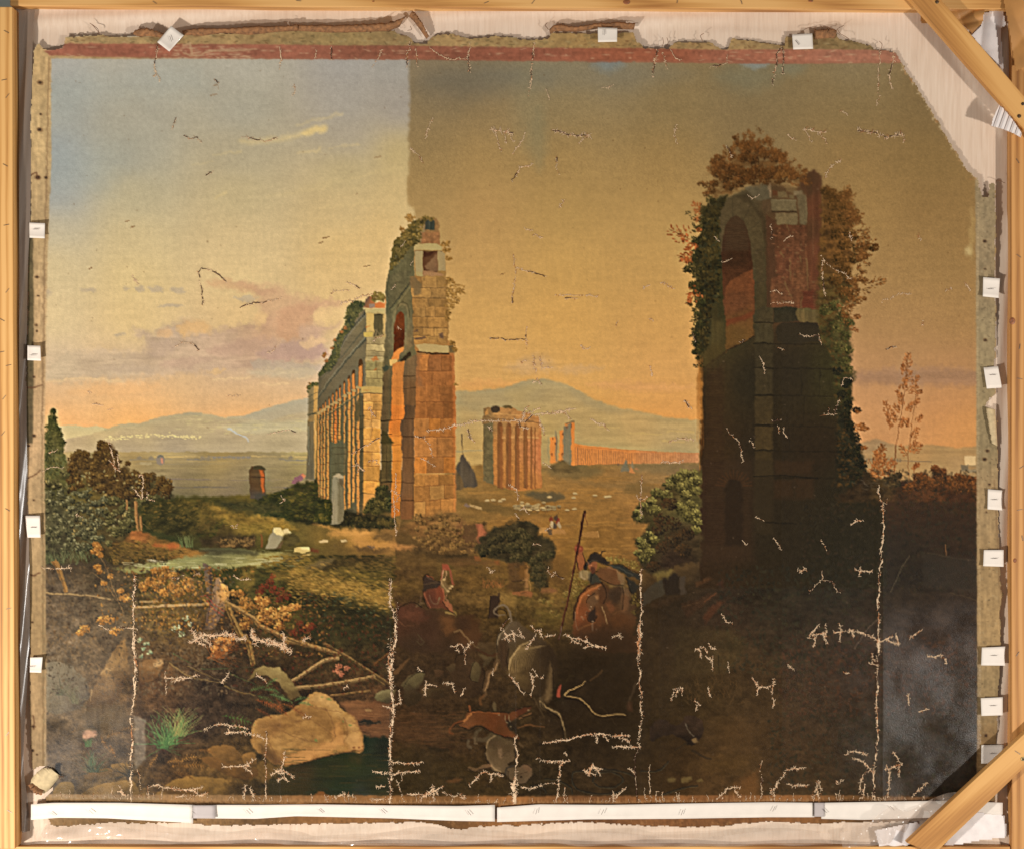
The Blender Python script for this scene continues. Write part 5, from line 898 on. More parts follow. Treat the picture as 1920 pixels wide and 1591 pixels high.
# scattered birds
for x, y, s in [(402,180,6),(709,296,6),(612,446,6),(602,456,4),(688,500,6),(250,427,4),(240,416,4),(170,505,3),(943,515,4),(405,162,3)]:
    line(curve([(x - s, y + 1), (x - s * .3, y - 1), (x, y + .5), (x + s * .4, y - 1.5), (x + s, y - 2)], False, 3), 1.2, (122,84,48), .9, None, 0)
# ---------------------------------------------------------------- middle ground and hunt, right of the cleaned part
Z = 7.954
H1 = lambda t: q(720, 1020, t, Z)
H2 = lambda t: q(960, 1020, t, Z)
H3 = lambda t: q(720, 1200, t, Z)
H4 = lambda t: q(840, 1200, t, Z)
H5 = lambda t: q(960, 1200, t, Z)
H6 = lambda t: q(840, 1340, t, Z)
# scrub under the tall pier, block of masonry, dark bushes
scr = Mm('1180,690 1300,640 1400,620 1500,640 1560,720 1700,720 1740,800 1690,890 1600,950 1400,950 1250,930 1180,900 1250,850 1160,800 1080,760')
fill(scr, [(790,985,(128,92,52)),(840,970,(132,98,56)),(830,1010,(110,82,48)),(870,1000,(104,72,46)),(800,1030,(96,72,42)),(860,1030,(92,70,42))], .9, 4, 8, 'b', .2)
for _ in range(90): x_, y_ = Mm('%f,%f' % (prng.uniform(1190,1700), prng.uniform(660,940)))[0]; clump(x_, y_, 6, 10, [(76,56,32),(104,78,44),(130,100,56),(150,112,64)], (1.8,3.4), a=.7)
fill(Mm('1540,730 1640,725 1660,860 1560,850'), (96,70,44), .8, 1.5, 3); fill(Mm('1645,725 1680,720 1700,770 1730,800 1720,860 1690,890 1655,860'), (158,96,66), .9, 1.5, 2.5, 'v', .08)
fill(Mm('1190,900 1400,940 1640,960 1640,1000 1400,990 1180,960'), (72,56,34), .8, 3, 8)
dk = q(840,960,'240,200 330,120 430,80 560,60 660,90 700,180 780,210 800,330 720,380 640,360 560,380 420,370 300,330 220,280', 4.0)
fill(curve(dk), (58,50,32), .97, 4, 5, 'b', .25); fill(q(960,800,'150,980 200,950 270,940 300,970 290,1040 250,1180 200,1200 150,1160 130,1060'), (62,54,34), .95, 4, 6, 'b', .25)
for t, r in [('1720,900',22),('1760,860',22),('1810,830',22),('1870,800',22),('1909,830',22),('1700,940',18),('1780,920',26),('1840,900',26),('1900,900',26)]: clump(*Mm(t)[0], r / 2.2, 46, [(40,36,24),(56,50,32),(76,66,40)], (2,3.6), a=.95)
for t, r in [('20,800',26),('70,790',26),('110,830',26),('60,880',30),('120,900',26),('10,900',26),('30,980',26),('90,960',26),('60,1040',20),('170,1000',22),('220,960',20),('260,950',18),('290,960',12),('190,1060',24),('230,1040',22),('170,1120',22),('220,1120',20),('240,1170',16)]: clump(*q(960,800,t)[0], r / 2.0, 40, [(46,42,26),(62,56,34),(82,72,44)], (2,3.6), a=.92)
fill(q(960,800,'250,1000 350,960 420,1000 430,1160 330,1200 260,1180'), (98,70,38), .5, 4, 10)
fill(H1('900,200 1300,190 1440,180 1440,240 1100,250 1720,240 1720,310 1500,300 1100,320 900,280'), (104,74,44), .6, 3, 5, 'h', .12); fill(H1('1340,180 1435,175 1438,230 1345,225'), (136,84,46), .7, 1.5, 3); fill(H1('1640,240 1715,240 1715,300 1650,295'), (132,82,44), .7, 1.5, 3); fill(H1('900,150 1240,140 1240,170 950,175'), (56,44,28), .7, 2, 3)
# fountain: small shrine with basin
fill(H2('-60,260 80,250 240,300 200,700 -60,700'), (86,62,38), .75, 3, 5); fill(H2('190,380 245,310 240,690 195,690'), (150,110,66), .95, .8, 1.8); fill(curve(H2('100,340 190,310 220,400 190,500 110,480')), (120,84,42), .7, 2, 5); fill(H2('0,700 200,685 305,690 300,780 230,780 0,740'), (150,96,58), .9, 1, 2); line(H2('140,530 230,525 262,540 270,680'), 1.4, (166,124,76), .7); line(H2('0,545 140,535'), 3, (70,50,32), .8)
for t in ('480,680','560,660','610,690'): fill(curve(H2('%d,%d %d,%d %d,%d %d,%d' % tuple(v for d in ((-60,10),(0,-40),(55,10),(0,30)) for v in (int(t.split(',')[0])+d[0], int(t.split(',')[1])+d[1])))), (136,92,58), .7, 2, 4)
# sunlit grass bands and yellow bushes
for p, c, a in [(H1('200,240 600,180 800,260 500,300 300,290'), (120,92,50), .5), (H1('60,560 400,500 580,600 500,700 200,760 60,740'), (124,96,46), .55), (H1('980,400 1300,420 1600,560 1900,640 1909,760 1600,700 1300,640 1080,560'), (124,92,46), .55), (H1('1080,720 1400,780 1700,760 1909,780 1909,880 1500,860 1200,840'), (142,110,60), .65), (H1('1700,720 1909,760 1909,900 1720,860'), (150,120,66), .6), (H2('0,780 250,800 500,800 740,850 640,930 300,880 0,860'), (140,112,58), .7), (H2('330,1000 560,940 720,1060 640,1200 400,1160'), (112,96,46), .6)]:
    fill(p, c, a, 5, 14, 'b', .2)
for x, y, r in [(960,500,90),(1050,480,70),(1080,560,60),(940,620,80),(1000,660,70),(900,730,90),(800,740,60),(960,740,60),(1500,240,70),(1600,220,80),(1700,260,90),(1800,300,80),(1850,360,70),(1450,220,60),(1550,260,60),(1800,760,60),(1850,860,70),(1760,940,60),(1800,1000,50),(700,1060,50),(620,1000,60),(560,860,60),(450,830,60)]:
    clump(*H2('%d,%d' % (x, y))[0], r / Z, int(r * .3), [(96,82,40),(126,106,54),(154,130,72)], (1.5,2.8), a=.7)
for k in range(30): x_, y_ = H1('%f,%f' % (1450 + prng.random() * 300, 640 - abs(prng.normal()) * 20))[0]; line([(x_, y_), (x_ + prng.normal() * 7, y_ - 8 - prng.random() * 10)], 1.2, [(168,108,60),(142,92,48)][k % 2], .6, (1,.4), .3)
for _ in range(260): x, y = prng.uniform(742, 1200), prng.uniform(1060, 1190); dab(x, y, prng.uniform(2.5, 6), 1.3, .2 + prng.normal() * .4, c3([(112,84,42),(70,54,30),(134,104,54),(92,68,36)][int(prng.integers(4))]), .4)
# first rider (left): dark horse rump, red jacket, raised veil
fill(curve(H1('210,950 330,880 450,860 560,930 700,940 860,1000 1060,1060 1180,1050 1400,1120 1440,1440 1300,1591 500,1591 230,1500 170,1200')), [(760,1160,(92,58,42)),(800,1180,(82,54,40)),(850,1170,(84,58,36)),(870,1190,(96,62,36)),(780,1210,(68,50,36)),(850,1215,(66,48,34))], .9, 3, 6, 'm', .12)
fill(curve(H1('230,1000 320,920 430,900 560,960 700,1080 600,1140 380,1130 240,1100')), (94,56,42), .7, 3, 6, 'b', .15)
fill(H1('590,690 700,640 830,600 900,640 900,760 880,860 960,960 800,950 660,940 600,830'), [(805,1110,(116,66,46)),(825,1115,(138,72,48)),(810,1130,(112,70,50))], .97, 1.2, 2.5, 'v', .1)
fill(curve(H1('600,460 650,450 740,520 850,560 860,600 780,640 680,660 590,690 580,560')), (62,48,40), .97, 1.2, 2.5); line(H1('640,455 700,480 740,515'), 2.4, (176,104,66), .85, None, .8); line(H1('600,590 720,570 850,560'), 3, (92,72,52), .6)
line(curve(H1('680,740 720,850 790,880 830,790'), False), 2, (158,132,96), .75, None, .8)
line(curve(H1('870,600 860,480 880,380 920,300 960,330 1000,460 1040,590'), False), 3.6, (150,86,60), .85, None, 1, 1.6); line(curve(H1('870,500 880,400 915,350 930,420 910,520'), False), 1.8, (196,156,116), .7, None, .6); fill(curve(H1('870,300 930,285 975,330 960,380 900,370')), (150,78,54), .85, 1, 2)
fill(curve(H1('860,520 920,510 950,600 1020,610 990,680 960,720 900,700 860,620')), (140,112,72), .8, 1.5, 3); 
for t in ('900,520','1015,620','960,690','990,650'): dab(*H1(t)[0], 2.4, 1.8, 0, c3((206,172,120)), .85)
fill(H1('870,840 960,830 1000,900 1050,1000 1020,1010 930,930'), (182,112,76), .95, 1, 2); line(H1('940,740 920,800 960,840'), 2.4, (176,124,88), .8); line(H1('920,1000 1000,1020 1070,1050'), 3.4, (176,142,84), .9, None, .8); fill(H1('1030,980 1080,1010 1080,1070 1040,1040'), (160,130,70), .8, 1, 2)
line(H1('560,760 540,860 600,870'), 2, (128,96,72), .6); line(H1('480,920 560,870'), 4, (134,110,76), .6, None, 1, 2); line(curve(H1('230,1130 300,1200 450,1200'), False), 1.5, (150,100,70), .5)
line(curve(H1('500,1330 560,1400 590,1440 540,1480 490,1430'), False), 2, (104,92,66), .5, None, .8)
# burnt stump
fill(H1('1590,760 1640,750 1690,760 1720,715 1725,860 1700,960 1700,1100 1560,1100 1580,900'), (56,42,32), .95, 1.2, 2.2, 'v', .15)
# bull (grey, from behind), tail curling up
fill(np.vstack([H1('1909,1140 1800,1240 1700,1330 1680,1450 1680,1591'), H4('720,0 760,300 820,420 900,440 920,520 1000,620 1120,730 1250,800 1390,830 1560,860 1600,640 1650,300 1560,120'), H2('560,1500 400,1380 200,1230 60,1120 -20,1080')]), [(945,1190,(112,96,74)),(960,1230,(110,92,62)),(990,1230,(96,78,50)),(1000,1260,(82,64,40)),(935,1230,(80,62,42)),(1030,1230,(62,48,32)),(1020,1280,(72,58,38)),(1000,1180,(92,76,54))], .95, 2, 4, 'm', .1)
fill(H4('760,0 900,0 900,440 820,420 770,250'), (76,56,38), .85, 2, 5, 'v', .12)
fill(curve(H4('920,250 1000,90 1120,20 1250,60 1200,200 1150,400 1200,620 1100,660 960,540 900,420')), (136,112,68), .55, 3, 9, 'b', .12); fill(curve(H4('910,420 960,330 1000,400 1060,540 1000,560 930,500')), (156,124,76), .5, 3, 8)
for k in range(9): line(curve(H4('%d,%d %d,%d %d,%d' % (940+k*32, 330-k*18+30, 1000+k*34, 200-k*14+20, 1090+k*36, 90-k*3+30)), False, 4), 1.6, (168,144,98), .35, (.4,1), .8)
fill(H4('1400,900 1450,620 1530,300 1550,400 1560,860 1480,900'), (116,94,62), .7, 2, 6)
line(curve(H1('1900,1130 1880,1020 1820,920 1740,905 1650,960 1640,1010 1700,1055 1800,1040'), False), 4.5, (134,116,92), .85, (1,.5), .8, 1.8); line(curve(H1('1905,1140 1800,1250 1710,1350 1690,1500'), False), 2.4, (140,122,98), .6, None, .8)
# its forequarters, head, horns and legs
line(curve(H5('430,860 440,950 560,1020 690,1100 740,1200 790,1320 800,1440'), False), 6, (136,114,78), .75, (1.2,.6), 1, 3); fill(curve(H5('420,880 520,960 680,1040 700,1110 560,1050 430,1000')), (146,122,84), .6, 2, 4); line(curve(H5('330,850 380,960 440,1060 470,1130'), False), 3.4, (112,92,62), .6, (1,.5), 1, 2)
line(curve(H5('780,800 850,740 960,690 1040,650 1090,595'), False), 2.8, (170,142,92), .95, (1.2,.5), .4); line(curve(H5('770,810 900,830 1020,860 1130,960 1220,1070 1320,1110 1480,1095 1600,1090 1690,1105'), False), 3.4, (166,138,88), .95, (1,.6), .5); fill(H5('850,790 980,740 1070,650 1080,830 960,800'), (92,72,48), .55, 2, 4); fill(H5('1140,980 1220,1060 1320,1120 1480,1100 1450,1140 1280,1150 1160,1110'), (112,92,56), .5, 2, 4)
fill(curve(H5('660,790 700,660 735,640 715,730 710,830 670,835')), (142,66,50), .85, 1.2, 2); dab(*H5('762,915')[0], 1.5, 2.6, 0, c3((176,160,124)), .9); fill(curve(H5('700,900 800,860 850,900 820,1000 740,1000')), (84,68,46), .6, 2, 5)
line(H5('1160,590 1260,520 1340,440'), 3, (126,92,54), .7, (1,1.4), .6); line(curve(H5('800,620 850,520 920,510'), False), 2, (84,76,44), .5); line(curve(H5('1300,980 1400,1050 1550,1250'), False), 2, (96,78,50), .4)
line(curve(H5('1840,640 1780,800 1740,900 1760,1000'), False), 4.5, (118,98,76), .5, (1,.7), 1, 3); fill(curve(H5('1700,950 1760,900 1800,960 1790,1040 1730,1040')), (104,66,46), .6, 2, 3)
# cattle heads and boulders, left of the bull
for t, c, a in [('1050,300 1100,210 1200,190 1350,300 1450,370 1500,700 1350,830 1080,820 1020,500', (70,52,36), .6), ('1280,560 1300,420 1350,300 1440,370 1420,560 1380,610', (104,92,60), .8), ('930,400 1040,330 1060,420 1000,460', (98,80,54), .8), ('1410,200 1520,230 1620,230 1560,330 1480,400 1500,300', (108,92,62), .8), ('1400,40 1660,30 1670,180 1560,210 1420,160', (98,78,52), .7), ('290,680 380,560 520,470 600,470 590,560 520,650 400,700', (112,104,70), .75), ('300,700 400,640 500,740 560,800 500,930 320,950', (68,58,40), .7), ('540,700 700,690 880,720 700,800 650,860', (84,70,44), .6), ('740,440 860,430 880,500 780,540', (96,70,48), .7), ('680,820 760,740 880,760 900,830 760,860', (66,52,34), .7)]:
    rock(curve(H3(t)), c, tuple(np.minimum(np.array(c) * 1.25, 255)), tuple(np.array(c) * .65), -.3, -.6, a)
line(H3('180,460 300,330 370,260'), 6, (128,92,58), .7, (1.3,.4), 1, 2.5); line(H3('1310,10 1350,80 1410,100'), 2, (140,116,78), .6); line(curve(H3('1400,130 1500,190 1600,220 1690,190'), False), 3.6, (84,52,34), .7, None, .8, 2)
line(curve(H3('1690,300 1640,420 1560,480 1540,600 1500,720 1520,780 1480,850'), False), 7, (128,98,66), .7, (1.3,.7), 1.2, 3); line(curve(H3('1480,820 1430,880 1450,950'), False), 5, (126,84,48), .75, None, 1, 2.5); line(curve(H3('1690,0 1680,200 1690,420'), False), 2.6, (132,112,82), .5, None, .8, 2)
# red hound leaping
fill(curve(H4('300,1060 420,1040 560,1060 760,1060 900,1070 1000,1040 1060,1100 980,1180 880,1200 920,1320 1030,1400 1040,1450 900,1420 740,1380 560,1290 440,1250 300,1310 200,1270 160,1240 240,1190')), [(880,1345,(146,88,50)),(900,1345,(132,74,38)),(925,1350,(136,72,36)),(950,1345,(120,68,38)),(940,1370,(116,66,34)),(960,1378,(126,72,38))], .95, 1.5, 2.5, 'm', .12)
line(curve(H4('220,1200 120,1220 40,1290 20,1360 80,1390'), False), 4, (140,78,42), .85, (1.2,.7), 1, 2); line(H4('330,1080 270,1160 220,1215'), 5, (176,110,62), .6, None, 1, 3); line(H4('330,1040 320,970'), 3.6, (158,92,54), .9, None, .8); line(curve(H4('1040,1290 1200,1240 1300,1260 1430,1275'), False), 2.6, (130,88,52), .8, None, .8); line(curve(H4('1060,1150 1150,1110 1240,1080'), False), 3, (140,98,62), .85, None, .8); fill(curve(H4('1000,1010 1120,990 1240,970 1180,1050 1060,1100')), (110,56,36), .8, 2, 3); fill(curve(H4('860,1200 900,1150 960,1200 1040,1290 940,1320')), (38,30,22), .7, 2, 4)
for t in ('860,1100 850,1160 880,1220','910,1100 905,1150 925,1190'): line(curve(H4(t), False), 1.2, (196,170,126), .7, None, .4)
for t in ('760,1095','885,1215','935,1275','1100,990','1200,1030'): dab(*H4(t)[0], 1.3, 1.1, 0, c3((206,184,140)), .8)
fill(curve(H4('660,940 690,920 720,960 710,1030 680,1020')), (128,110,76), .8, 1, 2)
# grey hound thrown on its back
fill(curve(H6('600,270 700,250 800,290 850,330 960,370 1000,500 980,650 900,720 960,760 1060,760 1150,720 1240,770 1230,900 1160,990 1050,1000 930,960 860,860 780,840 640,800 640,720 570,620 560,480')), [(925,1390,(96,80,54)),(915,1410,(128,106,74)),(940,1410,(120,98,68)),(930,1430,(126,104,74)),(960,1445,(112,92,66)),(985,1445,(122,98,72)),(980,1460,(118,98,74))], .95, 1.5, 2.5, 'm', .12)
fill(curve(H6('740,500 790,480 810,600 780,630')), (170,138,104), .75, 1.5, 3); line(curve(H6('570,560 620,660 700,760 780,790'), False), 4, (156,130,96), .5, None, 1, 3); fill(curve(H6('640,360 740,380 700,460 630,430')), (92,74,52), .6, 2, 4); line(curve(H6('860,860 880,780 980,740'), False), 3.6, (70,62,50), .8); line(curve(H6('800,600 900,520 960,560'), False), 2.4, (92,74,52), .6); line(curve(H6('1010,880 1100,850 1180,830'), False), 1.6, (84,66,48), .6)
line(curve(H6('300,370 290,440 350,470'), False), 7, (116,100,76), .85, (1,.6), 1, 2.5); line(curve(H6('600,340 500,360 400,330 420,250 480,200'), False), 8, (104,90,66), .8, (1.2,.6), 1, 3); line(curve(H6('400,320 400,400 430,410'), False), 4, (128,108,80), .7); line(curve(H6('640,740 540,760 440,800 320,780'), False), 6.5, (148,112,78), .9, (1,1.2), 1, 2); line(H6('1060,400 1120,460'), 5, (110,88,60), .7, (1,.6), 1, 2)
dab(*H6('1088,905')[0], 1.8, 1.5, 0, c3((40,30,22)), .9); fill(curve(H6('1120,760 1160,730 1240,770 1200,830')), (132,100,72), .7, 1, 2)
# second rider (right): slouch hat, blue cloak, chestnut horse, long lance
fill(curve(H2('960,900 1000,760 1100,650 1250,580 1360,560 1420,640 1520,620 1700,640 1780,700 1760,860 1840,920 1780,1000 1860,1100 1800,1300 1900,1400 1850,1591 1300,1591 1000,1400 900,1300 940,1100')), [(1095,1110,(128,76,42)),(1090,1150,(134,74,42)),(1110,1170,(104,62,36)),(1120,1120,(96,66,42)),(1140,1110,(76,56,38)),(1150,1140,(92,60,36)),(1160,1160,(104,64,36)),(1120,1190,(86,56,34)),(1160,1200,(86,60,38)),(1170,1130,(96,72,50))], .95, 2, 3.5, 'm', .14)
line(curve(H2('1340,560 1180,590 1060,680 980,800 930,960 920,1100'), False), 4.5, (62,40,26), .9, (.8,1), 1.5, 2.5); line(curve(H2('1000,900 1040,780 1140,700 1260,640'), False), 5, (162,96,54), .6, None, 1.2, 4); line(curve(H2('960,1000 980,1100 1060,1080'), False), 4, (164,94,58), .55, None, 1, 3)
fill(H2('1110,860 1130,780 1240,720 1300,800 1250,900 1180,960 1120,960'), (104,76,52), .8, 1.5, 3); fill(H2('1240,760 1290,735 1310,800 1260,820'), (172,124,80), .8, 1, 2.2); fill(H2('1110,1000 1240,930 1260,1060 1210,1140 1120,1110'), (50,38,32), .9, 1.5, 3)
for t in ('1180,920','1100,1000','1040,1080','1060,1110','1200,1130','1130,750','1160,960','1090,1040','1300,660'): dab(*H2(t)[0], 1.6, 1.1, .5, c3((190,160,130)), .8)
line(curve(H2('940,1000 950,1150 970,1270'), False), 1.6, (150,112,84), .7, None, .4); line(H2('980,1270 1100,1200 1230,1150'), 3.2, (142,90,52), .7, None, .8); line(H2('1340,920 1390,1050 1415,1170'), 1.8, (176,140,96), .85, None, .3); line(H2('1190,1150 1200,1270'), 2, (150,120,96), .6)
fill(curve(H2('1400,860 1480,860 1520,960 1480,1010 1420,940')), (128,78,48), .7, 1.5, 3); line(curve(H2('1500,1040 1600,980 1700,960'), False), 2, (118,78,46), .6)
fill(curve(H2('1140,420 1230,400 1330,540 1280,560 1150,570')), (56,54,46), .9, 1.5, 2.5); fill(curve(H2('1260,380 1420,330 1560,360 1640,440 1640,560 1560,600 1400,560 1280,490')), (104,70,44), .95, 1.5, 2.5, 'm', .12); fill(curve(H2('1560,360 1650,440 1680,560 1640,620 1600,560')), (132,108,76), .7, 1.5, 3)
for k in range(6): line(curve(H2('%d,580 %d,640 %d,760' % (1620+k*24, 1640+k*22, 1630+k*22)), False), 1.6, (142,120,88), .4, None, .6)
fill(H2('1420,300 1540,290 1640,295 1720,350 1780,400 1909,430 1909,515 1790,480 1720,470 1640,400 1540,345'), (50,49,42), .97, 1.2, 2.2); fill(curve(H2('1680,470 1760,500 1860,580 1890,640 1800,720 1760,680 1720,560')), (46,44,38), .97, 1.5, 2.5); line(curve(H2('1450,310 1600,340 1700,400 1800,450'), False), 2, (76,76,66), .6, None, .6); line(curve(H2('1500,320 1640,370 1740,430'), False), 1.4, (68,68,60), .5, None, .6)
line(H2('1440,610 1560,600 1680,640'), 3, (132,108,72), .5, None, 1, 2); fill(curve(H2('1020,380 1080,370 1160,400 1150,500 1080,525 1010,480')), (132,112,78), .9, 1.5, 2.5, 'v', .12)
fill(curve(H2('940,70 1050,60 1050,130 1090,250 1080,320 1000,380 970,270')), (138,84,52), .92, 1.2, 2.2); fill(curve(H2('930,30 990,0 1050,40 1040,110 980,115 935,90')), (126,68,44), .95, 1.2, 1.8)
for k in range(4): dab(*H2('%d,%d' % (950+k*24, 40+k*6))[0], 2.2, 1.4, 1.0, c3((158,92,62)), .8)
fill(curve(H2('1150,270 1240,260 1270,330 1210,420 1150,360')), (128,80,52), .95, 1, 1.8); fill(curve(H2('1170,340 1230,330 1240,400 1190,420')), (78,50,36), .8, 1, 2); dab(*H2('1185,300')[0], 1.6, 1.2, 0, c3((184,126,88)), .8)
fill(curve(H2('1080,360 1075,300 1120,240 1160,150 1240,115 1320,150 1390,230 1450,260 1400,300 1280,270 1200,260 1130,310 1110,370')), (52,42,34), .97, 1.2, 2); line(curve(H2('1110,290 1180,240 1280,240'), False), 1.4, (92,76,58), .6); line(curve(H2('1320,140 1350,100 1390,95'), False), 1.6, (52,40,32), .9, None, .5); line(H2('1330,150 1340,95'), 1.4, (52,40,32), .9, None, .5)
lance = np.vstack([q(960,800,'540,630 525,700 500,850'), H2('975,60 900,480 820,880 740,1210 700,1410')])
line(lance, 4.2, (64,38,26), .95, (1.1,.8), .3, 1.2); line(lance[2:] - (1, 0), 1.3, (128,72,46), .6, None, .3); line(H2('740,1210 705,1400'), 1.4, (150,132,110), .8, None, .2); line(curve(q(960,800,'540,640 550,690 565,735'), False), 1.6, (112,72,44), .8, None, .4)
# brown varnish over the hunt
fill(curve([(745,1120),(900,1150),(1080,1170),(1230,1100),(1330,1200),(1300,1420),(1100,1500),(760,1500)]), (38,28,18), .34, 8, 60)
fill(curve([(1030,1200),(1180,1210),(1195,1300),(1150,1400),(1050,1390),(1010,1300)]), (30,23,15), .45, 6, 40)
# dark trough ground, coiled rope, reclining dog
fill(O('1020,600 1250,560 1450,700 1400,780 1200,800 1020,760'), (96,66,42), .4, 5, 18, 'h', .12)
for _ in range(160): x, y = prng.uniform(742, 860), prng.uniform(1330, 1400); line([(x,y),(x+prng.uniform(6,30),y+prng.normal())], 1.6, [(112,76,46),(66,48,32),(92,62,40)][int(prng.integers(3))], .3, None, .8)
fill(O('1010,780 1200,800 1500,900 1700,980 1650,1100 1909,1150 1909,1230 1010,1230'), (56,46,26), .4, 5, 14, 'h', .12); fill(curve(O('1280,820 1350,830 1440,850 1380,862 1300,850')), (38,32,22), .6, 2, 4); fill(curve(O('1420,1090 1470,1060 1530,1060 1500,1090')), (98,66,38), .6, 2, 3)
Q7 = lambda t: q(960, 1191, t)
for t in ['445,1060 460,1010 560,1000 700,990 830,1010 900,1040','445,1060 470,1120 560,1160 700,1170 820,1150','600,1080 640,1020 740,1010 810,1040 820,1080 760,1120 660,1120 610,1090','240,1060 340,1070 430,1120 450,1170','130,1110 220,1120 255,1160','960,1000 1080,1000 1140,960 1160,930','1090,1190 1250,1130 1380,1110']:
    line(curve(Q7(t), False), 3, (36,32,26), .7, None, .6, 1.6); line(curve(Q7(t), False) + (0, 1.6), 1.2, (84,78,58), .4, None, .6)
rock(curve(Q7('1020,700 1060,630 1120,620 1200,660 1270,640 1290,590 1360,590 1420,640 1420,720 1370,800 1310,800 1270,760 1180,730 1100,750 1040,780')), (46,36,28), (66,50,38), (30,24,19), -.3, -.6, .9); line(curve(Q7('1290,650 1310,700 1350,740'), False), 1.6, (92,84,72), .6); fill(curve(Q7('1345,770 1370,755 1385,785 1360,795')), (112,92,62), .7, 1, 2); line(Q7('1340,850 1440,900 1480,910'), 4, (40,33,25), .6, None, 1, 2); line(Q7('1300,790 1210,850'), 3, (44,36,26), .5)
for t in ('1160,1060 1210,1050 1215,1075 1170,1080','1260,1060 1330,1040 1320,1080 1270,1085','1370,1075 1400,1060 1420,1080'): fill(curve(Q7(t)), (98,84,52), .6, 1.5, 2.5)
fill(Q7('1330,960 1550,880 1800,900 1760,1000 1500,1010'), (78,60,34), .4, 6, 18); fill(Q7('1600,1180 1700,1060 1830,1000 1850,1210 1600,1210'), (104,72,40), .5, 4, 12); fill(Q7('1480,640 1700,620 1850,700 1800,860 1550,820'), (66,50,30), .4, 6, 24)
for _ in range(50): x_, y_ = Q7('%f,%f' % (prng.uniform(1280,1700), prng.uniform(330,520)))[0]; tuft(x_, y_, 2, 20, [(72,56,36),(58,46,30),(84,64,40)], .5, 0, 1.1, .4)
# ---------------------------------------------------------------- second sitting: stronger lights and darks
# mound and valley, left
mound = K('1060,600 1150,555 1260,538 1400,530 1520,545 1600,585 1680,640 1620,700 1560,780 1400,800 1200,790 1080,740')
fill(curve(mound), [(290,950,(58,54,28)),(360,940,(84,74,36)),(400,955,(104,86,40)),(330,985,(54,50,27)),(400,990,(84,68,36))], .75, 4, 8, 'b', .2)
leaves(curve(mound), 520, [(44,42,22),(62,58,29),(88,76,38),(112,92,44)], (1.8,3.6), .4, -.5, .5, .55, light=(.4,-.9))
fill(K('1560,565 1640,590 1700,630 1820,650 1909,655 2040,680 2150,715 2120,740 1950,720 1800,715 1680,690 1600,640'), (156,124,58), .55, 4, 8, 'b', .25)
fill(K('1640,560 1760,545 1909,548 2040,560 2100,620 1980,640 1820,630 1720,610'), (62,60,36), .7, 4, 9, 'b', .2)
leaves(K('1650,565 1909,550 2080,600 1980,635 1760,615'), 200, [(50,50,29),(70,68,38),(88,80,44)], (2,4), .35, 0, .4, .5)
fill(Mm('560,775 700,760 830,772 880,795 780,805 640,800'), (212,158,88), .6, 3, 6, 'h', .06); fill(Mm('690,830 860,850 1050,872 1180,892 1000,900 800,880'), (202,148,84), .5, 3, 6, 'h', .06)
# golden bands over the near meadow
for t, c, a in [('300,1190 500,1120 720,1160 900,1230 1000,1270 1000,1330 850,1290 650,1240 450,1230', (160,124,58), .5), ('360,1090 540,1075 700,1080 560,1130 400,1140', (104,86,44), .45), ('640,1010 800,1000 1010,1010 1010,1060 850,1050 700,1045', (96,78,40), .5), ('150,1080 330,1050 420,1080 330,1130 180,1140', (150,118,56), .5), ('560,1180 760,1170 960,1240 990,1300 800,1270', (168,130,62), .35)]:
    fill(curve(Mm(t)), c, a, 5, 14, 'b', .25)
for _ in range(700):
    x = prng.uniform(540, 735); y = 1085 + (x - 540) * .16 + prng.normal() * 16
    dab(x, y, prng.uniform(2.5, 6), 1.1, .3 + prng.normal() * .3, c3([(172,134,66),(140,108,52),(112,88,42),(188,150,78)][int(prng.integers(4))]), .45)
# thicket, lower left: grey-brown leaf haze with warm sprays
IMG[1070:1460, 84:430] *= (1 + .30 * np.clip((430 - np.arange(84, 430)) / 90, 0, 1)[None, :] * np.clip(np.minimum(np.arange(1070, 1460) - 1070, (1460 - np.arange(1070, 1460)) * .5) / 60, 0, 1)[:, None])[..., None]
for _ in range(1500):
    x, y = prng.uniform(86, 440), prng.uniform(1075, 1300); f = NM[int(y), int(x)] + .7 * NB[int(y), int(x)]
    c = [(66,54,42),(96,82,62),(122,102,76),(146,118,84)][int(min(max(1.7 + 1.6 * f + prng.normal() * .5, 0), 3.99))]
    dab(x, y, prng.uniform(1.6, 3.6), prng.uniform(1, 1.9), prng.random() * 3.1, c3(c), .5)
for _ in range(620):
    x, y = prng.normal() * 75 + 340, prng.uniform(1062, 1180)
    if not (180 < x < 480): continue
    dab(x, y, prng.uniform(1.6, 3.4), prng.uniform(1, 1.8), prng.random() * 3.1, c3([(168,118,58),(134,94,46),(104,74,38),(190,142,76)][int(prng.integers(4))]), .6)
for _ in range(420):
    x, y = prng.uniform(450, 620), prng.uniform(1110, 1230)
    dab(x, y, prng.uniform(1.6, 3.4), prng.uniform(1, 1.8), prng.random() * 3.1, c3([(176,126,64),(120,78,40),(88,56,32),(70,56,32)][int(prng.integers(4))]), .5)
for t, w in [('1018,555 1022,650 1035,760', 5.5), ('950,548 955,610', 4), ('1052,665 1058,760', 3.5)]:
    line(K(t), w, (160,122,74), .95, None, .8, 1.2); line(K(t) + (1.6, 0), w * .4, (100,70,40), .7, None, .8, 1)
# water: dark reflections at the far side, bright lip at the near side
fill(curve(K('1480,915 1600,900 1800,905 1909,920 1909,950 1700,940 1560,945')), (66,62,42), .7, 2, 5); fill(curve(K('850,1045 1000,1020 1180,1005 1000,1040')), (70,58,34), .6, 2, 5)
for _ in range(50): x = prng.uniform(230, 520); y = 1058 + prng.normal() * 3 - (x > 420) * 8; line([(x, y), (x + prng.uniform(6, 22), y)], 1.1, (206,202,160), .5, None, .3)
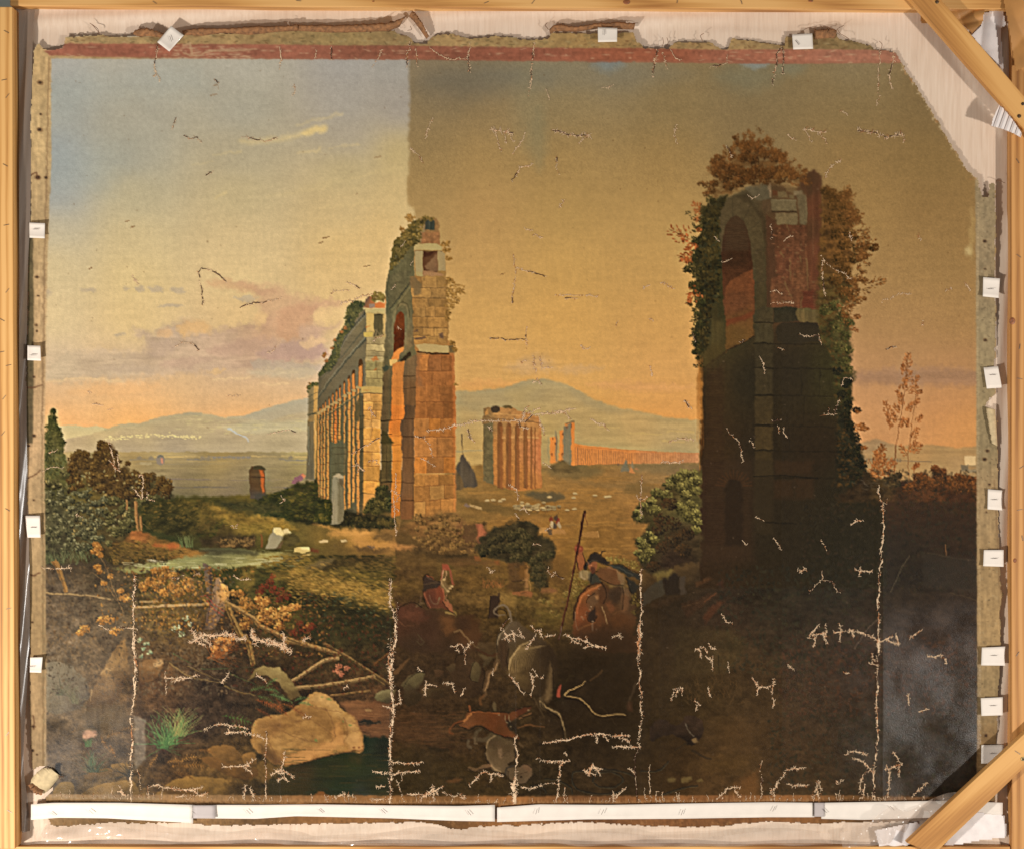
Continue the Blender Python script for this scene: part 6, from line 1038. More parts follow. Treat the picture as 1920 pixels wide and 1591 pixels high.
# hunt: pull the colours together, then relight the beasts
fill(curve([(745,1070),(900,1060),(1080,1080),(1220,1060),(1230,1300),(1000,1400),(760,1400)]), (70,50,30), .16, 6, 40)
for k in range(13):
    x = 925 + k * 27; line(curve(H4('%d,%d %d,%d %d,%d %d,%d' % (x, 480 - k * 6, x - 8 + k * 3, 330 - k * 10, x + 50 + k * 5, 190 - k * 9, x + 140 + k * 6, 90 - k * 2)), False, 4), 2.0 - .07 * k, (178,148,100), .42 - .022 * k, (.5, 1), .8, 1.6)
line(curve(H4('905,420 930,300 1000,160 1090,70 1200,20'), False), 3, (190,160,112), .5, None, 1, 2.5); line(curve(H1('1690,1480 1710,1360 1800,1250 1900,1150'), False), 2.6, (168,146,112), .6, None, .8, 2)
fill(curve(H4('1440,880 1490,640 1530,330 1550,600 1550,850')), (150,122,84), .4, 2, 6)
line(curve(H5('420,900 520,985 680,1070 740,1190 790,1330'), False), 2.6, (176,148,104), .6, (1,.6), .8, 2); line(curve(H3('1690,330 1650,430 1570,500 1545,640 1505,740'), False), 2.4, (166,130,90), .55, None, 1, 2)
fill(curve(H5('640,700 780,640 900,700 1000,800 1050,900 900,1000 760,1040 650,960 600,830')), (44,34,23), .55, 3, 10); line(curve(H5('780,800 850,740 960,690 1040,650 1090,595'), False), 2.2, (160,130,86), .8, (1.2,.5), .4); line(curve(H5('790,812 900,830 1020,860 1130,960 1220,1070 1320,1110 1480,1095 1600,1090 1690,1105'), False), 2.4, (150,122,80), .75, (1,.6), .5); fill(curve(H5('660,790 700,660 735,640 715,730 710,830 670,835')), (150,74,54), .8, 1.2, 2)
for t, w, c, a in [('330,1075 420,1050 600,1065 760,1070', 2, (170,104,58), .5), ('560,1290 700,1360 900,1420', 2, (96,52,28), .6), ('240,1195 300,1140 350,1090', 3, (190,126,72), .5)]: line(curve(H4(t), False), w, c, a, None, 1, 2)
line(curve(H6('575,480 600,380 700,290'), False), 2.6, (158,132,96), .5, None, 1, 2); line(curve(H6('640,720 700,790 780,830'), False), 2.6, (164,136,100), .55, None, 1, 2); fill(curve(H6('680,400 760,380 820,460 760,480 700,460')), (84,66,46), .5, 2, 5); fill(curve(H6('860,560 960,520 980,640 900,680')), (92,74,52), .5, 2, 5)
# riders: deep folds and rim lights
fill(curve(H1('640,700 760,660 800,780 780,900 680,900 640,820')), (84,48,36), .5, 2, 6); line(H1('880,660 900,740 890,830'), 2.4, (176,104,72), .6, None, .8, 1.8)
fill(curve(H1('240,1000 400,940 560,1010 500,1120 320,1120')), (118,72,50), .35, 4, 10); fill(curve(H1('860,1080 1000,1080 1050,1250 950,1330 880,1250')), (124,80,44), .45, 3, 8); fill(curve(H1('1100,1080 1260,1120 1280,1250 1140,1260')), (60,42,30), .5, 3, 8)
line(curve(H1('1050,1300 1130,1270 1180,1330 1250,1400 1300,1480'), False), 3, (128,100,66), .6, None, 1, 2)
fill(curve(H2('1300,620 1420,600 1440,800 1360,900 1290,800')), (74,46,28), .5, 2, 6); fill(curve(H2('1420,700 1600,640 1640,800 1480,900')), (52,40,30), .6, 3, 8); fill(curve(H2('1640,760 1740,760 1720,960 1640,980')), (116,80,52), .5, 2, 5)
line(curve(H2('1010,860 1060,740 1180,660 1320,590'), False), 2.6, (176,112,64), .55, None, 1, 2); line(curve(H2('970,1020 985,900 1020,820'), False), 2.4, (170,100,60), .5, None, 1, 2); fill(curve(H2('1060,980 1110,860 1140,960 1110,1100 1070,1100')), (112,66,40), .5, 2, 5)
fill(curve(H2('980,1350 1200,1230 1500,1200 1800,1300 1850,1591 1000,1591')), (50,36,24), .45, 5, 16)
# sheep and small touches on the far meadow
for _ in range(26): x, y = prng.uniform(968, 1050), prng.uniform(944, 962); line([(x, y + 2), (x + prng.normal(), y + 5)], 1, (92,70,44), .6, None, 0)
# contours that give the figures and beasts their drawing
def contour(pts, w=1.6, c=(30,22,15), a=.6): line(curve(np.asarray(pts), False, 5), w, c, a, None, .5, 1.3)
for t in ('1690,1591 1685,1450 1710,1340 1800,1245 1905,1150', '1850,1100 1820,1000 1760,960 1700,975'): contour(H1(t), 1.8)
for t in ('900,440 880,300 905,120', '915,520 1000,625 1120,735 1260,810', '1400,900 1440,980 1600,1090 1680,1160', '1560,860 1570,600 1545,320', '300,1060 430,1035 600,1055 800,1055 920,1065', '200,1275 320,1320 440,1260 560,1300 740,1390 900,1430 1030,1455', '990,1040 1100,985 1240,965', '1060,1120 1150,1130 1250,1095', '220,1215 140,1230 60,1290'): contour(H4(t), 1.7)
for t in ('560,480 555,560 580,650 640,730', '640,800 780,850 860,870', '900,820 920,960 1050,1005 1160,995 1235,900', '1000,500 990,650 900,720', '1060,760 1150,715 1245,770', '290,780 400,830 480,800 640,760'): contour(H6(t), 1.6)
for t in ('770,815 860,750 970,700 1045,660 1092,600', '780,830 900,845 1010,875 1120,975 1215,1085 1320,1125 1490,1108 1690,1115', '430,870 445,960 570,1035 690,1115 745,1230 780,1400'): contour(H5(t) + (0, 2.2), 1.5)
for t in ('590,690 600,830 660,940', '580,560 600,460 650,448 745,520 850,560', '870,840 930,930 1020,1010 1080,1060', '210,950 330,880 450,858 560,930', '170,1200 190,1050 215,950', '1590,760 1580,900 1560,1100'): contour(H1(t), 1.6)
for t in ('1080,360 1075,300 1120,240 1160,150 1240,113 1320,150 1395,230', '1420,300 1560,288 1650,297 1730,355 1909,432', '1690,480 1720,560 1765,690 1800,722', '1270,385 1200,440 1160,560', '1300,500 1420,560 1560,600 1650,600', '1110,860 1130,780 1240,715', '1105,1000 1120,1110 1210,1145 1265,1060', '1330,560 1380,640 1400,760 1360,880', '1640,620 1660,760 1640,960', '950,100 970,270 1000,380', '1050,130 1090,250 1085,320'): contour(H2(t), 1.5)
for t in ('1050,310 1100,205 1210,185', '1350,300 1300,420 1280,560 1380,612', '290,690 380,555 520,465 600,470', '1480,400 1500,520 1470,700'): contour(H3(t), 1.5, a=.5)
# pale legs and faces relit
for t, w, c, a in [('1120,250 1150,300 1160,350', 2, (150,98,66), .6), ('1430,340 1540,370 1620,440', 2.4, (132,98,66), .6), ('1020,400 1040,480 1090,515', 2, (158,134,98), .7)]: line(curve(H2(t), False), w, c, a, None, .6, 1.6)
for t, w, c, a in [('640,480 720,520 800,545', 1.6, (104,78,56), .6), ('860,520 880,600 950,700', 2.2, (170,140,98), .6), ('600,720 640,830 700,930', 2.2, (152,92,64), .5)]: line(curve(H1(t), False), w, c, a, None, .6, 1.6)
# ---------------------------------------------------------------- weave of the cloth, fine wear, age
gx = np.arange(W, dtype=np.float32)[None, :]; gy = np.arange(H, dtype=np.float32)[:, None]
grain = np.random.default_rng(5).normal(size=(H, W)).astype(np.float32)
lum = IMG.mean(2)
# loosen the hard edges: small smooth drift of every touch
wx = np.clip(gx + NX * .9 + NF * .5, 0, W - 1.01); wy = np.clip(gy + NY * .9 + NB * .5, 0, H - 1.01)
xi = wx.astype(int); yi = wy.astype(int); fx = (wx - xi)[..., None]; fy = (wy - yi)[..., None]
IMG[:] = (IMG[yi, xi] * (1 - fx) + IMG[yi, xi + 1] * fx) * (1 - fy) + (IMG[yi + 1, xi] * (1 - fx) + IMG[yi + 1, xi + 1] * fx) * fy
def blur(a, r):
    for ax in (0, 1):
        c = np.cumsum(np.concatenate([np.repeat(np.take(a, [0], ax), r + 1, ax), a, np.repeat(np.take(a, [-1], ax), r, ax)], ax), ax, dtype=np.float32)
        n = a.shape[ax]; a = (np.take(c, np.arange(2 * r + 1, 2 * r + 1 + n), ax) - np.take(c, np.arange(0, n), ax)) / (2 * r + 1)
    return a
det = np.clip((gy - 380) / 60, .15, 1)[..., None]
IMG += (.85 * (IMG - blur(blur(IMG, 2), 2)) + .35 * (IMG - blur(blur(IMG, 9), 9))) * det
np.clip(IMG, .01, 1, out=IMG)
warm = np.clip((gy - 700) / 80, 0, 1)[..., None] * np.ones((1, W, 1), np.float32)
IMG *= 1 + warm * np.array([.02, -.01, -.07], np.float32)
dkr = (np.clip((gx - 1200) / 150, 0, 1) * np.clip((gy - 1080) / 150, 0, 1))[..., None]
IMG *= 1 + dkr * np.array([.24, .20, .16], np.float32)
tone = 1 + .030 * grain * (0.6 + .8 * (lum < .5)) + .03 * fbm(4, 3, 51, 2) + .035 * NF
IMG *= tone[..., None]
for _ in range(420):                                         # fly specks and tiny losses
    x, y = prng.uniform(100, 1830), prng.uniform(110, 1480)
    d = IMG[int(y), int(x)].mean() > .35
    dab(x, y, prng.uniform(.9, 2), prng.uniform(.8, 1.4), prng.random() * 3, c3((92,62,34) if d else (128,104,80)), .55 * prng.random())
np.clip(IMG, 0, 1, out=IMG)
# ---------------------------------------------------------------- unpainted borders of the canvas (bare linen, ground layer, wear)
PICT = np.array([(95,102),(300,107),(520,109),(760,109),(960,112),(1200,114),(1500,117),(1693,117),(1700,135),(1720,165),(1736,190),(1750,215),(1765,240),(1780,265),(1795,290),(1811,315),(1823,328),(1832,335),
  (1832,600),(1834,900),(1834,1100),(1836,1300),(1836,1410),(1838,1502),(1800,1501),(1700,1498),(1580,1500),(1450,1498),(1330,1501),(1200,1503),(1080,1500),(960,1504),(860,1500),(700,1501),(560,1497),(480,1498),(300,1494),(90,1492),
  (84,1440),(82,1250),(83,1100),(81,1000),(80,800),(84,600),(86,500),(92,300)], np.float32)
PINK = np.array([(84,98),(118,92),(122,83),(300,84),(480,85),(600,86),(760,87),(960,90),(1200,92),(1365,95),(1500,94),(1640,95),(1660,96),(1677,99),(1692,118),(1500,121),(960,116),(760,113),(300,111),(95,106)], np.float32)
TOPM = np.array([(84,98),(118,93),(122,82),(124,71),(160,69),(190,66),(225,71),(262,70),(290,68),(345,66),(430,64),(480,60),(560,58),(640,60),(700,60),(740,58),(752,66),(772,70),(778,80),(800,85),(806,72),(820,66),(850,65),(880,73),(905,72),(930,68),(960,72),(1000,76),(1028,72),(1034,62),(1090,64),(1188,62),(1192,76),(1204,86),(1210,97),(1252,94),(1258,85),(1262,81),(1300,80),(1338,82),(1350,92),(1361,100),(1366,78),(1372,73),(1400,76),(1430,82),(1455,83),(1470,86),(1470,70),(1490,68),(1540,62),(1560,58),(1567,60),(1572,74),(1600,78),(1632,86),(1640,94),(1677,99),(1677,112),(95,112)], np.float32)
LEFTM = np.array([(66,96),(72,85),(78,82),(84,92),(98,98),(98,300),(90,500),(86,800),(87,1000),(88,1250),(88,1450),(74,1468),(60,1440),(57,1330),(57,1200),(56,1050),(52,900),(51,800),(53,600),(54,450),(60,405),(58,300),(60,200),(64,130)], np.float32)
RIGHTM = np.array([(1826,332),(1832,333),(1835,352),(1842,370),(1850,368),(1852,345),(1863,340),(1865,420),(1864,520),(1866,600),(1865,690),(1866,738),(1852,752),(1848,760),(1860,768),(1868,790),(1870,870),(1872,1000),(1874,1090),(1878,1115),(1872,1150),(1875,1180),(1872,1250),(1868,1330),(1867,1420),(1866,1500),(1830,1500),(1830,700)], np.float32)
BOTM = np.array([(84,1486),(480,1488),(960,1490),(1500,1488),(1838,1492),(1836,1540),(1760,1537),(1600,1540),(1540,1543),(1440,1538),(1320,1549),(1200,1546),(1080,1540),(960,1546),(900,1548),(865,1554),(830,1548),(790,1540),(700,1541),(560,1543),(400,1546),(360,1541),(200,1540),(140,1546),(96,1546),(92,1530),(88,1500)], np.float32)
def wear(p, cols, tex='f', soft=1.5): fill(p, [(x, y, tuple(np.array(c) * (1.04, .99, .95))) for x, y, c in cols], 1, 1, soft, tex, .08)
wear(LEFTM, [(80,100,(186,164,120)),(78,250,(188,168,124)),(72,400,(180,160,120)),(72,600,(196,172,130)),(72,800,(206,178,136)),(70,950,(190,166,124)),(70,1150,(176,152,110)),(72,1350,(188,162,120)),(64,1430,(170,150,116))], 'fv')
fill([(50,410),(64,420),(66,700),(64,830),(50,830)], (74,66,44), .8, 1, 2, 'fv', .15)  # shade along the turned left edge, painted as a dark strip
for x in (88,89,90): line([(x+5,106),(x+1,300),(x-5,500),(x-8,800),(x-7,1100),(x-7,1440)], 1.4, (112,84,56), .35, None, 2.5, 1.5)
wear(TOPM, [(200,78,(156,136,96)),(400,76,(162,140,98)),(520,75,(140,120,82)),(640,78,(144,128,86)),(760,80,(130,112,78)),(860,78,(164,140,96)),(960,80,(152,132,90)),(1100,80,(146,122,78)),(1300,86,(148,124,84)),(1420,88,(150,130,90)),(1520,86,(128,108,72)),(1600,84,(122,106,72)),(90,92,(186,162,118))], 'fb')
for _ in range(500):
    x = prng.uniform(120, 1670); y = 60 + prng.random() * 32 + .008 * x
    dab(x, y, prng.uniform(1.5, 6), 1.3, prng.normal() * .4, c3([(72,60,36),(168,150,108),(96,64,38),(120,108,72)][int(prng.integers(4))]), .45)
wear(PINK, [(100,100,(148,98,80)),(300,98,(144,94,76)),(520,98,(142,94,76)),(760,98,(130,86,68)),(960,102,(134,86,68)),(1200,104,(138,86,64)),(1420,106,(146,98,78)),(1600,106,(154,108,88)),(1680,110,(150,108,88))], 'fh')
line([(100,105),(300,109),(760,111),(960,114),(1200,116),(1500,119),(1690,118)], 2.5, (150,96,72), .5, None, 1.5, 2)
for _ in range(170):
    x = prng.uniform(330, 470) if prng.random() < .4 else prng.uniform(100, 1670); dab(x, 86 + prng.random() * 24 + .006 * x, prng.uniform(2, 9), .9, prng.normal() * .25, c3((196,164,128)), .55)
for p, w in [([(345,100),(358,107),(375,106),(392,98),(430,97),(480,94)],3.5),([(345,88),(358,84),(362,102)],5)]: line(p, w, (186,156,118), .7, None, 2, 2)
wear(RIGHTM, [(1848,380,(138,126,98)),(1848,500,(148,134,104)),(1848,650,(150,138,106)),(1848,800,(142,130,98)),(1848,950,(160,140,104)),(1852,1050,(156,134,96)),(1850,1150,(168,144,102)),(1850,1300,(150,132,96)),(1848,1420,(128,104,70))], 'fv')
line([(1862,900),(1868,1000),(1870,1090),(1874,1110)], 3, (112,84,58), .5, None, 2, 2)
for _ in range(260): dab(prng.uniform(1836,1868), prng.uniform(345,1430), prng.uniform(.9,2.4), 1.2, prng.random()*3, c3([(92,78,54),(176,158,122),(70,56,40)][int(prng.integers(3))]), .5)
wear(BOTM, [(150,1500,(186,156,114)),(350,1500,(176,142,98)),(560,1502,(166,118,70)),(750,1502,(172,124,74)),(960,1502,(164,114,66)),(1250,1502,(156,108,62)),(1500,1500,(150,104,62)),(1750,1500,(110,78,46)),(200,1542,(96,74,46)),(500,1543,(98,80,54)),(800,1544,(74,56,34)),(1100,1543,(96,66,42)),(1300,1545,(104,72,46)),(1600,1540,(92,70,42))], 'fv')
for _ in range(2400):
    x = prng.uniform(86, 1838); y = 1499 + prng.random() * 7 if prng.random() < .6 else 1536 + prng.random() * 12
    dab(x, y, prng.uniform(1, 2.6), .8, 1.57 + prng.normal() * .3, c3([(196,146,92),(120,80,44),(150,106,62),(80,54,30)][int(prng.integers(4))]), .5)
for x in np.arange(86, 1840, 2.2):                             # ragged paint edge along the bottom and right
    y = np.interp(x, PICT[22:38][::-1, 0], PICT[22:38][::-1, 1]); h = abs(prng.normal()) * 4 * (1 + NM[1500, int(x)])
    line([(x, y + 2), (x + prng.normal(), y - h)], 1.5, (186,140,92) if x > 300 else (190,164,126), .75, (1, .4), 0)
for y in np.arange(335, 1500, 2.4):
    x = np.interp(y, [335,600,900,1300,1500], [1832,1832,1834,1836,1838]); line([(x + 1, y), (x - abs(prng.normal()) * 2.2, y + prng.normal())], 1.3, (204,176,132), .6 * prng.random(), None, 0)
for y in np.arange(112, 1490, 2.6):
    x = np.interp(y, [104,300,500,600,800,1000,1250,1490], [95,92,86,84,80,81,82,84]); line([(x - 1, y), (x + abs(prng.normal()) * 2.5, y + prng.normal())], 1.4, (140,112,80) if y < 800 else (150,140,100), .55 * prng.random(), None, 0)
for k in range(len(PICT)):                                     # frayed cut at the missing corner
    if 7 <= k < 17:
        a, b = PICT[k], PICT[k + 1]
        for _ in range(14):
            t = prng.random(); x, y = a * (1 - t) + b * t; dab(x - abs(prng.normal()) * 3, y + prng.normal() * 2, prng.uniform(1.2, 3), 1, prng.random() * 3, c3([(206,184,146),(168,112,66),(190,160,116)][int(prng.integers(3))]), .7)
for x, y, r in [(78,157,4.5),(79,216,2.5),(77,245,4.5),(73,334,5),(88,334,3),(71,520,3.5),(73,555,2.2),(70,610,2.8),(71,621,2.5),(66,707,2.5),(66,816,3.5),(56,835,3),(66,936,2),(62,1165,2.5),(64,1360,3.5),(62,1405,3),(70,1413,2),(1844,453,3.5),(1845,505,2.2),(1846,638,3.5),(1848,959,2),(1850,844,3.5),(1845,860,4),(1847,1566-191,2.5),(1847,1377,3),(1854,907,2.5),(1851,760,3)]:
    dab(x, y, r * 1.3, r, .4, c3((112,78,48)), .6); dab(x, y, r * .8, r * .6, .2, c3((44,30,22)), .95)
for p in [[(53,895),(62,892),(72,886),(78,880)],[(57,1075),(66,1078),(76,1072)],[(54,727),(66,727),(80,722)],[(62,1340),(66,1352),(64,1365)],[(60,330),(70,325),(74,336)]]: line(p, 2.6, (96,60,38), .8, None, 1.5, 1.5)
fill(curve([(104,1432),(112,1428),(117,1431),(114,1440),(116,1446),(115,1455),(108,1450),(103,1442)]), (14,10,8), 1, 1.2, 1.5)  # shadow under the folded corner, painted as a black hole
np.clip(IMG, 0, 1, out=IMG)
# ---------------------------------------------------------------- scene helpers
R = random.Random(4)
def wp(px, py, y=0.0):
    """world point that stands at photo position (px, py) on the plane at depth y (negative = towards the viewer)"""
    k = (D + y) / D
    return ((px - 960) / 1000 * k, y, (795.5 - py) / 1000 * k)
def link(o, parent=None):
    scene.collection.objects.link(o); o.parent = parent; return o
def tag(o, label=None, cat=None, group=None, kind=None):
    if label: o['label'] = label
    if cat: o['category'] = cat
    if group: o['group'] = group
    if kind: o['kind'] = kind
    return o
def empty(name, loc=(0, 0, 0)):
    o = bpy.data.objects.new(name, None); o.empty_display_size = .02; link(o); o.location = loc; return o
def mesh_obj(name, verts, faces, mats, parent=None, smooth=False, mi=None, off=(0, 0, 0)):
    me = bpy.data.meshes.new(name)
    v = np.asarray(verts, np.float64) - np.array(off)
    me.from_pydata(v.tolist(), [], [list(f) for f in faces]); me.update()
    for m in (mats if isinstance(mats, (list, tuple)) else [mats]): me.materials.append(m)
    if mi is not None: me.polygons.foreach_set('material_index', np.asarray(mi, np.int32))
    if smooth: me.polygons.foreach_set('use_smooth', np.ones(len(me.polygons), bool))
    o = bpy.data.objects.new(name, me); link(o, parent); return o

class NT:
    def __init__(s, name):
        s.m = bpy.data.materials.new(name); s.m.use_nodes = True; s.t = s.m.node_tree; s.b = s.t.nodes['Principled BSDF']
    def n(s, typ, **kw):
        k = s.t.nodes.new(typ)
        for a, v in kw.items():
            if a in ('inp',):
                for i, val in v.items(): k.inputs[i].default_value = val
            else: setattr(k, a, v)
        return k
    def l(s, a, b): s.t.links.new(a, b)
    def ramp(s, src, stops):
        r = s.n('ShaderNodeValToRGB'); e = r.color_ramp.elements
        while len(e) < len(stops): e.new(.5)
        for k, (p, c) in enumerate(stops): e[k].position = p; e[k].color = tuple(lin(v) for v in c) + (1,)
        s.l(src, r.inputs[0]); return r.outputs[0]
    def noise(s, vec, scale, detail=3, rough=.55):
        k = s.n('ShaderNodeTexNoise', inp={'Scale': scale, 'Detail': detail, 'Roughness': rough}); s.l(vec, k.inputs['Vector']); return k.outputs[0]
    def coords(s, scale=(1, 1, 1), rot=(0, 0, 0), which='Object'):
        tc = s.n('ShaderNodeTexCoord'); mp = s.n('ShaderNodeMapping'); mp.inputs['Scale'].default_value = scale; mp.inputs['Rotation'].default_value = rot
        s.l(tc.outputs[which], mp.inputs[0]); return mp.outputs[0]
    def bump(s, src, strength, dist=.001):
        b = s.n('ShaderNodeBump', inp={'Strength': strength, 'Distance': dist}); s.l(src, b.inputs['Height']); s.l(b.outputs[0], s.b.inputs['Normal'])
def lin(v):
    v = v / 255.0
    return v / 12.92 if v <= .04045 else ((v + .055) / 1.055) ** 2.4
def plain(name, c, rough=.6, tex=0.0, scale=80, metal=0):
    t = NT(name); t.b.inputs['Roughness'].default_value = rough; t.b.inputs['Metallic'].default_value = metal
    v = t.noise(t.coords(), scale); k = 1 - tex
    t.l(t.ramp(v, [(.3, tuple(x * (1 - tex) for x in c)), (.7, tuple(min(x * (1 + tex), 255) for x in c))]), t.b.inputs['Base Color']); t.bump(v, .25)
    return t.m
# ---- materials
def mat_paint():
    t = NT('oil_paint'); a = t.n('ShaderNodeAttribute', attribute_name='paint'); t.l(a.outputs['Color'], t.b.inputs['Base Color'])
    g = t.n('ShaderNodeAttribute', attribute_name='gloss'); t.l(g.outputs['Fac'], t.b.inputs['Roughness'])
    s_ = t.n('ShaderNodeAttribute', attribute_name='sheen'); t.l(s_.outputs['Fac'], t.b.inputs['Specular IOR Level'])
    c = t.coords(); w1 = t.noise(t.coords((260, 260, 900)), 1, 2); w2 = t.noise(t.coords((900, 260, 260)), 1, 2); big = t.noise(c, 26, 4)
    ad = t.n('ShaderNodeMath', operation='ADD'); t.l(w1, ad.inputs[0]); t.l(w2, ad.inputs[1])
    ad2 = t.n('ShaderNodeMath', operation='ADD'); t.l(ad.outputs[0], ad2.inputs[0]); t.l(big, ad2.inputs[1])
    t.bump(ad2.outputs[0], .35, .0012); return t.m
def mat_linen():
    t = NT('linen_border'); a = t.n('ShaderNodeAttribute', attribute_name='paint'); t.l(a.outputs['Color'], t.b.inputs['Base Color']); t.b.inputs['Roughness'].default_value = .85
    t.b.inputs['Specular IOR Level'].default_value = .15; t.bump(t.noise(t.coords(), 420, 3), .6, .001); return t.m
def mat_lining():
    t = NT('lining_cloth'); v = t.noise(t.coords((220, 220, 14)), 1, 4, .6); v2 = t.noise(t.coords((3, 3, 3)), 1, 3)
    m = t.n('ShaderNodeMix', data_type='RGBA', inp={0: .5})
    t.l(t.ramp(v, [(.25, (192, 164, 140)), (.5, (212, 188, 164)), (.8, (228, 208, 188))]), m.inputs[6]); t.l(t.ramp(v2, [(.3, (202, 176, 152)), (.5, (214, 192, 170)), (.72, (226, 208, 192))]), m.inputs[7])
    t.l(m.outputs[2], t.b.inputs['Base Color']); t.b.inputs['Roughness'].default_value = .9; t.b.inputs['Specular IOR Level'].default_value = .1; t.bump(v, .35, .0008); return t.m
def mat_wood(name, axis, c0, c1, c2):
    """planed spruce; grain runs along the given axis of the object"""
    t = NT(name); sc = [34, 34, 34]; sc[axis] = 1.6
    n1 = t.noise(t.coords(tuple(sc)), 1.0, 3, .5); sc2 = [300, 300, 300]; sc2[axis] = 8; n2 = t.noise(t.coords(tuple(sc2)), 1, 3, .6)
    w = t.n('ShaderNodeTexWave', wave_type='BANDS', bands_direction='X', inp={'Scale': .9, 'Distortion': 7.0, 'Detail': 3, 'Detail Scale': .8}); sc3 = [26, 26, 26]; sc3[axis] = .9
    t.l(t.coords(tuple(sc3), (0, 0, .35)), w.inputs[0])
    m1 = t.n('ShaderNodeMath', operation='MULTIPLY_ADD', inp={1: .55}); t.l(n1, m1.inputs[0]); 
    m0 = t.n('ShaderNodeMath', operation='MULTIPLY', inp={1: .30}); t.l(w.outputs[1], m0.inputs[0]); t.l(m0.outputs[0], m1.inputs[2])
    m2 = t.n('ShaderNodeMath', operation='MULTIPLY_ADD', inp={1: .34}); t.l(n2, m2.inputs[0]); t.l(m1.outputs[0], m2.inputs[2])
    t.l(t.ramp(m2.outputs[0], [(.30, tuple(v * .86 for v in c0)), (.40, c0), (.54, c1), (.72, c2)]), t.b.inputs['Base Color']); t.b.inputs['Roughness'].default_value = .55; t.b.inputs['Specular IOR Level'].default_value = .3; t.bump(n2, .18, .0008); return t.m
def mat_film(name, col, alpha, rough):
    t = NT(name); t.b.inputs['Base Color'].default_value = tuple(lin(v) for v in col) + (1,); t.b.inputs['Roughness'].default_value = rough; t.b.inputs['Alpha'].default_value = alpha
    t.b.inputs['Specular IOR Level'].default_value = .7; t.bump(t.noise(t.coords((40, 40, 10)), 1, 2), .3, .003); return t.m
M_PAINT = mat_paint(); M_LINEN = mat_linen(); M_LINING = mat_lining()
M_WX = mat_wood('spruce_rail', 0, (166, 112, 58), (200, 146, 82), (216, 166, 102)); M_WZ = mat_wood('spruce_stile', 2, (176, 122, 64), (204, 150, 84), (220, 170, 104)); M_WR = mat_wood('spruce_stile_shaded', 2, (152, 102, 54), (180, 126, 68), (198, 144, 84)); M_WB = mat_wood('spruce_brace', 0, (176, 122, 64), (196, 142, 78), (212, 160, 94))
M_PAPER = plain('white_paper', (222, 210, 196), .7, .02, 30); M_STRIP_SHADE = plain('strip_shadow_grey', (176, 164, 158), .7, .03, 30); M_STAPLE = plain('staple_wire', (120, 108, 100), .4, .1, 200, .6)
M_FIBRE = plain('torn_fibres', (216, 186, 150), .9, .10, 300); M_RUST = plain('stained_fibres', (166, 112, 70), .9, .2, 300); M_CORE = plain('open_tear', (72, 44, 26), .9, .2, 300); M_BROWN = plain('linen_reverse', (128, 88, 54), .9, .22, 160); M_TAN = plain('primed_linen_reverse', (186, 164, 124), .85, .08, 120)
M_SCREW = plain('screw_metal', (70, 62, 46), .4, .2, 300, .8); M_KNOT = plain('wood_knot', (128, 74, 38), .55, .2, 200); M_KRAFT = plain('kraft_paper', (176, 124, 66), .6, .08, 20); M_CLOTH = plain('pleated_cloth', (226, 216, 210), .85, .03, 60); M_THREAD = plain('loose_thread', (104, 66, 40), .9, .2, 300)
M_WALL = plain('studio_wall', (108, 112, 104), .9, .04, 4); M_FILM = mat_film('polythene_edge', (128, 112, 98), .90, .25); M_FILMB = mat_film('polythene_clear', (214, 192, 172), .26, .12)

# ---------------------------------------------------------------- the studio wall behind
tag(mesh_obj('wall', [(-6, .32, -4), (6, .32, -4), (6, .32, 4), (-6, .32, 4)], [(0, 1, 2, 3)], M_WALL), kind='structure')

# ---------------------------------------------------------------- gentle buckling of the canvas (metres, + towards the viewer)
def bump_field(px, py):
    px = np.asarray(px, np.float64); py = np.asarray(py, np.float64)
    h = .0016 * np.sin(px / 173 + 1.3 * np.sin(py / 260)) + .0013 * np.sin(py / 118 + px / 420) + .0009 * np.sin(px / 61 + py / 143)
    for x0, a, w in [(250, .0022, 26), (527, .0010, 40), (733, .0024, 22), (968, .0016, 30), (1012, .0020, 34), (1201, .0022, 24), (1232, .0014, 40), (1462, .0012, 34), (1651, .0030, 26), (1640, .0014, 80)]:
        d = np.abs(px - x0); f = np.clip((py - 60) / 200, .35, 1) if x0 in (1012, 1232, 1462) else np.clip((py - 700) / 500, .12, 1)
        h = h + a * f * np.exp(-d / w) * np.where(px > x0, 1, .75)
    lr = np.clip((px - 1250) / 500, 0, 1) * np.clip((py - 950) / 400, 0, 1)
    h = h + lr * (.0013 * np.sin(px / 34 + py / 57) + .0008 * np.sin(px / 21 - py / 33 + 2 + np.sin(px / 70)) + .0007 * np.sin(py / 15 + px / 44 + 2 * np.sin(py / 90)))
    ll = np.clip((420 - px) / 300, 0, 1) * np.clip((py - 1050) / 300, 0, 1)
    h = h + ll * (.0012 * np.sin(px / 27 + py / 70) + .0008 * np.sin(py / 22 + 1))
    h = h + .004 * np.clip((88 - px) / 30, 0, 1) * np.abs(np.sin(py / 90)) + .003 * np.clip((px - 1838) / 30, 0, 1) * np.abs(np.sin(py / 75))
    return h
HG = bump_field(*np.meshgrid(np.arange(0, 1924, 4), np.arange(0, 1596, 4)))
def bump_at(px, py):
    fx, fy = min(max(px / 4, 0), 479.9), min(max(py / 4, 0), 397.9); ix, iy = int(fx), int(fy); fx -= ix; fy -= iy
    return (HG[iy, ix] * (1 - fx) + HG[iy, ix + 1] * fx) * (1 - fy) + (HG[iy + 1, ix] * (1 - fx) + HG[iy + 1, ix + 1] * fx) * fy
Y0 = -.006                                                     # canvas plane stands this far before the lining
def on_canvas(px, py, lift=0.0):
    y = Y0 - float(bump_at(px, py)) - lift
    return ((px - 960) / 1000, y, (795.5 - py) / 1000)

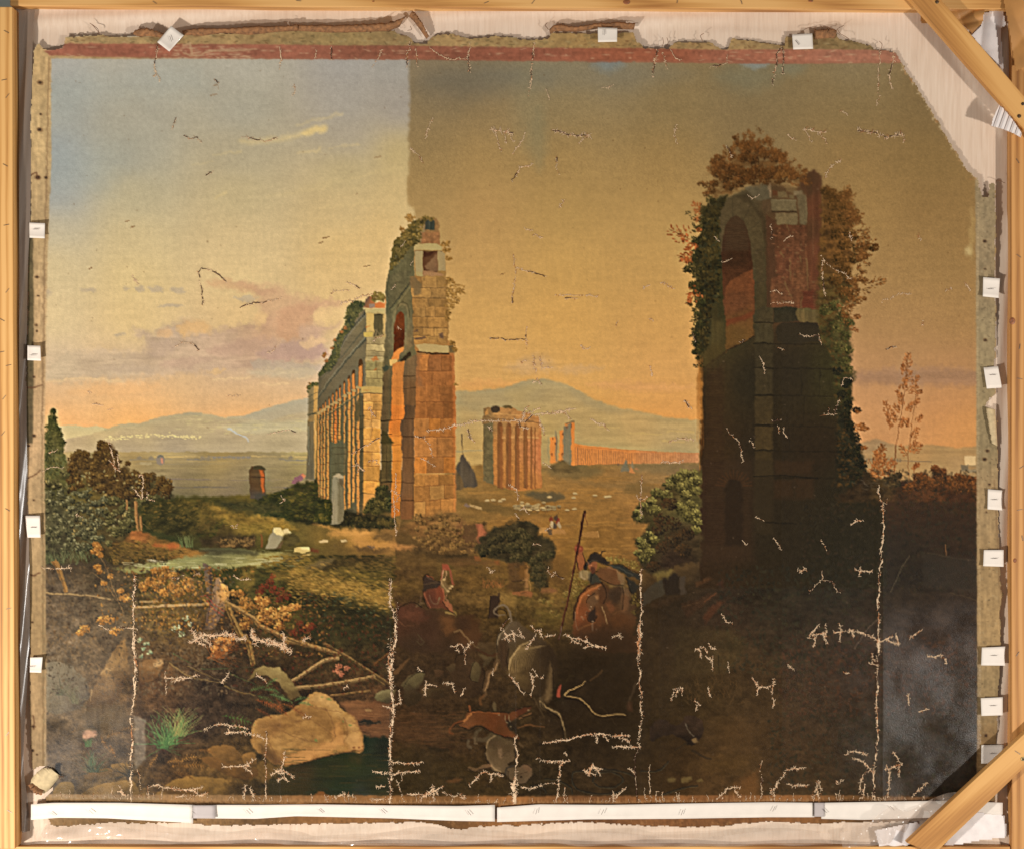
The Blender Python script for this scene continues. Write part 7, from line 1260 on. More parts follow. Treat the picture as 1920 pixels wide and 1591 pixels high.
# ---------------------------------------------------------------- painting: a fine cloth mesh cut to the torn outline, one part per border
STEP = 1.75
gxs = np.arange(46, 1886, STEP); gys = np.arange(54, 1560, STEP)
GX, GY = np.meshgrid(gxs, gys)
jx = vnoise(5, 5, 71)[GY.astype(int), GX.astype(int)]; jy = vnoise(5, 5, 72)[GY.astype(int), GX.astype(int)]
part = np.zeros(GX.shape, np.int8)
ragx = GX + 2.2 * jx; ragy = GY + 2.2 * jy
for k, poly in ((3, LEFTM), (4, RIGHTM), (5, BOTM), (2, TOPM), (6, PINK), (1, PICT)):
    part[inside(poly, ragx, ragy)] = k
corner = inside(curve(np.array([(58, 1450), (70, 1438), (84, 1436), (98, 1440), (112, 1452), (106, 1470), (88, 1490), (76, 1496), (40, 1500), (40, 1450)])), GX, GY); part[corner & (GX < 100)] = 0
hgt = bump_field(GX, GY)
VX = (GX - 960) / 1000; VZ = (795.5 - GY) / 1000; VY = Y0 - hgt
xi_ = np.clip(GX.astype(int), 1, W - 2); yi_ = np.clip(GY.astype(int), 1, H - 2)
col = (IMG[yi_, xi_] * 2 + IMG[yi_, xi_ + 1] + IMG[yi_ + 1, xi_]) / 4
# the colours above were judged on the photo, lit by the lamps: divide by that light to get the paint's own colour
LIT = np.full(GX.shape, AMB)
for (lx, ly, lz), aim, P in LAMPS:
    dx, dy, dz = lx - (GX - 960) / 1000, ly, lz - (795.5 - GY) / 1000; d2 = dx * dx + dy * dy + dz * dz
    ax = np.array(aim) - np.array((lx, ly, lz)); ax = ax / np.linalg.norm(ax)
    cl = -(dx * ax[0] + dy * ax[1] + dz * ax[2]) / np.sqrt(d2); LIT = LIT + P / math.pi ** 2 * cl * (-dy / np.sqrt(d2)) / d2
print('light on canvas: centre %.2f, corners %.2f %.2f %.2f %.2f' % (LIT[430, 520], LIT[20, 20], LIT[20, -20], LIT[-20, 20], LIT[-20, -20]))
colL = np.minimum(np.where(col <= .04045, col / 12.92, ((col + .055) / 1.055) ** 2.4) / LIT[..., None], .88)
lumv = col.mean(-1)
clean = inside(np.vstack([CLEAN, [(0, 1560), (0, 0)]]), GX, GY)
gloss = np.where(clean, .55, .44) - .12 * np.clip((GY - 1000) / 300, 0, 1) + .10 * (NM[yi_, xi_]) + .06 * NF[yi_, xi_]
gloss = np.clip(gloss, .26, .8)
sheen = .05 + .30 * np.clip((GX - 1560) / 160, 0, 1) * np.clip((GY - 1120) / 120, 0, 1) * np.clip(.6 + 1.2 * NM[yi_, xi_], 0, 1.4) + .16 * np.clip((330 - GX) / 120, 0, 1) * np.clip((GY - 1180) / 150, 0, 1) * np.clip(.6 + NM[yi_, xi_], 0, 1.2)
def grid_part(name, k, mat, parent):
    f00 = part[:-1, :-1]; sel = (f00 == k) & ((part[1:, :-1] > 0) & (part[:-1, 1:] > 0) & (part[1:, 1:] > 0))
    iy, ix = np.nonzero(sel); nx = GX.shape[1]
    quad = np.stack([iy * nx + ix, (iy + 1) * nx + ix, (iy + 1) * nx + ix + 1, iy * nx + ix + 1], 1)
    used, inv = np.unique(quad.ravel(), return_inverse=True); quad = inv.reshape(-1, 4).astype(np.int32)
    me = bpy.data.meshes.new(name); n = len(used); m = len(quad)
    me.vertices.add(n); me.vertices.foreach_set('co', np.stack([VX.ravel()[used], VY.ravel()[used], VZ.ravel()[used]], 1).astype(np.float32).ravel())
    me.loops.add(m * 4); me.loops.foreach_set('vertex_index', quad.ravel())
    me.polygons.add(m); me.polygons.foreach_set('loop_start', (np.arange(m) * 4).astype(np.int32)); me.polygons.foreach_set('use_smooth', np.ones(m, bool))
    me.update(); me.validate()
    a = me.attributes.new('paint', 'FLOAT_COLOR', 'POINT'); a.data.foreach_set('color', np.concatenate([colL.reshape(-1, 3)[used], np.ones((n, 1))], 1).astype(np.float32).ravel())
    g = me.attributes.new('gloss', 'FLOAT', 'POINT'); g.data.foreach_set('value', gloss.ravel()[used].astype(np.float32))
    s = me.attributes.new('sheen', 'FLOAT', 'POINT'); s.data.foreach_set('value', sheen.ravel()[used].astype(np.float32))
    me.materials.append(mat)
    return link(bpy.data.objects.new(name, me), parent)
canvas = tag(empty('oil_painting', (0, 0, -.71)), 'torn old oil painting of ruined Roman arches, left half cleaned, right half under brown varnish', 'painting')
canvas_off = -.71
parts_made = []
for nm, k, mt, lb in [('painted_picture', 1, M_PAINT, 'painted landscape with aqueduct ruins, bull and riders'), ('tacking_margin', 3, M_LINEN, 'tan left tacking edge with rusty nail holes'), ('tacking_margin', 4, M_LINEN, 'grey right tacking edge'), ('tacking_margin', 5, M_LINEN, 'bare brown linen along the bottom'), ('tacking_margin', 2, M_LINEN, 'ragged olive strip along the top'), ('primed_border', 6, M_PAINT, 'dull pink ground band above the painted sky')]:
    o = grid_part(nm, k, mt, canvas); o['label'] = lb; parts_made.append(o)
for o in parts_made: o.location = (0, 0, -canvas_off)

# ---- tears: loose pale fibres, dark where the cloth gapes
def strip(V, F, MI, pts, wids, mi, lift):
    """flat fibre lying on the cloth"""
    pts = np.asarray(pts, float); n = len(pts); b = len(V)
    for i in range(n):
        d = pts[min(i + 1, n - 1)] - pts[max(i - 1, 0)]; L = math.hypot(*d) + 1e-6; nx_, ny_ = -d[1] / L, d[0] / L
        w = wids[i] * .5
        V.append(on_canvas(pts[i][0] + nx_ * w, pts[i][1] + ny_ * w, lift * .6)); V.append(on_canvas(pts[i][0], pts[i][1], lift + w * .0004)); V.append(on_canvas(pts[i][0] - nx_ * w, pts[i][1] - ny_ * w, lift * .6))
    for i in range(n - 1):
        j = b + i * 3
        F.append((j, j + 1, j + 4, j + 3)); MI.append(mi); F.append((j + 1, j + 2, j + 5, j + 4)); MI.append(mi)
def tear(pts, w=1.6, fuzz=.6, dark=0.0, hair=6, dense=1.0):
    pts = np.asarray(pts, float); V, F, MI = [], [], []
    seg = []
    for i in range(len(pts) - 1):
        L = math.hypot(*(pts[i + 1] - pts[i])); k = max(int(L / 2.6), 1)
        for j in range(k): seg.append(pts[i] + (pts[i + 1] - pts[i]) * j / k)
    seg.append(pts[-1]); seg = np.array(seg); n = len(seg)
    jit = np.cumsum([[R.gauss(0, .75), R.gauss(0, .75)] for _ in range(n)], 0); jit -= np.linspace(0, 1, n)[:, None] * jit[-1]
    seg = seg + jit + np.array([[R.gauss(0, .35), R.gauss(0, .35)] for _ in range(n)])
    ends = np.minimum(np.arange(n), np.arange(n)[::-1]); wid = [w * (.35 + .65 * min(ends[i] / 3.0, 1)) * R.uniform(.25, 1.5) for i in range(n)]
    i = 0; w *= .8
    while i < n - 1:
        k = R.randint(2, 9)
        if R.random() < (.93 if n < 12 else .84):
            strip(V, F, MI, seg[i:i + k + 1] + (R.gauss(0, .25 * w), R.gauss(0, .15 * w)), [max(v * .8 * R.uniform(.5, 1.2), .5) for v in wid[i:i + k + 1]], 0 if R.random() < .8 else 2, .0009)
        i += k
    if dark > 0:
        i = 0
        while i < n - 3:
            k = R.randint(3, 8)
            if R.random() < dark: strip(V, F, MI, seg[i:i + k] + (R.gauss(0, .3), R.gauss(0, .3)), [R.uniform(.7, 2.0) for _ in seg[i:i + k]], 1, .0016)
            i += k
    for i in range(n):
        for _ in range(int(dense * 3 + .5)):
            if R.random() > fuzz: continue
            a = R.uniform(0, 2 * math.pi); L = R.uniform(.3, 1) ** 1.5 * hair; p = seg[i] + (R.gauss(0, w * .4), R.gauss(0, w * .4)); q0 = [p]
            for s in range(3): a += R.gauss(0, .5); q0.append(q0[-1] + np.array([math.cos(a), math.sin(a)]) * L / 3)
            strip(V, F, MI, q0, [R.uniform(.7, 1.3), 1.0, .8, .5], 0 if R.random() < .85 else 2, .0010)
    return V, F, MI
T = []
def t_(s, *a): T.append((np.array([[float(v) for v in p.split(',')] for p in s.split()]),) + a)
for s in ('345,257 360,262 372,258 380,268', '455,258 480,262 500,266 520,259', '404,153 410,160 411,170', '450,577 490,570 525,560', '387,330 400,322'): t_(s, .8, .5, .95, 5)
for s in ('296,88 294,120 292,145', '527,90 527,112 525,132', '882,88 880,118 882,136', '1003,82 998,120 995,160 992,182', '1232,98 1226,125 1223,147', '770,84 767,108 764,124', '1465,88 1466,115 1467,140', '1462,92 1455,125 1447,158', '1674,100 1671,125 1668,140 1673,170'): t_(s, 1.8, .6, .55, 5)
for s in ('297,140 303,148 300,154', '333,222 323,245', '553,162 550,180', '595,95 592,110', '620,92 623,114', '716,94 712,112 698,126', '780,95 782,126', '806,90 822,104 845,110 872,112', '1026,170 1030,188', '1128,166 1140,167 1150,160', '1240,100 1245,118 1250,130', '1257,96 1262,108 1276,114', '1362,103 1361,116 1348,122 1330,128', '1650,95 1648,132 1643,200'): t_(s, 1.3, .5, .2, 4)
for s in ('812,224 803,248 800,258', '771,280 783,290 792,304', '1268,238 1264,256 1270,270', '1045,296 1047,328', '1048,392 1058,375', '1362,276 1372,296', '1575,300 1560,312 1546,334', '960,340 972,318 1000,308', '1472,255 1490,264', '1576,210 1590,216', '1722,440 1724,452', '1592,436 1596,452', '1770,548 1782,540', '1806,530 1818,545', '1728,602 1726,612', '1660,654 1678,650', '1205,540 1216,536', '1238,530 1250,534 1260,542', '1217,598 1224,604', '1155,610 1158,604', '1217,688 1221,706', '1088,648 1097,656 1106,652', '1000,668 1004,700', '1012,672 1018,688 1032,690', '978,680 984,676', '1000,718 1006,712 1016,720', '1283,752 1296,766', '1297,624 1303,640', '652,530 664,534 675,542', '620,552 632,546', '640,570 700,552', '500,662 512,656 519,648', '640,546 655,545', '250,520 262,534', '1000,440 1018,446', '985,430 998,432'): t_(s, .8, .65, .12, 5)
for s in ('920,240 935,246 962,250', '1035,246 1060,250 1080,256 1105,256', '1508,244 1525,248 1545,250', '1605,247 1640,250 1665,258 1692,252'): t_(s, 1.2, .75, .7, 9)
for s in ('928,248 933,266 940,284', '945,252 950,270', '955,252 964,266', '1512,252 1520,270', '1535,252 1548,270', '1690,250 1694,268', '1100,256 1085,270', '985,250 960,290'): t_(s, .9, .5, .0, 4)
for s in ('962,478 963,505 961,570', '962,500 985,506 1005,512 1022,520', '1040,553 1075,555 1120,556', '920,636 950,638 985,636', '988,612 988,655', '372,512 378,505 395,508 425,530', '375,515 379,545 380,572', '1650,566 1670,558 1690,551 1706,552', '1060,560 1082,560'): t_(s, .9, .5, .5, 4)
for s in ('330,652 345,644 362,644 374,656', '430,744 452,742', '165,732 172,736', '175,758 196,760', '206,768 214,766', '505,812 540,806 555,810', '1283,750 1290,764'): t_(s, .9, .5, .1, 5)
# across the ruins
for s in ('1540,480 1545,492 1560,505 1575,508 1595,525', '1543,490 1543,520 1547,555', '1402,368 1412,371 1423,366', '1442,424 1446,436 1444,450', '1468,453 1478,444 1486,444', '1352,493 1362,490 1369,486', '1340,446 1348,454', '1440,547 1454,545 1466,553', '1444,568 1465,571 1487,568', '1498,628 1515,631 1532,628 1540,648', '1387,642 1396,638', '1458,652 1468,655', '1424,668 1433,682 1432,700', '1577,724 1584,708 1597,712', '1535,779 1550,776 1570,776', '1552,776 1554,764', '1562,776 1566,760 1572,750', '1445,790 1455,788 1464,785', '1458,798 1460,812', '1468,800 1466,808 1475,820', '1362,804 1366,816 1384,828 1392,865', '1405,822 1412,838', '1538,1010 1548,1030', '1450,1008 1464,1030', '1390,1012 1400,1020', '1415,968 1428,974'): t_(s, 1.4, .5, .12, 4)
for s in ('800,806 830,802 852,795', '850,795 880,790 905,788', '905,788 925,787 975,787', '985,792 1000,779 1030,776 1050,774', '975,787 977,800 990,804', '975,790 985,768 990,762', '990,775 1012,765', '1048,773 1062,776 1070,786', '1040,772 1060,770 1078,766', '878,803 880,818 890,828', '1108,786 1118,792 1138,804', '1255,826 1275,822 1300,826', '1240,864 1262,868 1280,862', '955,908 968,920 971,936', '1020,868 1030,874', '922,810 918,800', '1015,795 1020,812'): t_(s, 1.2, .8, .2, 6)
for s in ('1203,888 1203,930 1201,968', '1193,926 1202,936 1212,930', '975,955 983,948 990,962', '965,962 975,972', '1022,994 1034,986', '1000,1018 1014,1022', '1028,1064 1034,1078 1042,1070', '1044,1075 1056,1084', '914,1062 920,1076 928,1068', '660,848 680,834 712,820', '662,873 672,872 684,882', '690,866 706,862 708,870', '778,818 795,820 808,842 812,856', '788,858 800,866 818,874', '668,862 672,884', '690,766 706,782', '694,762 698,782', '742,885 741,905 742,925', '735,918 752,926 744,940', '740,930 742,962 744,1000', '736,950 748,956', '528,930 534,938', '526,942 536,936', '436,984 444,988 448,980', '95,848 110,842', '84,884 100,876 122,876', '145,963 156,968', '760,452 752,464', '768,496 774,490', '735,540 742,534', '1010,780 1014,798', '748,612 752,618', '700,640 720,628'): t_(s, 1.2, .65, .1, 4)
for s in ('205,830 214,834', '210,838 214,860 218,880', '205,862 214,872 228,884', '222,850 224,880', '262,890 270,890', '268,890 268,935', '252,914 262,922 266,934', '277,920 279,934 292,938', '82,1063 110,1064 135,1062', '130,1058 134,1068', '184,1170 196,1178 210,1180', '228,1174 245,1177 260,1178', '325,1080 345,1076', '440,1076 455,1084 472,1084', '365,1076 375,1074'): t_(s, 2.0, .6, .05, 4)
# long vertical splits
t_('252,1075 254,1130 253,1190 256,1240 253,1310 248,1350 250,1400 249,1460 248,1500', 3.2, .35, .22, 6); t_('254,1190 255,1250 254,1300', 4.2, .2, 0, 3)
t_('733,1085 732,1140 735,1190 734,1250 736,1300 732,1370 729,1430 730,1503', 4.0, .9, .35, 6); t_('733,1195 735,1290', 6.0, 1, .3, 5); t_('744,1130 742,1180 740,1210', 1.4, .3, .9, 3)
t_('1203,1062 1201,1110 1202,1160 1199,1210 1201,1270 1199,1330 1198,1395', 2.6, .6, .35, 5); t_('1200,1165 1198,1230', 5.0, .8, .2, 6); t_('1195,1398 1192,1440 1193,1500', 1.6, .15, 1, 3)
t_('1646,908 1650,940 1651,980 1649,1050 1649,1100 1648,1160 1647,1200 1647,1250 1646,1300 1644,1370 1640,1430 1636,1498', 2.8, .45, .35, 5); t_('1651,940 1660,946 1661,934', 1.2, .2, 0, 3); t_('1647,1196 1646,1222', 6, .4, 0, 4)
t_('968,1376 968,1420 966,1470', 2.6, .7, .2, 5); t_('967,1462 966,1484 964,1503', 8, 1, .1, 8, 1.6); t_('500,1372 500,1420 500,1460 500,1494', 1.8, .6, .4, 4); t_('312,1255 313,1280 312,1302', 1.6, .4, 0, 4)
for s in ('1427,1425 1428,1460 1427,1492', '1218,1430 1218,1470 1219,1498', '1208,1474 1211,1498', '1231,1480 1229,1504', '1060,1474 1058,1500', '1012,1470 1040,1466', '258,1440 266,1456 268,1492', '280,1470 281,1492', '1365,1240 1366,1260', '1336,1226 1336,1255', '755,1448 754,1462', '745,1458 754,1480 758,1500', '872,1220 872,1244', '925,1250 924,1264', '952,1160 938,1180'): t_(s, 1.3, .4, .05, 4)
# dense frayed losses in the foreground
for s in ('358,1204 378,1192 400,1188', '362,1180 372,1200 385,1206', '398,1192 420,1184 440,1186', '430,1188 448,1196 462,1196', '380,1190 396,1206', '472,1192 500,1200 520,1208 548,1220', '474,1180 482,1206', '500,1196 536,1210', '533,1186 535,1212', '568,1198 582,1194'): t_(s, 2.4, .95, 0, 9, 1.5)
for s in ('312,1268 330,1272 352,1268 375,1264', '322,1274 345,1272', '418,1280 430,1262', '385,1364 405,1358 430,1358 464,1362', '424,1372 450,1370 478,1376', '432,1360 428,1374', '484,1376 502,1382', '420,1434 440,1430 470,1434', '478,1420 460,1436 474,1448', '510,1450 530,1442 552,1456', '518,1442 534,1450 540,1462', '536,1405 534,1424 528,1444', '520,1460 534,1452', '286,1472 300,1468 318,1474 350,1478 380,1474', '360,1478 378,1490 392,1482', '330,1492 350,1488', '226,1472 232,1486 226,1496', '222,1480 240,1490', '460,1470 458,1494', '470,1475 480,1496', '630,1492 650,1486 662,1490', '700,1444 740,1446 788,1444', '735,1426 765,1429 792,1426', '705,1472 722,1471', '766,1488 800,1488 830,1472', '790,1496 812,1476 822,1486', '812,1470 812,1498', '830,1480 858,1490', '862,1486 868,1496 872,1488', '695,1494 720,1495', '482,1262 500,1278', '645,1288 652,1284', '570,1342 584,1341'): t_(s, 2.2, .7, 0, 6, 1.3)
for s in ('942,1196 962,1186 984,1192', '945,1180 955,1200', '960,1180 966,1202', '972,1178 980,1192', '995,1172 1004,1184 1014,1180', '1012,1180 1018,1196', '1004,1190 990,1210 985,1216', '1026,1192 1040,1190', '1058,1188 1085,1194 1110,1204 1135,1214', '1070,1200 1090,1206', '1098,1192 1102,1206', '1096,1212 1110,1208', '1118,1208 1136,1214', '845,1210 862,1205 875,1218 886,1202', '862,1218 856,1214', '1000,1252 1008,1262 998,1272', '1014,1270 1020,1264', '995,1262 995,1302', '955,1264 966,1276 982,1298', '783,1250 792,1256', '793,1288 806,1280 818,1284', '800,1276 798,1300', '832,1280 848,1284 852,1298', '865,1302 872,1288', '750,1290 752,1314', '735,1322 752,1316', '722,1322 740,1328', '1150,1192 1160,1186 1164,1196'): t_(s, 1.7, .7, 0, 5, 1.2)
for s in ('1018,1391 1040,1388 1070,1382 1115,1373', '1115,1373 1150,1378 1180,1377', '1120,1378 1118,1390', '1132,1378 1140,1386', '1160,1380 1180,1388', '1150,1398 1180,1399 1200,1398', '1010,1420 1035,1424 1068,1424', '1056,1424 1048,1446 1044,1476 1042,1500', '1098,1446 1110,1436 1128,1440', '1104,1452 1112,1430 1124,1450', '1096,1440 1116,1450', '1058,1408 1062,1412', '880,1470 892,1454 905,1446 944,1452', '920,1452 922,1462', '978,1474 1014,1470', '1150,1495 1158,1484 1172,1474', '1148,1484 1150,1498', '1180,1440 1190,1446'): t_(s, 2.4, .8, 0, 5, 1.3)
for s in ('1303,1216 1320,1213 1326,1222', '1312,1216 1314,1230', '1330,1206 1334,1216 1340,1212', '1322,1228 1334,1236', '1258,1310 1262,1290 1276,1288', '1268,1290 1266,1302', '1278,1290 1278,1302', '1302,1312 1312,1320', '1306,1318 1304,1328', '1326,1286 1330,1302', '1410,1268 1422,1286 1444,1284', '1420,1288 1418,1300', '1448,1272 1446,1296', '1448,1306 1447,1324', '1352,1152 1362,1164 1372,1166', '1495,1068 1510,1066', '1498,1072 1506,1064', '1602,1066 1616,1070 1634,1070', '1610,1062 1608,1078', '1594,982 1602,974 1616,974', '1514,1195 1530,1186 1548,1184', '1516,1188 1532,1170', '1526,1190 1524,1210', '1540,1186 1550,1204', '1546,1170 1546,1192', '1562,1182 1580,1184 1606,1184 1632,1192', '1572,1168 1574,1200', '1590,1176 1600,1192', '1632,1188 1648,1200 1670,1192', '1660,1196 1684,1206', '1676,1184 1682,1204', '1704,1194 1718,1188 1726,1180', '1738,1228 1752,1232 1764,1226 1774,1242', '1700,1300 1702,1318', '1722,1332 1736,1328', '1634,1222 1636,1236', '1628,1240 1644,1246', '1582,1412 1600,1408 1624,1412', '1596,1418 1618,1424 1626,1436', '1620,1428 1636,1446', '1612,1480 1616,1456 1628,1440', '1620,1466 1616,1494', '1656,1440 1672,1436 1690,1430', '1660,1432 1668,1448', '1674,1410 1684,1426', '1664,1444 1662,1492', '1682,1434 1684,1452', '1708,1492 1720,1476 1736,1464', '1526,1482 1534,1462 1538,1478', '1530,1470 1534,1494', '1524,1490 1536,1484', '1442,1484 1458,1462 1476,1440 1506,1437', '1448,1476 1450,1496', '1478,1468 1512,1470', '1345,1494 1360,1476 1388,1474', '1376,1478 1386,1492', '1566,1466 1578,1460', '1478,1244 1486,1253', '1582,1258 1588,1260'): t_(s, 2.0, .75, .05, 5, 1.3)
t_('1515,1112 1524,1096 1538,1086 1558,1088 1572,1108', 1.2, .3, .7, 4); t_('1538,1068 1540,1084', 1, .3, .5, 3)
for _ in range(150):                                            # short frays rising from the bottom edge
    x = R.uniform(100, 1780); y = float(np.interp(x, [90, 480, 960, 1450, 1838], [1492, 1498, 1503, 1498, 1502])); h = abs(R.gauss(0, 7)) + 2
    t_('%f,%f %f,%f' % (x, y, x + R.gauss(0, 2), y - h), 1.2, .4, 0, 3)
made = sorted((tear(*a) for a in T), key=lambda t: -len(t[1]))
def tear_obj(name, V, F, MI): return mesh_obj(name, np.array(V) - np.array([0, 0, canvas_off]), F, [M_FIBRE, M_CORE, M_RUST], canvas, False, MI)
for V, F, MI in made[:280]: tear_obj('tear', V, F, MI)
V_, F_, MI_ = [], [], []
for V, F, MI in made[280:]:
    b_ = len(V_); V_ += V; F_ += [tuple(i + b_ for i in f) for f in F]; MI_ += MI
tear_obj('frayed_fibres', V_, F_, MI_)['kind'] = 'stuff'

# ---- turned-up flaps of torn edge along the top and at the lower left corner
def flap(name, outer, inner, lifts, mat, label=None, parent=canvas, rows=5, rag=1.0):
    """curled ribbon of canvas between two edge lines; lifts = height at the outer edge"""
    outer = np.array(outer, float); inner = np.array(inner, float); n = 40
    def res(p): 
        s = np.concatenate([[0], np.cumsum(np.hypot(*np.diff(p, axis=0).T))]); t = np.linspace(0, s[-1], n); return np.stack([np.interp(t, s, p[:, 0]), np.interp(t, s, p[:, 1])], 1)
    o_, i_ = res(outer), res(inner); V, F = [], []
    lf = np.interp(np.linspace(0, 1, n), np.linspace(0, 1, len(lifts)), lifts)
    for k in range(n):
        rg = np.array([R.gauss(0, .8), R.gauss(0, .8)]) * rag
        for r in range(rows):
            t = r / (rows - 1); p = i_[k] * (1 - t) + o_[k] * t + rg * t
            V.append(on_canvas(p[0], p[1], .0008 + lf[k] * math.sin(t * 2.2) / .9))
    for k in range(n - 1):
        for r in range(rows - 1):
            a = k * rows + r; F.append((a, a + rows, a + rows + 1, a + 1))
    ob = mesh_obj(name, np.array(V) - np.array([0, 0, canvas_off]), F, mat, parent, True)
    md = ob.modifiers.new('cloth', 'SOLIDIFY'); md.thickness = .0008
    if label: ob['label'] = label
    return ob
flap('torn_flap', [(252, 68), (254, 60), (262, 57), (280, 57), (300, 62), (318, 70)], [(258, 70), (268, 71), (282, 70), (298, 72), (316, 78)], [.004, .006, .004], M_BROWN, 'curled brown shred beside the tilted paper tag')
flap('torn_flap', [(344, 60), (380, 56), (430, 57), (470, 53), (520, 52), (560, 50)], [(346, 68), (380, 70), (420, 64), (470, 68), (520, 62), (560, 60)], [.003, .007, .004, .008], M_BROWN, 'long brown turned-over edge at the top left')
flap('torn_flap', [(558, 50), (620, 50), (690, 48), (728, 47), (764, 34)], [(560, 60), (620, 63), (680, 62), (730, 60), (750, 52)], [.004, .006, .008, .012], M_BROWN, 'brown turned-over edge before the torn corner')
flap('torn_flap', [(775, 24), (783, 33), (795, 50), (806, 72)], [(767, 33), (776, 42), (788, 58), (800, 75)], [.012, .010, .004], M_BROWN, 'narrow brown strip standing up at the deep top tear')
flap('torn_flap', [(1030, 60), (1034, 51), (1050, 49), (1080, 54), (1120, 47), (1160, 45), (1190, 48)], [(1032, 66), (1040, 60), (1080, 62), (1120, 56), (1160, 57), (1188, 58)], [.004, .009, .006, .010], M_BROWN, 'brown curled edge behind the upper paper tag')
flap('torn_flap', [(1526, 58), (1545, 57), (1562, 57), (1568, 62)], [(1526, 76), (1542, 74), (1556, 73), (1564, 74)], [.002, .005, .004], M_BROWN, 'small olive shred beside the right upper tag')
flap('torn_flap', [(1846, 765), (1850, 790), (1858, 830)], [(1864, 768), (1866, 800), (1868, 836)], [.006, .005, .002], M_TAN, 'bent flap on the right tacking edge')
flap('folded_corner', [(58, 1470), (63, 1456), (72, 1444), (84, 1437), (98, 1438)], [(84, 1486), (94, 1478), (102, 1468), (110, 1458), (114, 1452)], [.005, .006, .004], M_TAN, 'pale folded corner at the lower left', rag=.6)
flap('torn_flap', [(57, 1468), (62, 1476), (72, 1485), (82, 1487)], [(66, 1464), (72, 1468), (78, 1474), (84, 1478)], [.008, .010, .006], M_BROWN, 'crumbled brown edge of the folded corner')
def thread(pts, r=.0005, lift=.004, parent=canvas):
    P = [np.array(on_canvas(x, y, lift * (1 + .6 * math.sin(i)))) for i, (x, y) in enumerate(curve(np.array(pts, float), False, 4))]
    V, F = [], []
    for i, p in enumerate(P):
        d = P[min(i + 1, len(P) - 1)] - P[max(i - 1, 0)]; d /= np.linalg.norm(d) + 1e-9; u = np.cross(d, (0, 1, 0)); u /= np.linalg.norm(u) + 1e-9; w = np.cross(d, u)
        for k in range(4): a = k * math.pi / 2; V.append(p + (u * math.cos(a) + w * math.sin(a)) * r)
    for i in range(len(P) - 1):
        for k in range(4): F.append((i * 4 + k, i * 4 + (k + 1) % 4, i * 4 + 4 + (k + 1) % 4, i * 4 + 4 + k))
    return mesh_obj('loose_thread', np.array(V) - np.array([0, 0, canvas_off]), F, M_THREAD, parent)
for p in [[(190, 66), (185, 56), (172, 47)], [(190, 66), (180, 54), (176, 50)], [(1240, 92), (1243, 82), (1241, 74)], [(1248, 90), (1252, 82), (1249, 74)], [(1316, 80), (1312, 70), (1318, 66)], [(1566, 60), (1572, 54), (1580, 51)], [(1560, 58), (1545, 52), (1538, 56)], [(1650, 94), (1652, 84), (1646, 80)], [(1864, 341), (1874, 342), (1880, 346)], [(1028, 58), (1022, 50), (1026, 46)], [(546, 50), (545, 42)], [(765, 60), (772, 58), (770, 52)], [(1506, 58), (1520, 53), (1530, 52)], [(1060, 52), (1056, 47), (1050, 46)], [(1185, 47), (1196, 46)], [(1590, 76), (1575, 66), (1568, 58)], [(112, 1452), (120, 1453), (122, 1454)], [(112, 1450), (116, 1460)]]:
    thread(p)

# ---------------------------------------------------------------- lining cloth
def sheet(name, x0, y0, x1, y1, step, fy, mat, outline=None, off=(0, 0, 0), parent=None):
    xs = np.arange(x0, x1 + step, step); ys = np.arange(y0, y1 + step, step); X, Yp = np.meshgrid(xs, ys); Yd = fy(X, Yp); nx = len(xs)
    k = (D + Yd) / D
    V = np.stack([(X - 960) / 1000 * k, Yd, (795.5 - Yp) / 1000 * k], -1).reshape(-1, 3)
    F = [(r * nx + c, (r + 1) * nx + c, (r + 1) * nx + c + 1, r * nx + c + 1) for r in range(len(ys) - 1) for c in range(nx - 1) if outline is None or outline(xs[c] + step / 2, ys[r] + step / 2)]
    return mesh_obj(name, V, F, mat, parent, True)
def lining_y(X, Yp):
    y = .001 - .0012 * np.sin(X / 190 + Yp / 300) + .0005 * np.sin(X / 37)
    cut = ((X - 1692) * (335 - 118) - (Yp - 118) * (1832 - 1692)) / 258.0        # distance beyond the missing corner's cut
    tr = np.clip((cut - 6) / 30, 0, 1) * np.clip((X - 1640) / 100, 0, 1)
    s = (X + .82 * Yp)
    y = y - tr * (.007 * np.sin((X - .8 * Yp) / 46 + .6) + .004 * np.sin((X - .75 * Yp) / 23 + Yp / 90) + .003 * np.sin(s / 60))
    bt = np.clip((Yp - 1535) / 25, 0, 1); y = y - bt * (.004 * np.abs(np.sin(X / 83 + .7)) + .003 * np.sin(X / 41 + Yp / 9))
    tp = np.clip((60 - Yp) / 30, 0, 1); y = y - tp * (.004 * np.sin(X / 140) + .002 * np.sin(X / 61 + 1) + .002 * np.sin(Yp / 6 + X / 90))
    lf = np.clip((90 - X) / 40, 0, 1); y = y - lf * (.004 * np.sin(Yp / 70 + X / 12) + .002)
    rt = np.clip((X - 1862) / 18, 0, 1); y = y - rt * (.004 * np.sin(Yp / 60 + X / 7) + .004)
    return np.minimum(y, .0015)
lining = sheet('lining_cloth', 30, 10, 1894, 1584, 6, lining_y, M_LINING)
tag(lining, 'pinkish white lining cloth stretched behind the painting', 'cloth')

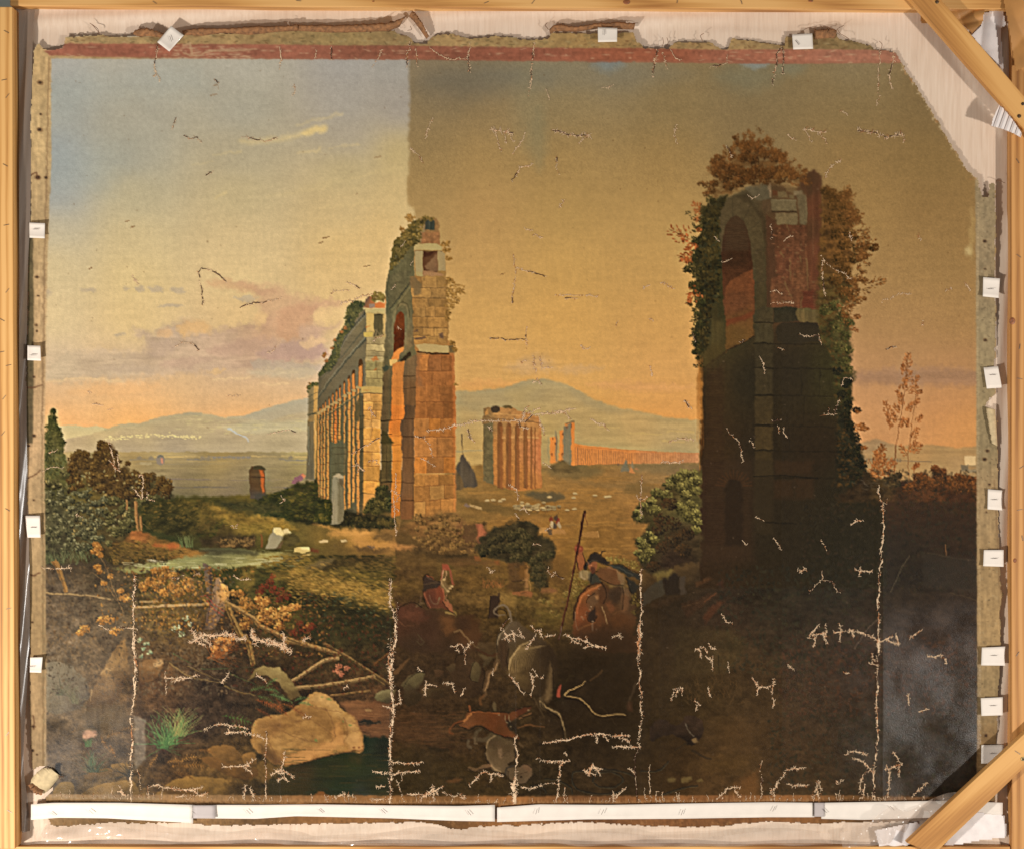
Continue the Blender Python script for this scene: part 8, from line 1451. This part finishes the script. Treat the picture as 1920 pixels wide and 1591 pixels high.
# ---------------------------------------------------------------- working frame of planed bars with two corner braces
frame = tag(empty('working_frame', (0, 0, -.80)), 'pale wooden working frame with diagonal corner braces', 'frame')
def board(name, quad_front, y0, y1, mat, parent, label=None, bev=.0012):
    """bar from its four corners given as (x, z) in the plane, between depths y0 (front) and y1 (back)"""
    ox = sum(p[0] for p in quad_front) / 4; oz = sum(p[1] for p in quad_front) / 4
    V = [(x - ox, y, z - oz) for y in (y0, y1) for (x, z) in quad_front]
    F = [(3, 2, 1, 0), (4, 5, 6, 7)] + [(i, (i + 1) % 4, 4 + (i + 1) % 4, 4 + i) for i in range(4)]
    o = mesh_obj(name, V, F, mat, parent); o.location = (ox - parent.location.x, 0, oz - parent.location.z)
    b = o.modifiers.new('edge', 'BEVEL'); b.width = bev; b.segments = 2
    if label: o['label'] = label
    return o
# corners in metres: bottom-left, bottom-right, top-right, top-left
left_bar = board('bar', [(-1.02, -.7835), (-.9185, -.7835), (-.924, .7715), (-1.02, .7715)], -.045, .018, M_WZ, frame, 'bright left upright bar')
top_bar = board('bar', [(-.9325, .7775), (1.02, .7705), (1.02, .88), (-.9325, .88)], -.030, .020, M_WX, frame, 'top bar')
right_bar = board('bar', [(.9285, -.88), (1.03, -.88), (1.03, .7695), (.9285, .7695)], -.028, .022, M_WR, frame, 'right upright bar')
bottom_bar = board('bar', [(-1.02, -.88), (.9275, -.88), (.9275, -.7845), (-1.02, -.7845)], -.0245, .022, M_WX, frame, 'bottom bar')
def brace(pa, pb, pc, pd, y0, y1, label):
    """board along a diagonal: pa-pb one long edge, pd-pc the other, in photo pixels of the front face"""
    P = [np.array(wp(*p, y0))[[0, 2]] for p in (pa, pb, pc, pd)]
    an = math.atan2(P[1][1] - P[0][1], P[1][0] - P[0][0]); c, s = math.cos(an), math.sin(an); ctr = sum(P) / 4
    loc = [((p - ctr)[0] * c + (p - ctr)[1] * s, -(p - ctr)[0] * s + (p - ctr)[1] * c) for p in P]
    V = [(x, y, z) for y in (y0, y1) for (x, z) in loc]; F = [(0, 1, 2, 3), (7, 6, 5, 4)] + [(i, 4 + i, 4 + (i + 1) % 4, (i + 1) % 4) for i in range(4)]
    o = mesh_obj('brace', V, F, M_WB, frame); o.location = (ctr[0] - frame.location.x, 0, ctr[1] - frame.location.z); o.rotation_euler = (0, -an, 0); o['label'] = label
    b = o.modifiers.new('edge', 'BEVEL'); b.width = .0012; b.segments = 2
    return o
brace((1671, -42), (1960, 287), (1996, 268), (1713, -60), -.049, -.031, 'diagonal brace across the upper right corner')
brace((1700, 1579), (1960, 1338), (1995, 1366), (1752, 1600), -.047, -.029, 'diagonal brace across the lower right corner')
def disc(name, px, py, y, r, mat, parent, ring=False, squash=1.0, an=0.0):
    c = np.array(wp(px, py, y)); V = [c + (0, -.0012, 0)]; n = 14
    for rr, dy in ((.55, -.0012), (1, -.0004), (1.02, .0008)):
        for k in range(n):
            a = 2 * math.pi * k / n; x, z = math.cos(a) * r * rr, math.sin(a) * r * rr * squash; V.append(c + (x * math.cos(an) - z * math.sin(an), dy, x * math.sin(an) + z * math.cos(an)))
    F = [(0, 1 + k, 1 + (k + 1) % n) for k in range(n)] + [(1 + j * n + k, 1 + (j + 1) * n + k, 1 + (j + 1) * n + (k + 1) % n, 1 + j * n + (k + 1) % n) for j in range(2) for k in range(n)]
    mi = [1 if ring and i < n else 0 for i in range(len(F))]
    return mesh_obj(name, np.array(V) - np.array(parent.location), F, [mat, M_CORE], parent, False, mi)
for x, y, r in [(1757, 4, .0032), (1911, 218, .0034), (1918, 195, .0030)]: disc('screw', x, y, -.0497, r, M_SCREW, frame, True)
disc('screw', 1918, 1422, -.0477, .0038, plain('brass', (214, 196, 140), .3, .05, 200, .7), frame, True)
for x, y, r, s in [(1175, 4, .0065, .7), (1898, 602, .0055, 1.2), (1903, 1050, .0030, 1.4), (1520, 2, .0045, .5), (700, 3, .002, .6)]: disc('knot', x, y, (-.0302 if y < 20 else -.0282), r, M_KNOT, frame, False, s)
def staple(px, py, y, L, an, parent, name='staple', w=.00038):
    c = np.array(wp(px, py, y)); d = np.array([math.cos(an), 0, math.sin(an)]) * L / 2; u = np.array([-math.sin(an), 0, math.cos(an)]) * w
    V = [c - d - u, c + d - u, c + d + u, c - d + u]; V = V + [v + np.array([0, -.0007, 0]) for v in V]
    V = [v - np.array(parent.location) for v in V]; F = [(4, 5, 6, 7), (0, 1, 5, 4), (1, 2, 6, 5), (2, 3, 7, 6), (3, 0, 4, 7)]
    return mesh_obj(name, V, F, M_STAPLE, parent)
for i, (x, y) in enumerate([(12, 60), (8, 150), (14, 180), (10, 310), (12, 422), (14, 545), (4, 600), (16, 685), (8, 745), (14, 955), (16, 1140), (14, 1375), (18, 1520), (3, 660), (6, 812)]): staple(x, y, -.0453, .010, -.5 + .7 * (i % 3), frame)
for i, (x, y) in enumerate([(290, 5), (560, 2), (912, 5), (1000, 4), (1270, 2), (1390, 4)]): staple(x, y, -.0303, .009, -.6 + i * .5, frame)
for i, (x, y) in enumerate([(1908, 302), (1910, 480), (1912, 710), (1912, 955), (1916, 875), (1908, 1225), (1912, 650), (1917, 1008)]): staple(x, y, -.0283, .010, -1.0 + i * .4, frame)
staple(1908, 1410, -.0475, .012, -.6, frame)

# ---------------------------------------------------------------- paper tabs pinned along the edges, each with its staple
def tab(corners, label, st, lift=.004, curl=.003, sl=.011, cat='paper tab', group='paper tabs pinned round the canvas', name='paper_tab', mat=None, nx=8, ny=6):
    curl = curl * R.uniform(.5, 1.6)
    c = np.array(corners, float); ctr = c.mean(0); loc = np.array(on_canvas(ctr[0], ctr[1], lift)); root = empty(name, tuple(loc))
    V, F = [], []; sgn = R.choice((-1, 1))
    for j in range(ny + 1):
        for i in range(nx + 1):
            u, v = i / nx, j / ny; p = (c[0] * (1 - u) + c[1] * u) * (1 - v) + (c[3] * (1 - u) + c[2] * u) * v
            y = Y0 - float(bump_at(ctr[0], ctr[1])) - lift - curl * ((2 * u - 1) ** 2 * (.6 if sgn > 0 else .2) + (2 * v - 1) ** 2 * (.2 if sgn > 0 else .7))
            k = (D + y) / D; V.append(np.array([(p[0] - 960) / 1000 * k, y, (795.5 - p[1]) / 1000 * k]) - loc)
    for j in range(ny):
        for i in range(nx): a = j * (nx + 1) + i; F.append((a, a + nx + 1, a + nx + 2, a + 1))
    o = mesh_obj('paper', V, F, mat or M_PAPER, root, True); s = o.modifiers.new('sheet', 'SOLIDIFY'); s.thickness = .0003
    for (sx, sy, an) in st: staple(sx, sy, loc[1] - curl * .5 - .0006, sl, an, root)
    tag(root, label, cat, group); return root
Zq = lambda ox, oy, t: q(ox, oy, t)
tab(Zq(0, 0, '1275,195 1370,265 1262,385 1172,315'), 'white paper tab tilted like a diamond on the top left edge', [(320, 73, 1.9)], .010, .003)
tab(Zq(960, 0, '640,205 785,210 783,312 642,315'), 'white paper tab on the middle of the top edge', [(1133, 61, 1.55)], .010, .003)
tab(Zq(1440, 0, '180,258 330,250 337,365 188,370'), 'white paper tab on the top edge nearest the missing corner', [(1495, 80, -.9)], .008, .002)
tab(Zq(0, 400, '218,70 335,75 333,187 220,182'), 'uppermost white paper tab on the left edge', [(68, 430, 0)])
tab(Zq(0, 400, '205,985 300,988 305,1100 205,1095'), 'second paper tab from the top on the left edge, one corner curled', [(63, 666, 0)], .006, .005)
tab(Zq(0, 800, '185,660 298,660 303,822 205,822'), 'third paper tab from the top on the left edge', [(63, 988, 0)], .005, .004)
tab(Zq(0, 1191, '225,162 318,160 308,275 222,272'), 'lowest white paper tab on the left edge', [(60, 1249, 0)])
tab(Zq(1440, 400, '1605,477 1730,487 1720,632 1602,620'), 'topmost white paper tab on the right edge', [(1858, 542, .0)])
tab(Zq(1440, 400, '1608,1150 1715,1140 1745,1300 1632,1307'), 'tilted white paper tab, second from the top on the right edge', [(1862, 703, 0)])
tab(Zq(1440, 800, '1640,462 1752,472 1750,620 1637,612'), 'white paper tab on the right edge beside the dark hedge, third from the top', [(1865, 936, 0)])
tab(Zq(1440, 800, '1610,915 1757,915 1757,1040 1605,1035'), 'white paper tab on the right edge, fourth from the top', [(1865, 1046, 0)])
tab(Zq(1440, 1191, '1595,88 1770,80 1770,222 1590,220'), 'white paper tab on the right edge, fifth from the top', [(1864, 1228, 0)])
tab(Zq(1440, 1191, '1587,465 1750,458 1750,592 1592,597'), 'white paper tab on the right edge, second above the lower brace', [(1862, 1322, 0)])
tab(Zq(1440, 1191, '1592,815 1760,812 1755,950 1590,952'), 'lowest paper tab on the right edge, partly under the brace', [(1861, 1412, 0)])
def long_strip(top, bot, label, st, lift, mat=None, waves=.0012):
    top = np.array(top, float); bot = np.array(bot, float); x0, x1 = top[0, 0], top[-1, 0]; n = max(int((x1 - x0) / 8), 4)
    loc = np.array(wp((x0 + x1) / 2, (top[:, 1].mean() + bot[:, 1].mean()) / 2, Y0 - lift)); root = empty('paper_strip', tuple(loc)); V, F = [], []
    for i in range(n + 1):
        x = x0 + (x1 - x0) * i / n; a = np.interp(x, top[:, 0], top[:, 1]); b = np.interp(x, bot[:, 0], bot[:, 1])
        for j in range(5):
            v = j / 4; yy = Y0 - lift - waves * math.sin(x / 47 + v) - waves * .6 * math.sin(x / 19 + 2 * v) - .002 * (2 * v - 1) ** 2
            V.append(np.array(wp(x, a + (b - a) * v, yy)) - loc)
    for i in range(n):
        for j in range(4): k = i * 5 + j; F.append((k, k + 1, k + 6, k + 5))
    o = mesh_obj('paper', V, F, mat or M_PAPER, root, True); s = o.modifiers.new('sheet', 'SOLIDIFY'); s.thickness = .0003
    for sx, sy, an in st: staple(sx, sy, Y0 - lift - .0042, .011, an, root)
    return tag(root, label, 'paper strip', 'long paper strips along the bottom edge')
long_strip([(58, 1507), (100, 1504), (226, 1504), (362, 1508)], [(58, 1536), (110, 1532), (200, 1533), (362, 1542)], 'leftmost white paper strip along the bottom edge', [(100, 1525, -.6), (171, 1521, -.7)], .0075)
long_strip([(358, 1508), (480, 1508), (600, 1507), (730, 1509), (860, 1510), (928, 1508)], [(358, 1533), (480, 1534), (555, 1529), (730, 1533), (860, 1538), (928, 1539)], 'long white paper strip left of the gap in the bottom row', [(365, 1523, -.7), (466, 1521, -.8), (602, 1519, -.7), (719, 1520, -.75), (880, 1523, -.9)], .0055)
long_strip([(932, 1513), (1010, 1507), (1140, 1508), (1310, 1505), (1440, 1503), (1527, 1504)], [(932, 1540), (1100, 1535), (1260, 1534), (1440, 1531), (1527, 1531)], 'long white paper strip right of the gap in the bottom row', [(1006, 1520, 1.3), (1130, 1521, 1.1), (1279, 1522, 1.2), (1451, 1515, 1.1)], .0055)
long_strip([(1540, 1504), (1666, 1502), (1780, 1500), (1880, 1504)], [(1497, 1533), (1620, 1536), (1745, 1532), (1880, 1526)], 'rightmost white paper strip passing under the lower brace', [(1547, 1519, -.8), (1673, 1514, -.8)], .0075)
long_strip([(362, 1509), (404, 1509)], [(362, 1533), (403, 1533)], 'short grey piece standing in for a shadow on the second bottom strip', [], .0095, M_STRIP_SHADE, .0004)  # added grey piece: imitates a shadow falling on the strip
long_strip([(1527, 1504), (1546, 1504)], [(1527, 1530), (1547, 1530)], 'short grey piece standing in for a shadow between the two right bottom strips', [], .0095, M_STRIP_SHADE, .0004)  # same here, shadow imitated by a greyer piece

# ---------------------------------------------------------------- polythene film along the left and bottom
def ribbon(name, edge_a, edge_b, n, rows, fy, mat, label):
    """crinkled sheet between two edge curves (photo pixels), fy gives its depth"""
    a = np.array(edge_a, float); b = np.array(edge_b, float); V, F = [], []
    def res(p): s = np.concatenate([[0], np.cumsum(np.hypot(*np.diff(p, axis=0).T))]); t = np.linspace(0, s[-1], n); return np.stack([np.interp(t, s, p[:, 0]), np.interp(t, s, p[:, 1])], 1)
    a, b = res(curve(a, False, 5)), res(curve(b, False, 5))
    for i in range(n):
        for r in range(rows):
            p = a[i] + (b[i] - a[i]) * r / (rows - 1); V.append(wp(p[0], p[1], float(fy(p[0], p[1]))))
    for i in range(n - 1):
        for r in range(rows - 1): k = i * rows + r; F.append((k, k + 1, k + rows + 1, k + rows))
    return tag(mesh_obj(name, V, F, mat, None, True), label, 'plastic film', 'polythene films at the frame edge')
def film_left(x, y): return -.009 - .010 * min(max((58 - x) / 22, 0), 1) - .003 * math.sin(y / 130 + x / 9) - .0025 * math.sin(y / 47 + x / 5)
ribbon('plastic_film', [(35, 20), (36, 300), (36, 700), (37, 1100), (39, 1400), (41, 1560)], [(66, 18), (62, 60), (59, 180), (57, 400), (52, 520), (50, 800), (54, 1000), (56, 1150), (53, 1250), (47, 1350), (44, 1430), (52, 1500), (58, 1556)], 260, 9, film_left, M_FILM, 'grey crinkled polythene film down the left side')
def film_bottom(x, y): return -.016 - .006 * math.sin(x / 90 + y / 14) - .005 * abs(math.sin(x / 33 + y / 8)) - .004 * math.sin((x - y * 3) / 21)
ribbon('plastic_film', [(70, 1556), (200, 1548), (360, 1566), (500, 1560), (640, 1572), (800, 1562), (960, 1570), (1120, 1560), (1300, 1570), (1450, 1556), (1560, 1562)], [(66, 1581), (400, 1582), (900, 1585), (1300, 1586), (1560, 1584)], 320, 7, film_bottom, M_FILMB, 'clear crinkled polythene film along the bottom bar')
def film_corner(x, y): return -.020 - .008 * math.sin(x / 23 + y / 31) - .006 * abs(math.sin(x / 13 - y / 17)) - .004 * math.sin((x + y) / 9)
ribbon('plastic_film', [(1574, 1560), (1620, 1548), (1668, 1512), (1700, 1520), (1740, 1500), (1775, 1486), (1800, 1484)], [(1580, 1588), (1640, 1584), (1700, 1574), (1740, 1552), (1780, 1520), (1800, 1500), (1806, 1490)], 90, 14, film_corner, M_FILMB, 'clear glinting polythene crumpled at the lower right corner')

# ---------------------------------------------------------------- papers and cloth tucked behind the upper brace
def crumple(name, poly, y0, amp, fold, mat, label, cat, step=2.2):
    p = np.array(poly, float)
    def fy(X, Yp):
        y = y0
        for k, (dx, dy, w, ph) in enumerate(fold): y = y - amp * np.abs(np.sin((X * dx + Yp * dy) / w + ph)) / (1 + k * .4)
        return y
    o = sheet(name, p[:, 0].min(), p[:, 1].min(), p[:, 0].max(), p[:, 1].max(), step, fy, mat, lambda x, y: bool(inside(p, np.array([x]), np.array([y]))[0])); return tag(o, label, cat)
crumple('kraft_paper', [(1760, -10), (1798, 16), (1838, 8), (1846, 18), (1842, 44), (1823, 63), (1806, 48), (1775, 22)], -.012, .010, [(.6, 1, 17, .4), (1, -.5, 23, 1), (.2, 1, 9, 2)], M_KRAFT, 'brown kraft paper crumpled behind the upper brace', 'paper')
crumple('kraft_paper', [(1880, -10), (1930, -10), (1930, 120), (1905, 134), (1890, 40)], -.032, .006, [(.9, .7, 27, .2), (1, -.4, 19, 1)], M_KRAFT, 'brown kraft paper hanging over the right bar at the top', 'paper')
crumple('tissue_paper', [(1838, 26), (1880, 17), (1886, 48), (1876, 52), (1882, 130), (1850, 100), (1822, 66), (1840, 48)], -.008, .005, [(1, .1, 12, 0), (.3, 1, 31, 1)], M_CLOTH, 'white tissue sheet hanging behind the upper brace', 'paper')
crumple('pleated_cloth', [(1874, 197), (1882, 204), (1900, 226), (1916, 250), (1914, 258), (1900, 250), (1880, 242), (1859, 236), (1862, 222)], -.034, .007, [(1, .35, 3.6, 0), (.1, 1, 40, 0)], M_CLOTH, 'white finely pleated cloth peeping out below the upper brace', 'cloth', 1.2)
crumple('kraft_paper', [(1726, 29), (1742, 44), (1727, 44)], -.006, .001, [(1, 1, 9, 0)], M_KRAFT, 'small brown paper triangle at the left of the upper brace', 'paper', 1.5)
crumple('lining_scrap', [(1640, 1556), (1690, 1546), (1720, 1540), (1740, 1562), (1690, 1590), (1650, 1590)], -.012, .006, [(1, .2, 9, 0), (.3, 1, 20, 1)], M_CLOTH, 'bunched white cloth scrap against the lower brace', 'cloth', 2)
crumple('lining_scrap', [(1770, 1586), (1784, 1560), (1830, 1522), (1884, 1527), (1888, 1568), (1840, 1574), (1800, 1582)], -.010, .004, [(1, .5, 29, 0), (.6, -1, 23, 1)], M_CLOTH, 'loose grey white cloth end right of the lower brace', 'cloth', 3)
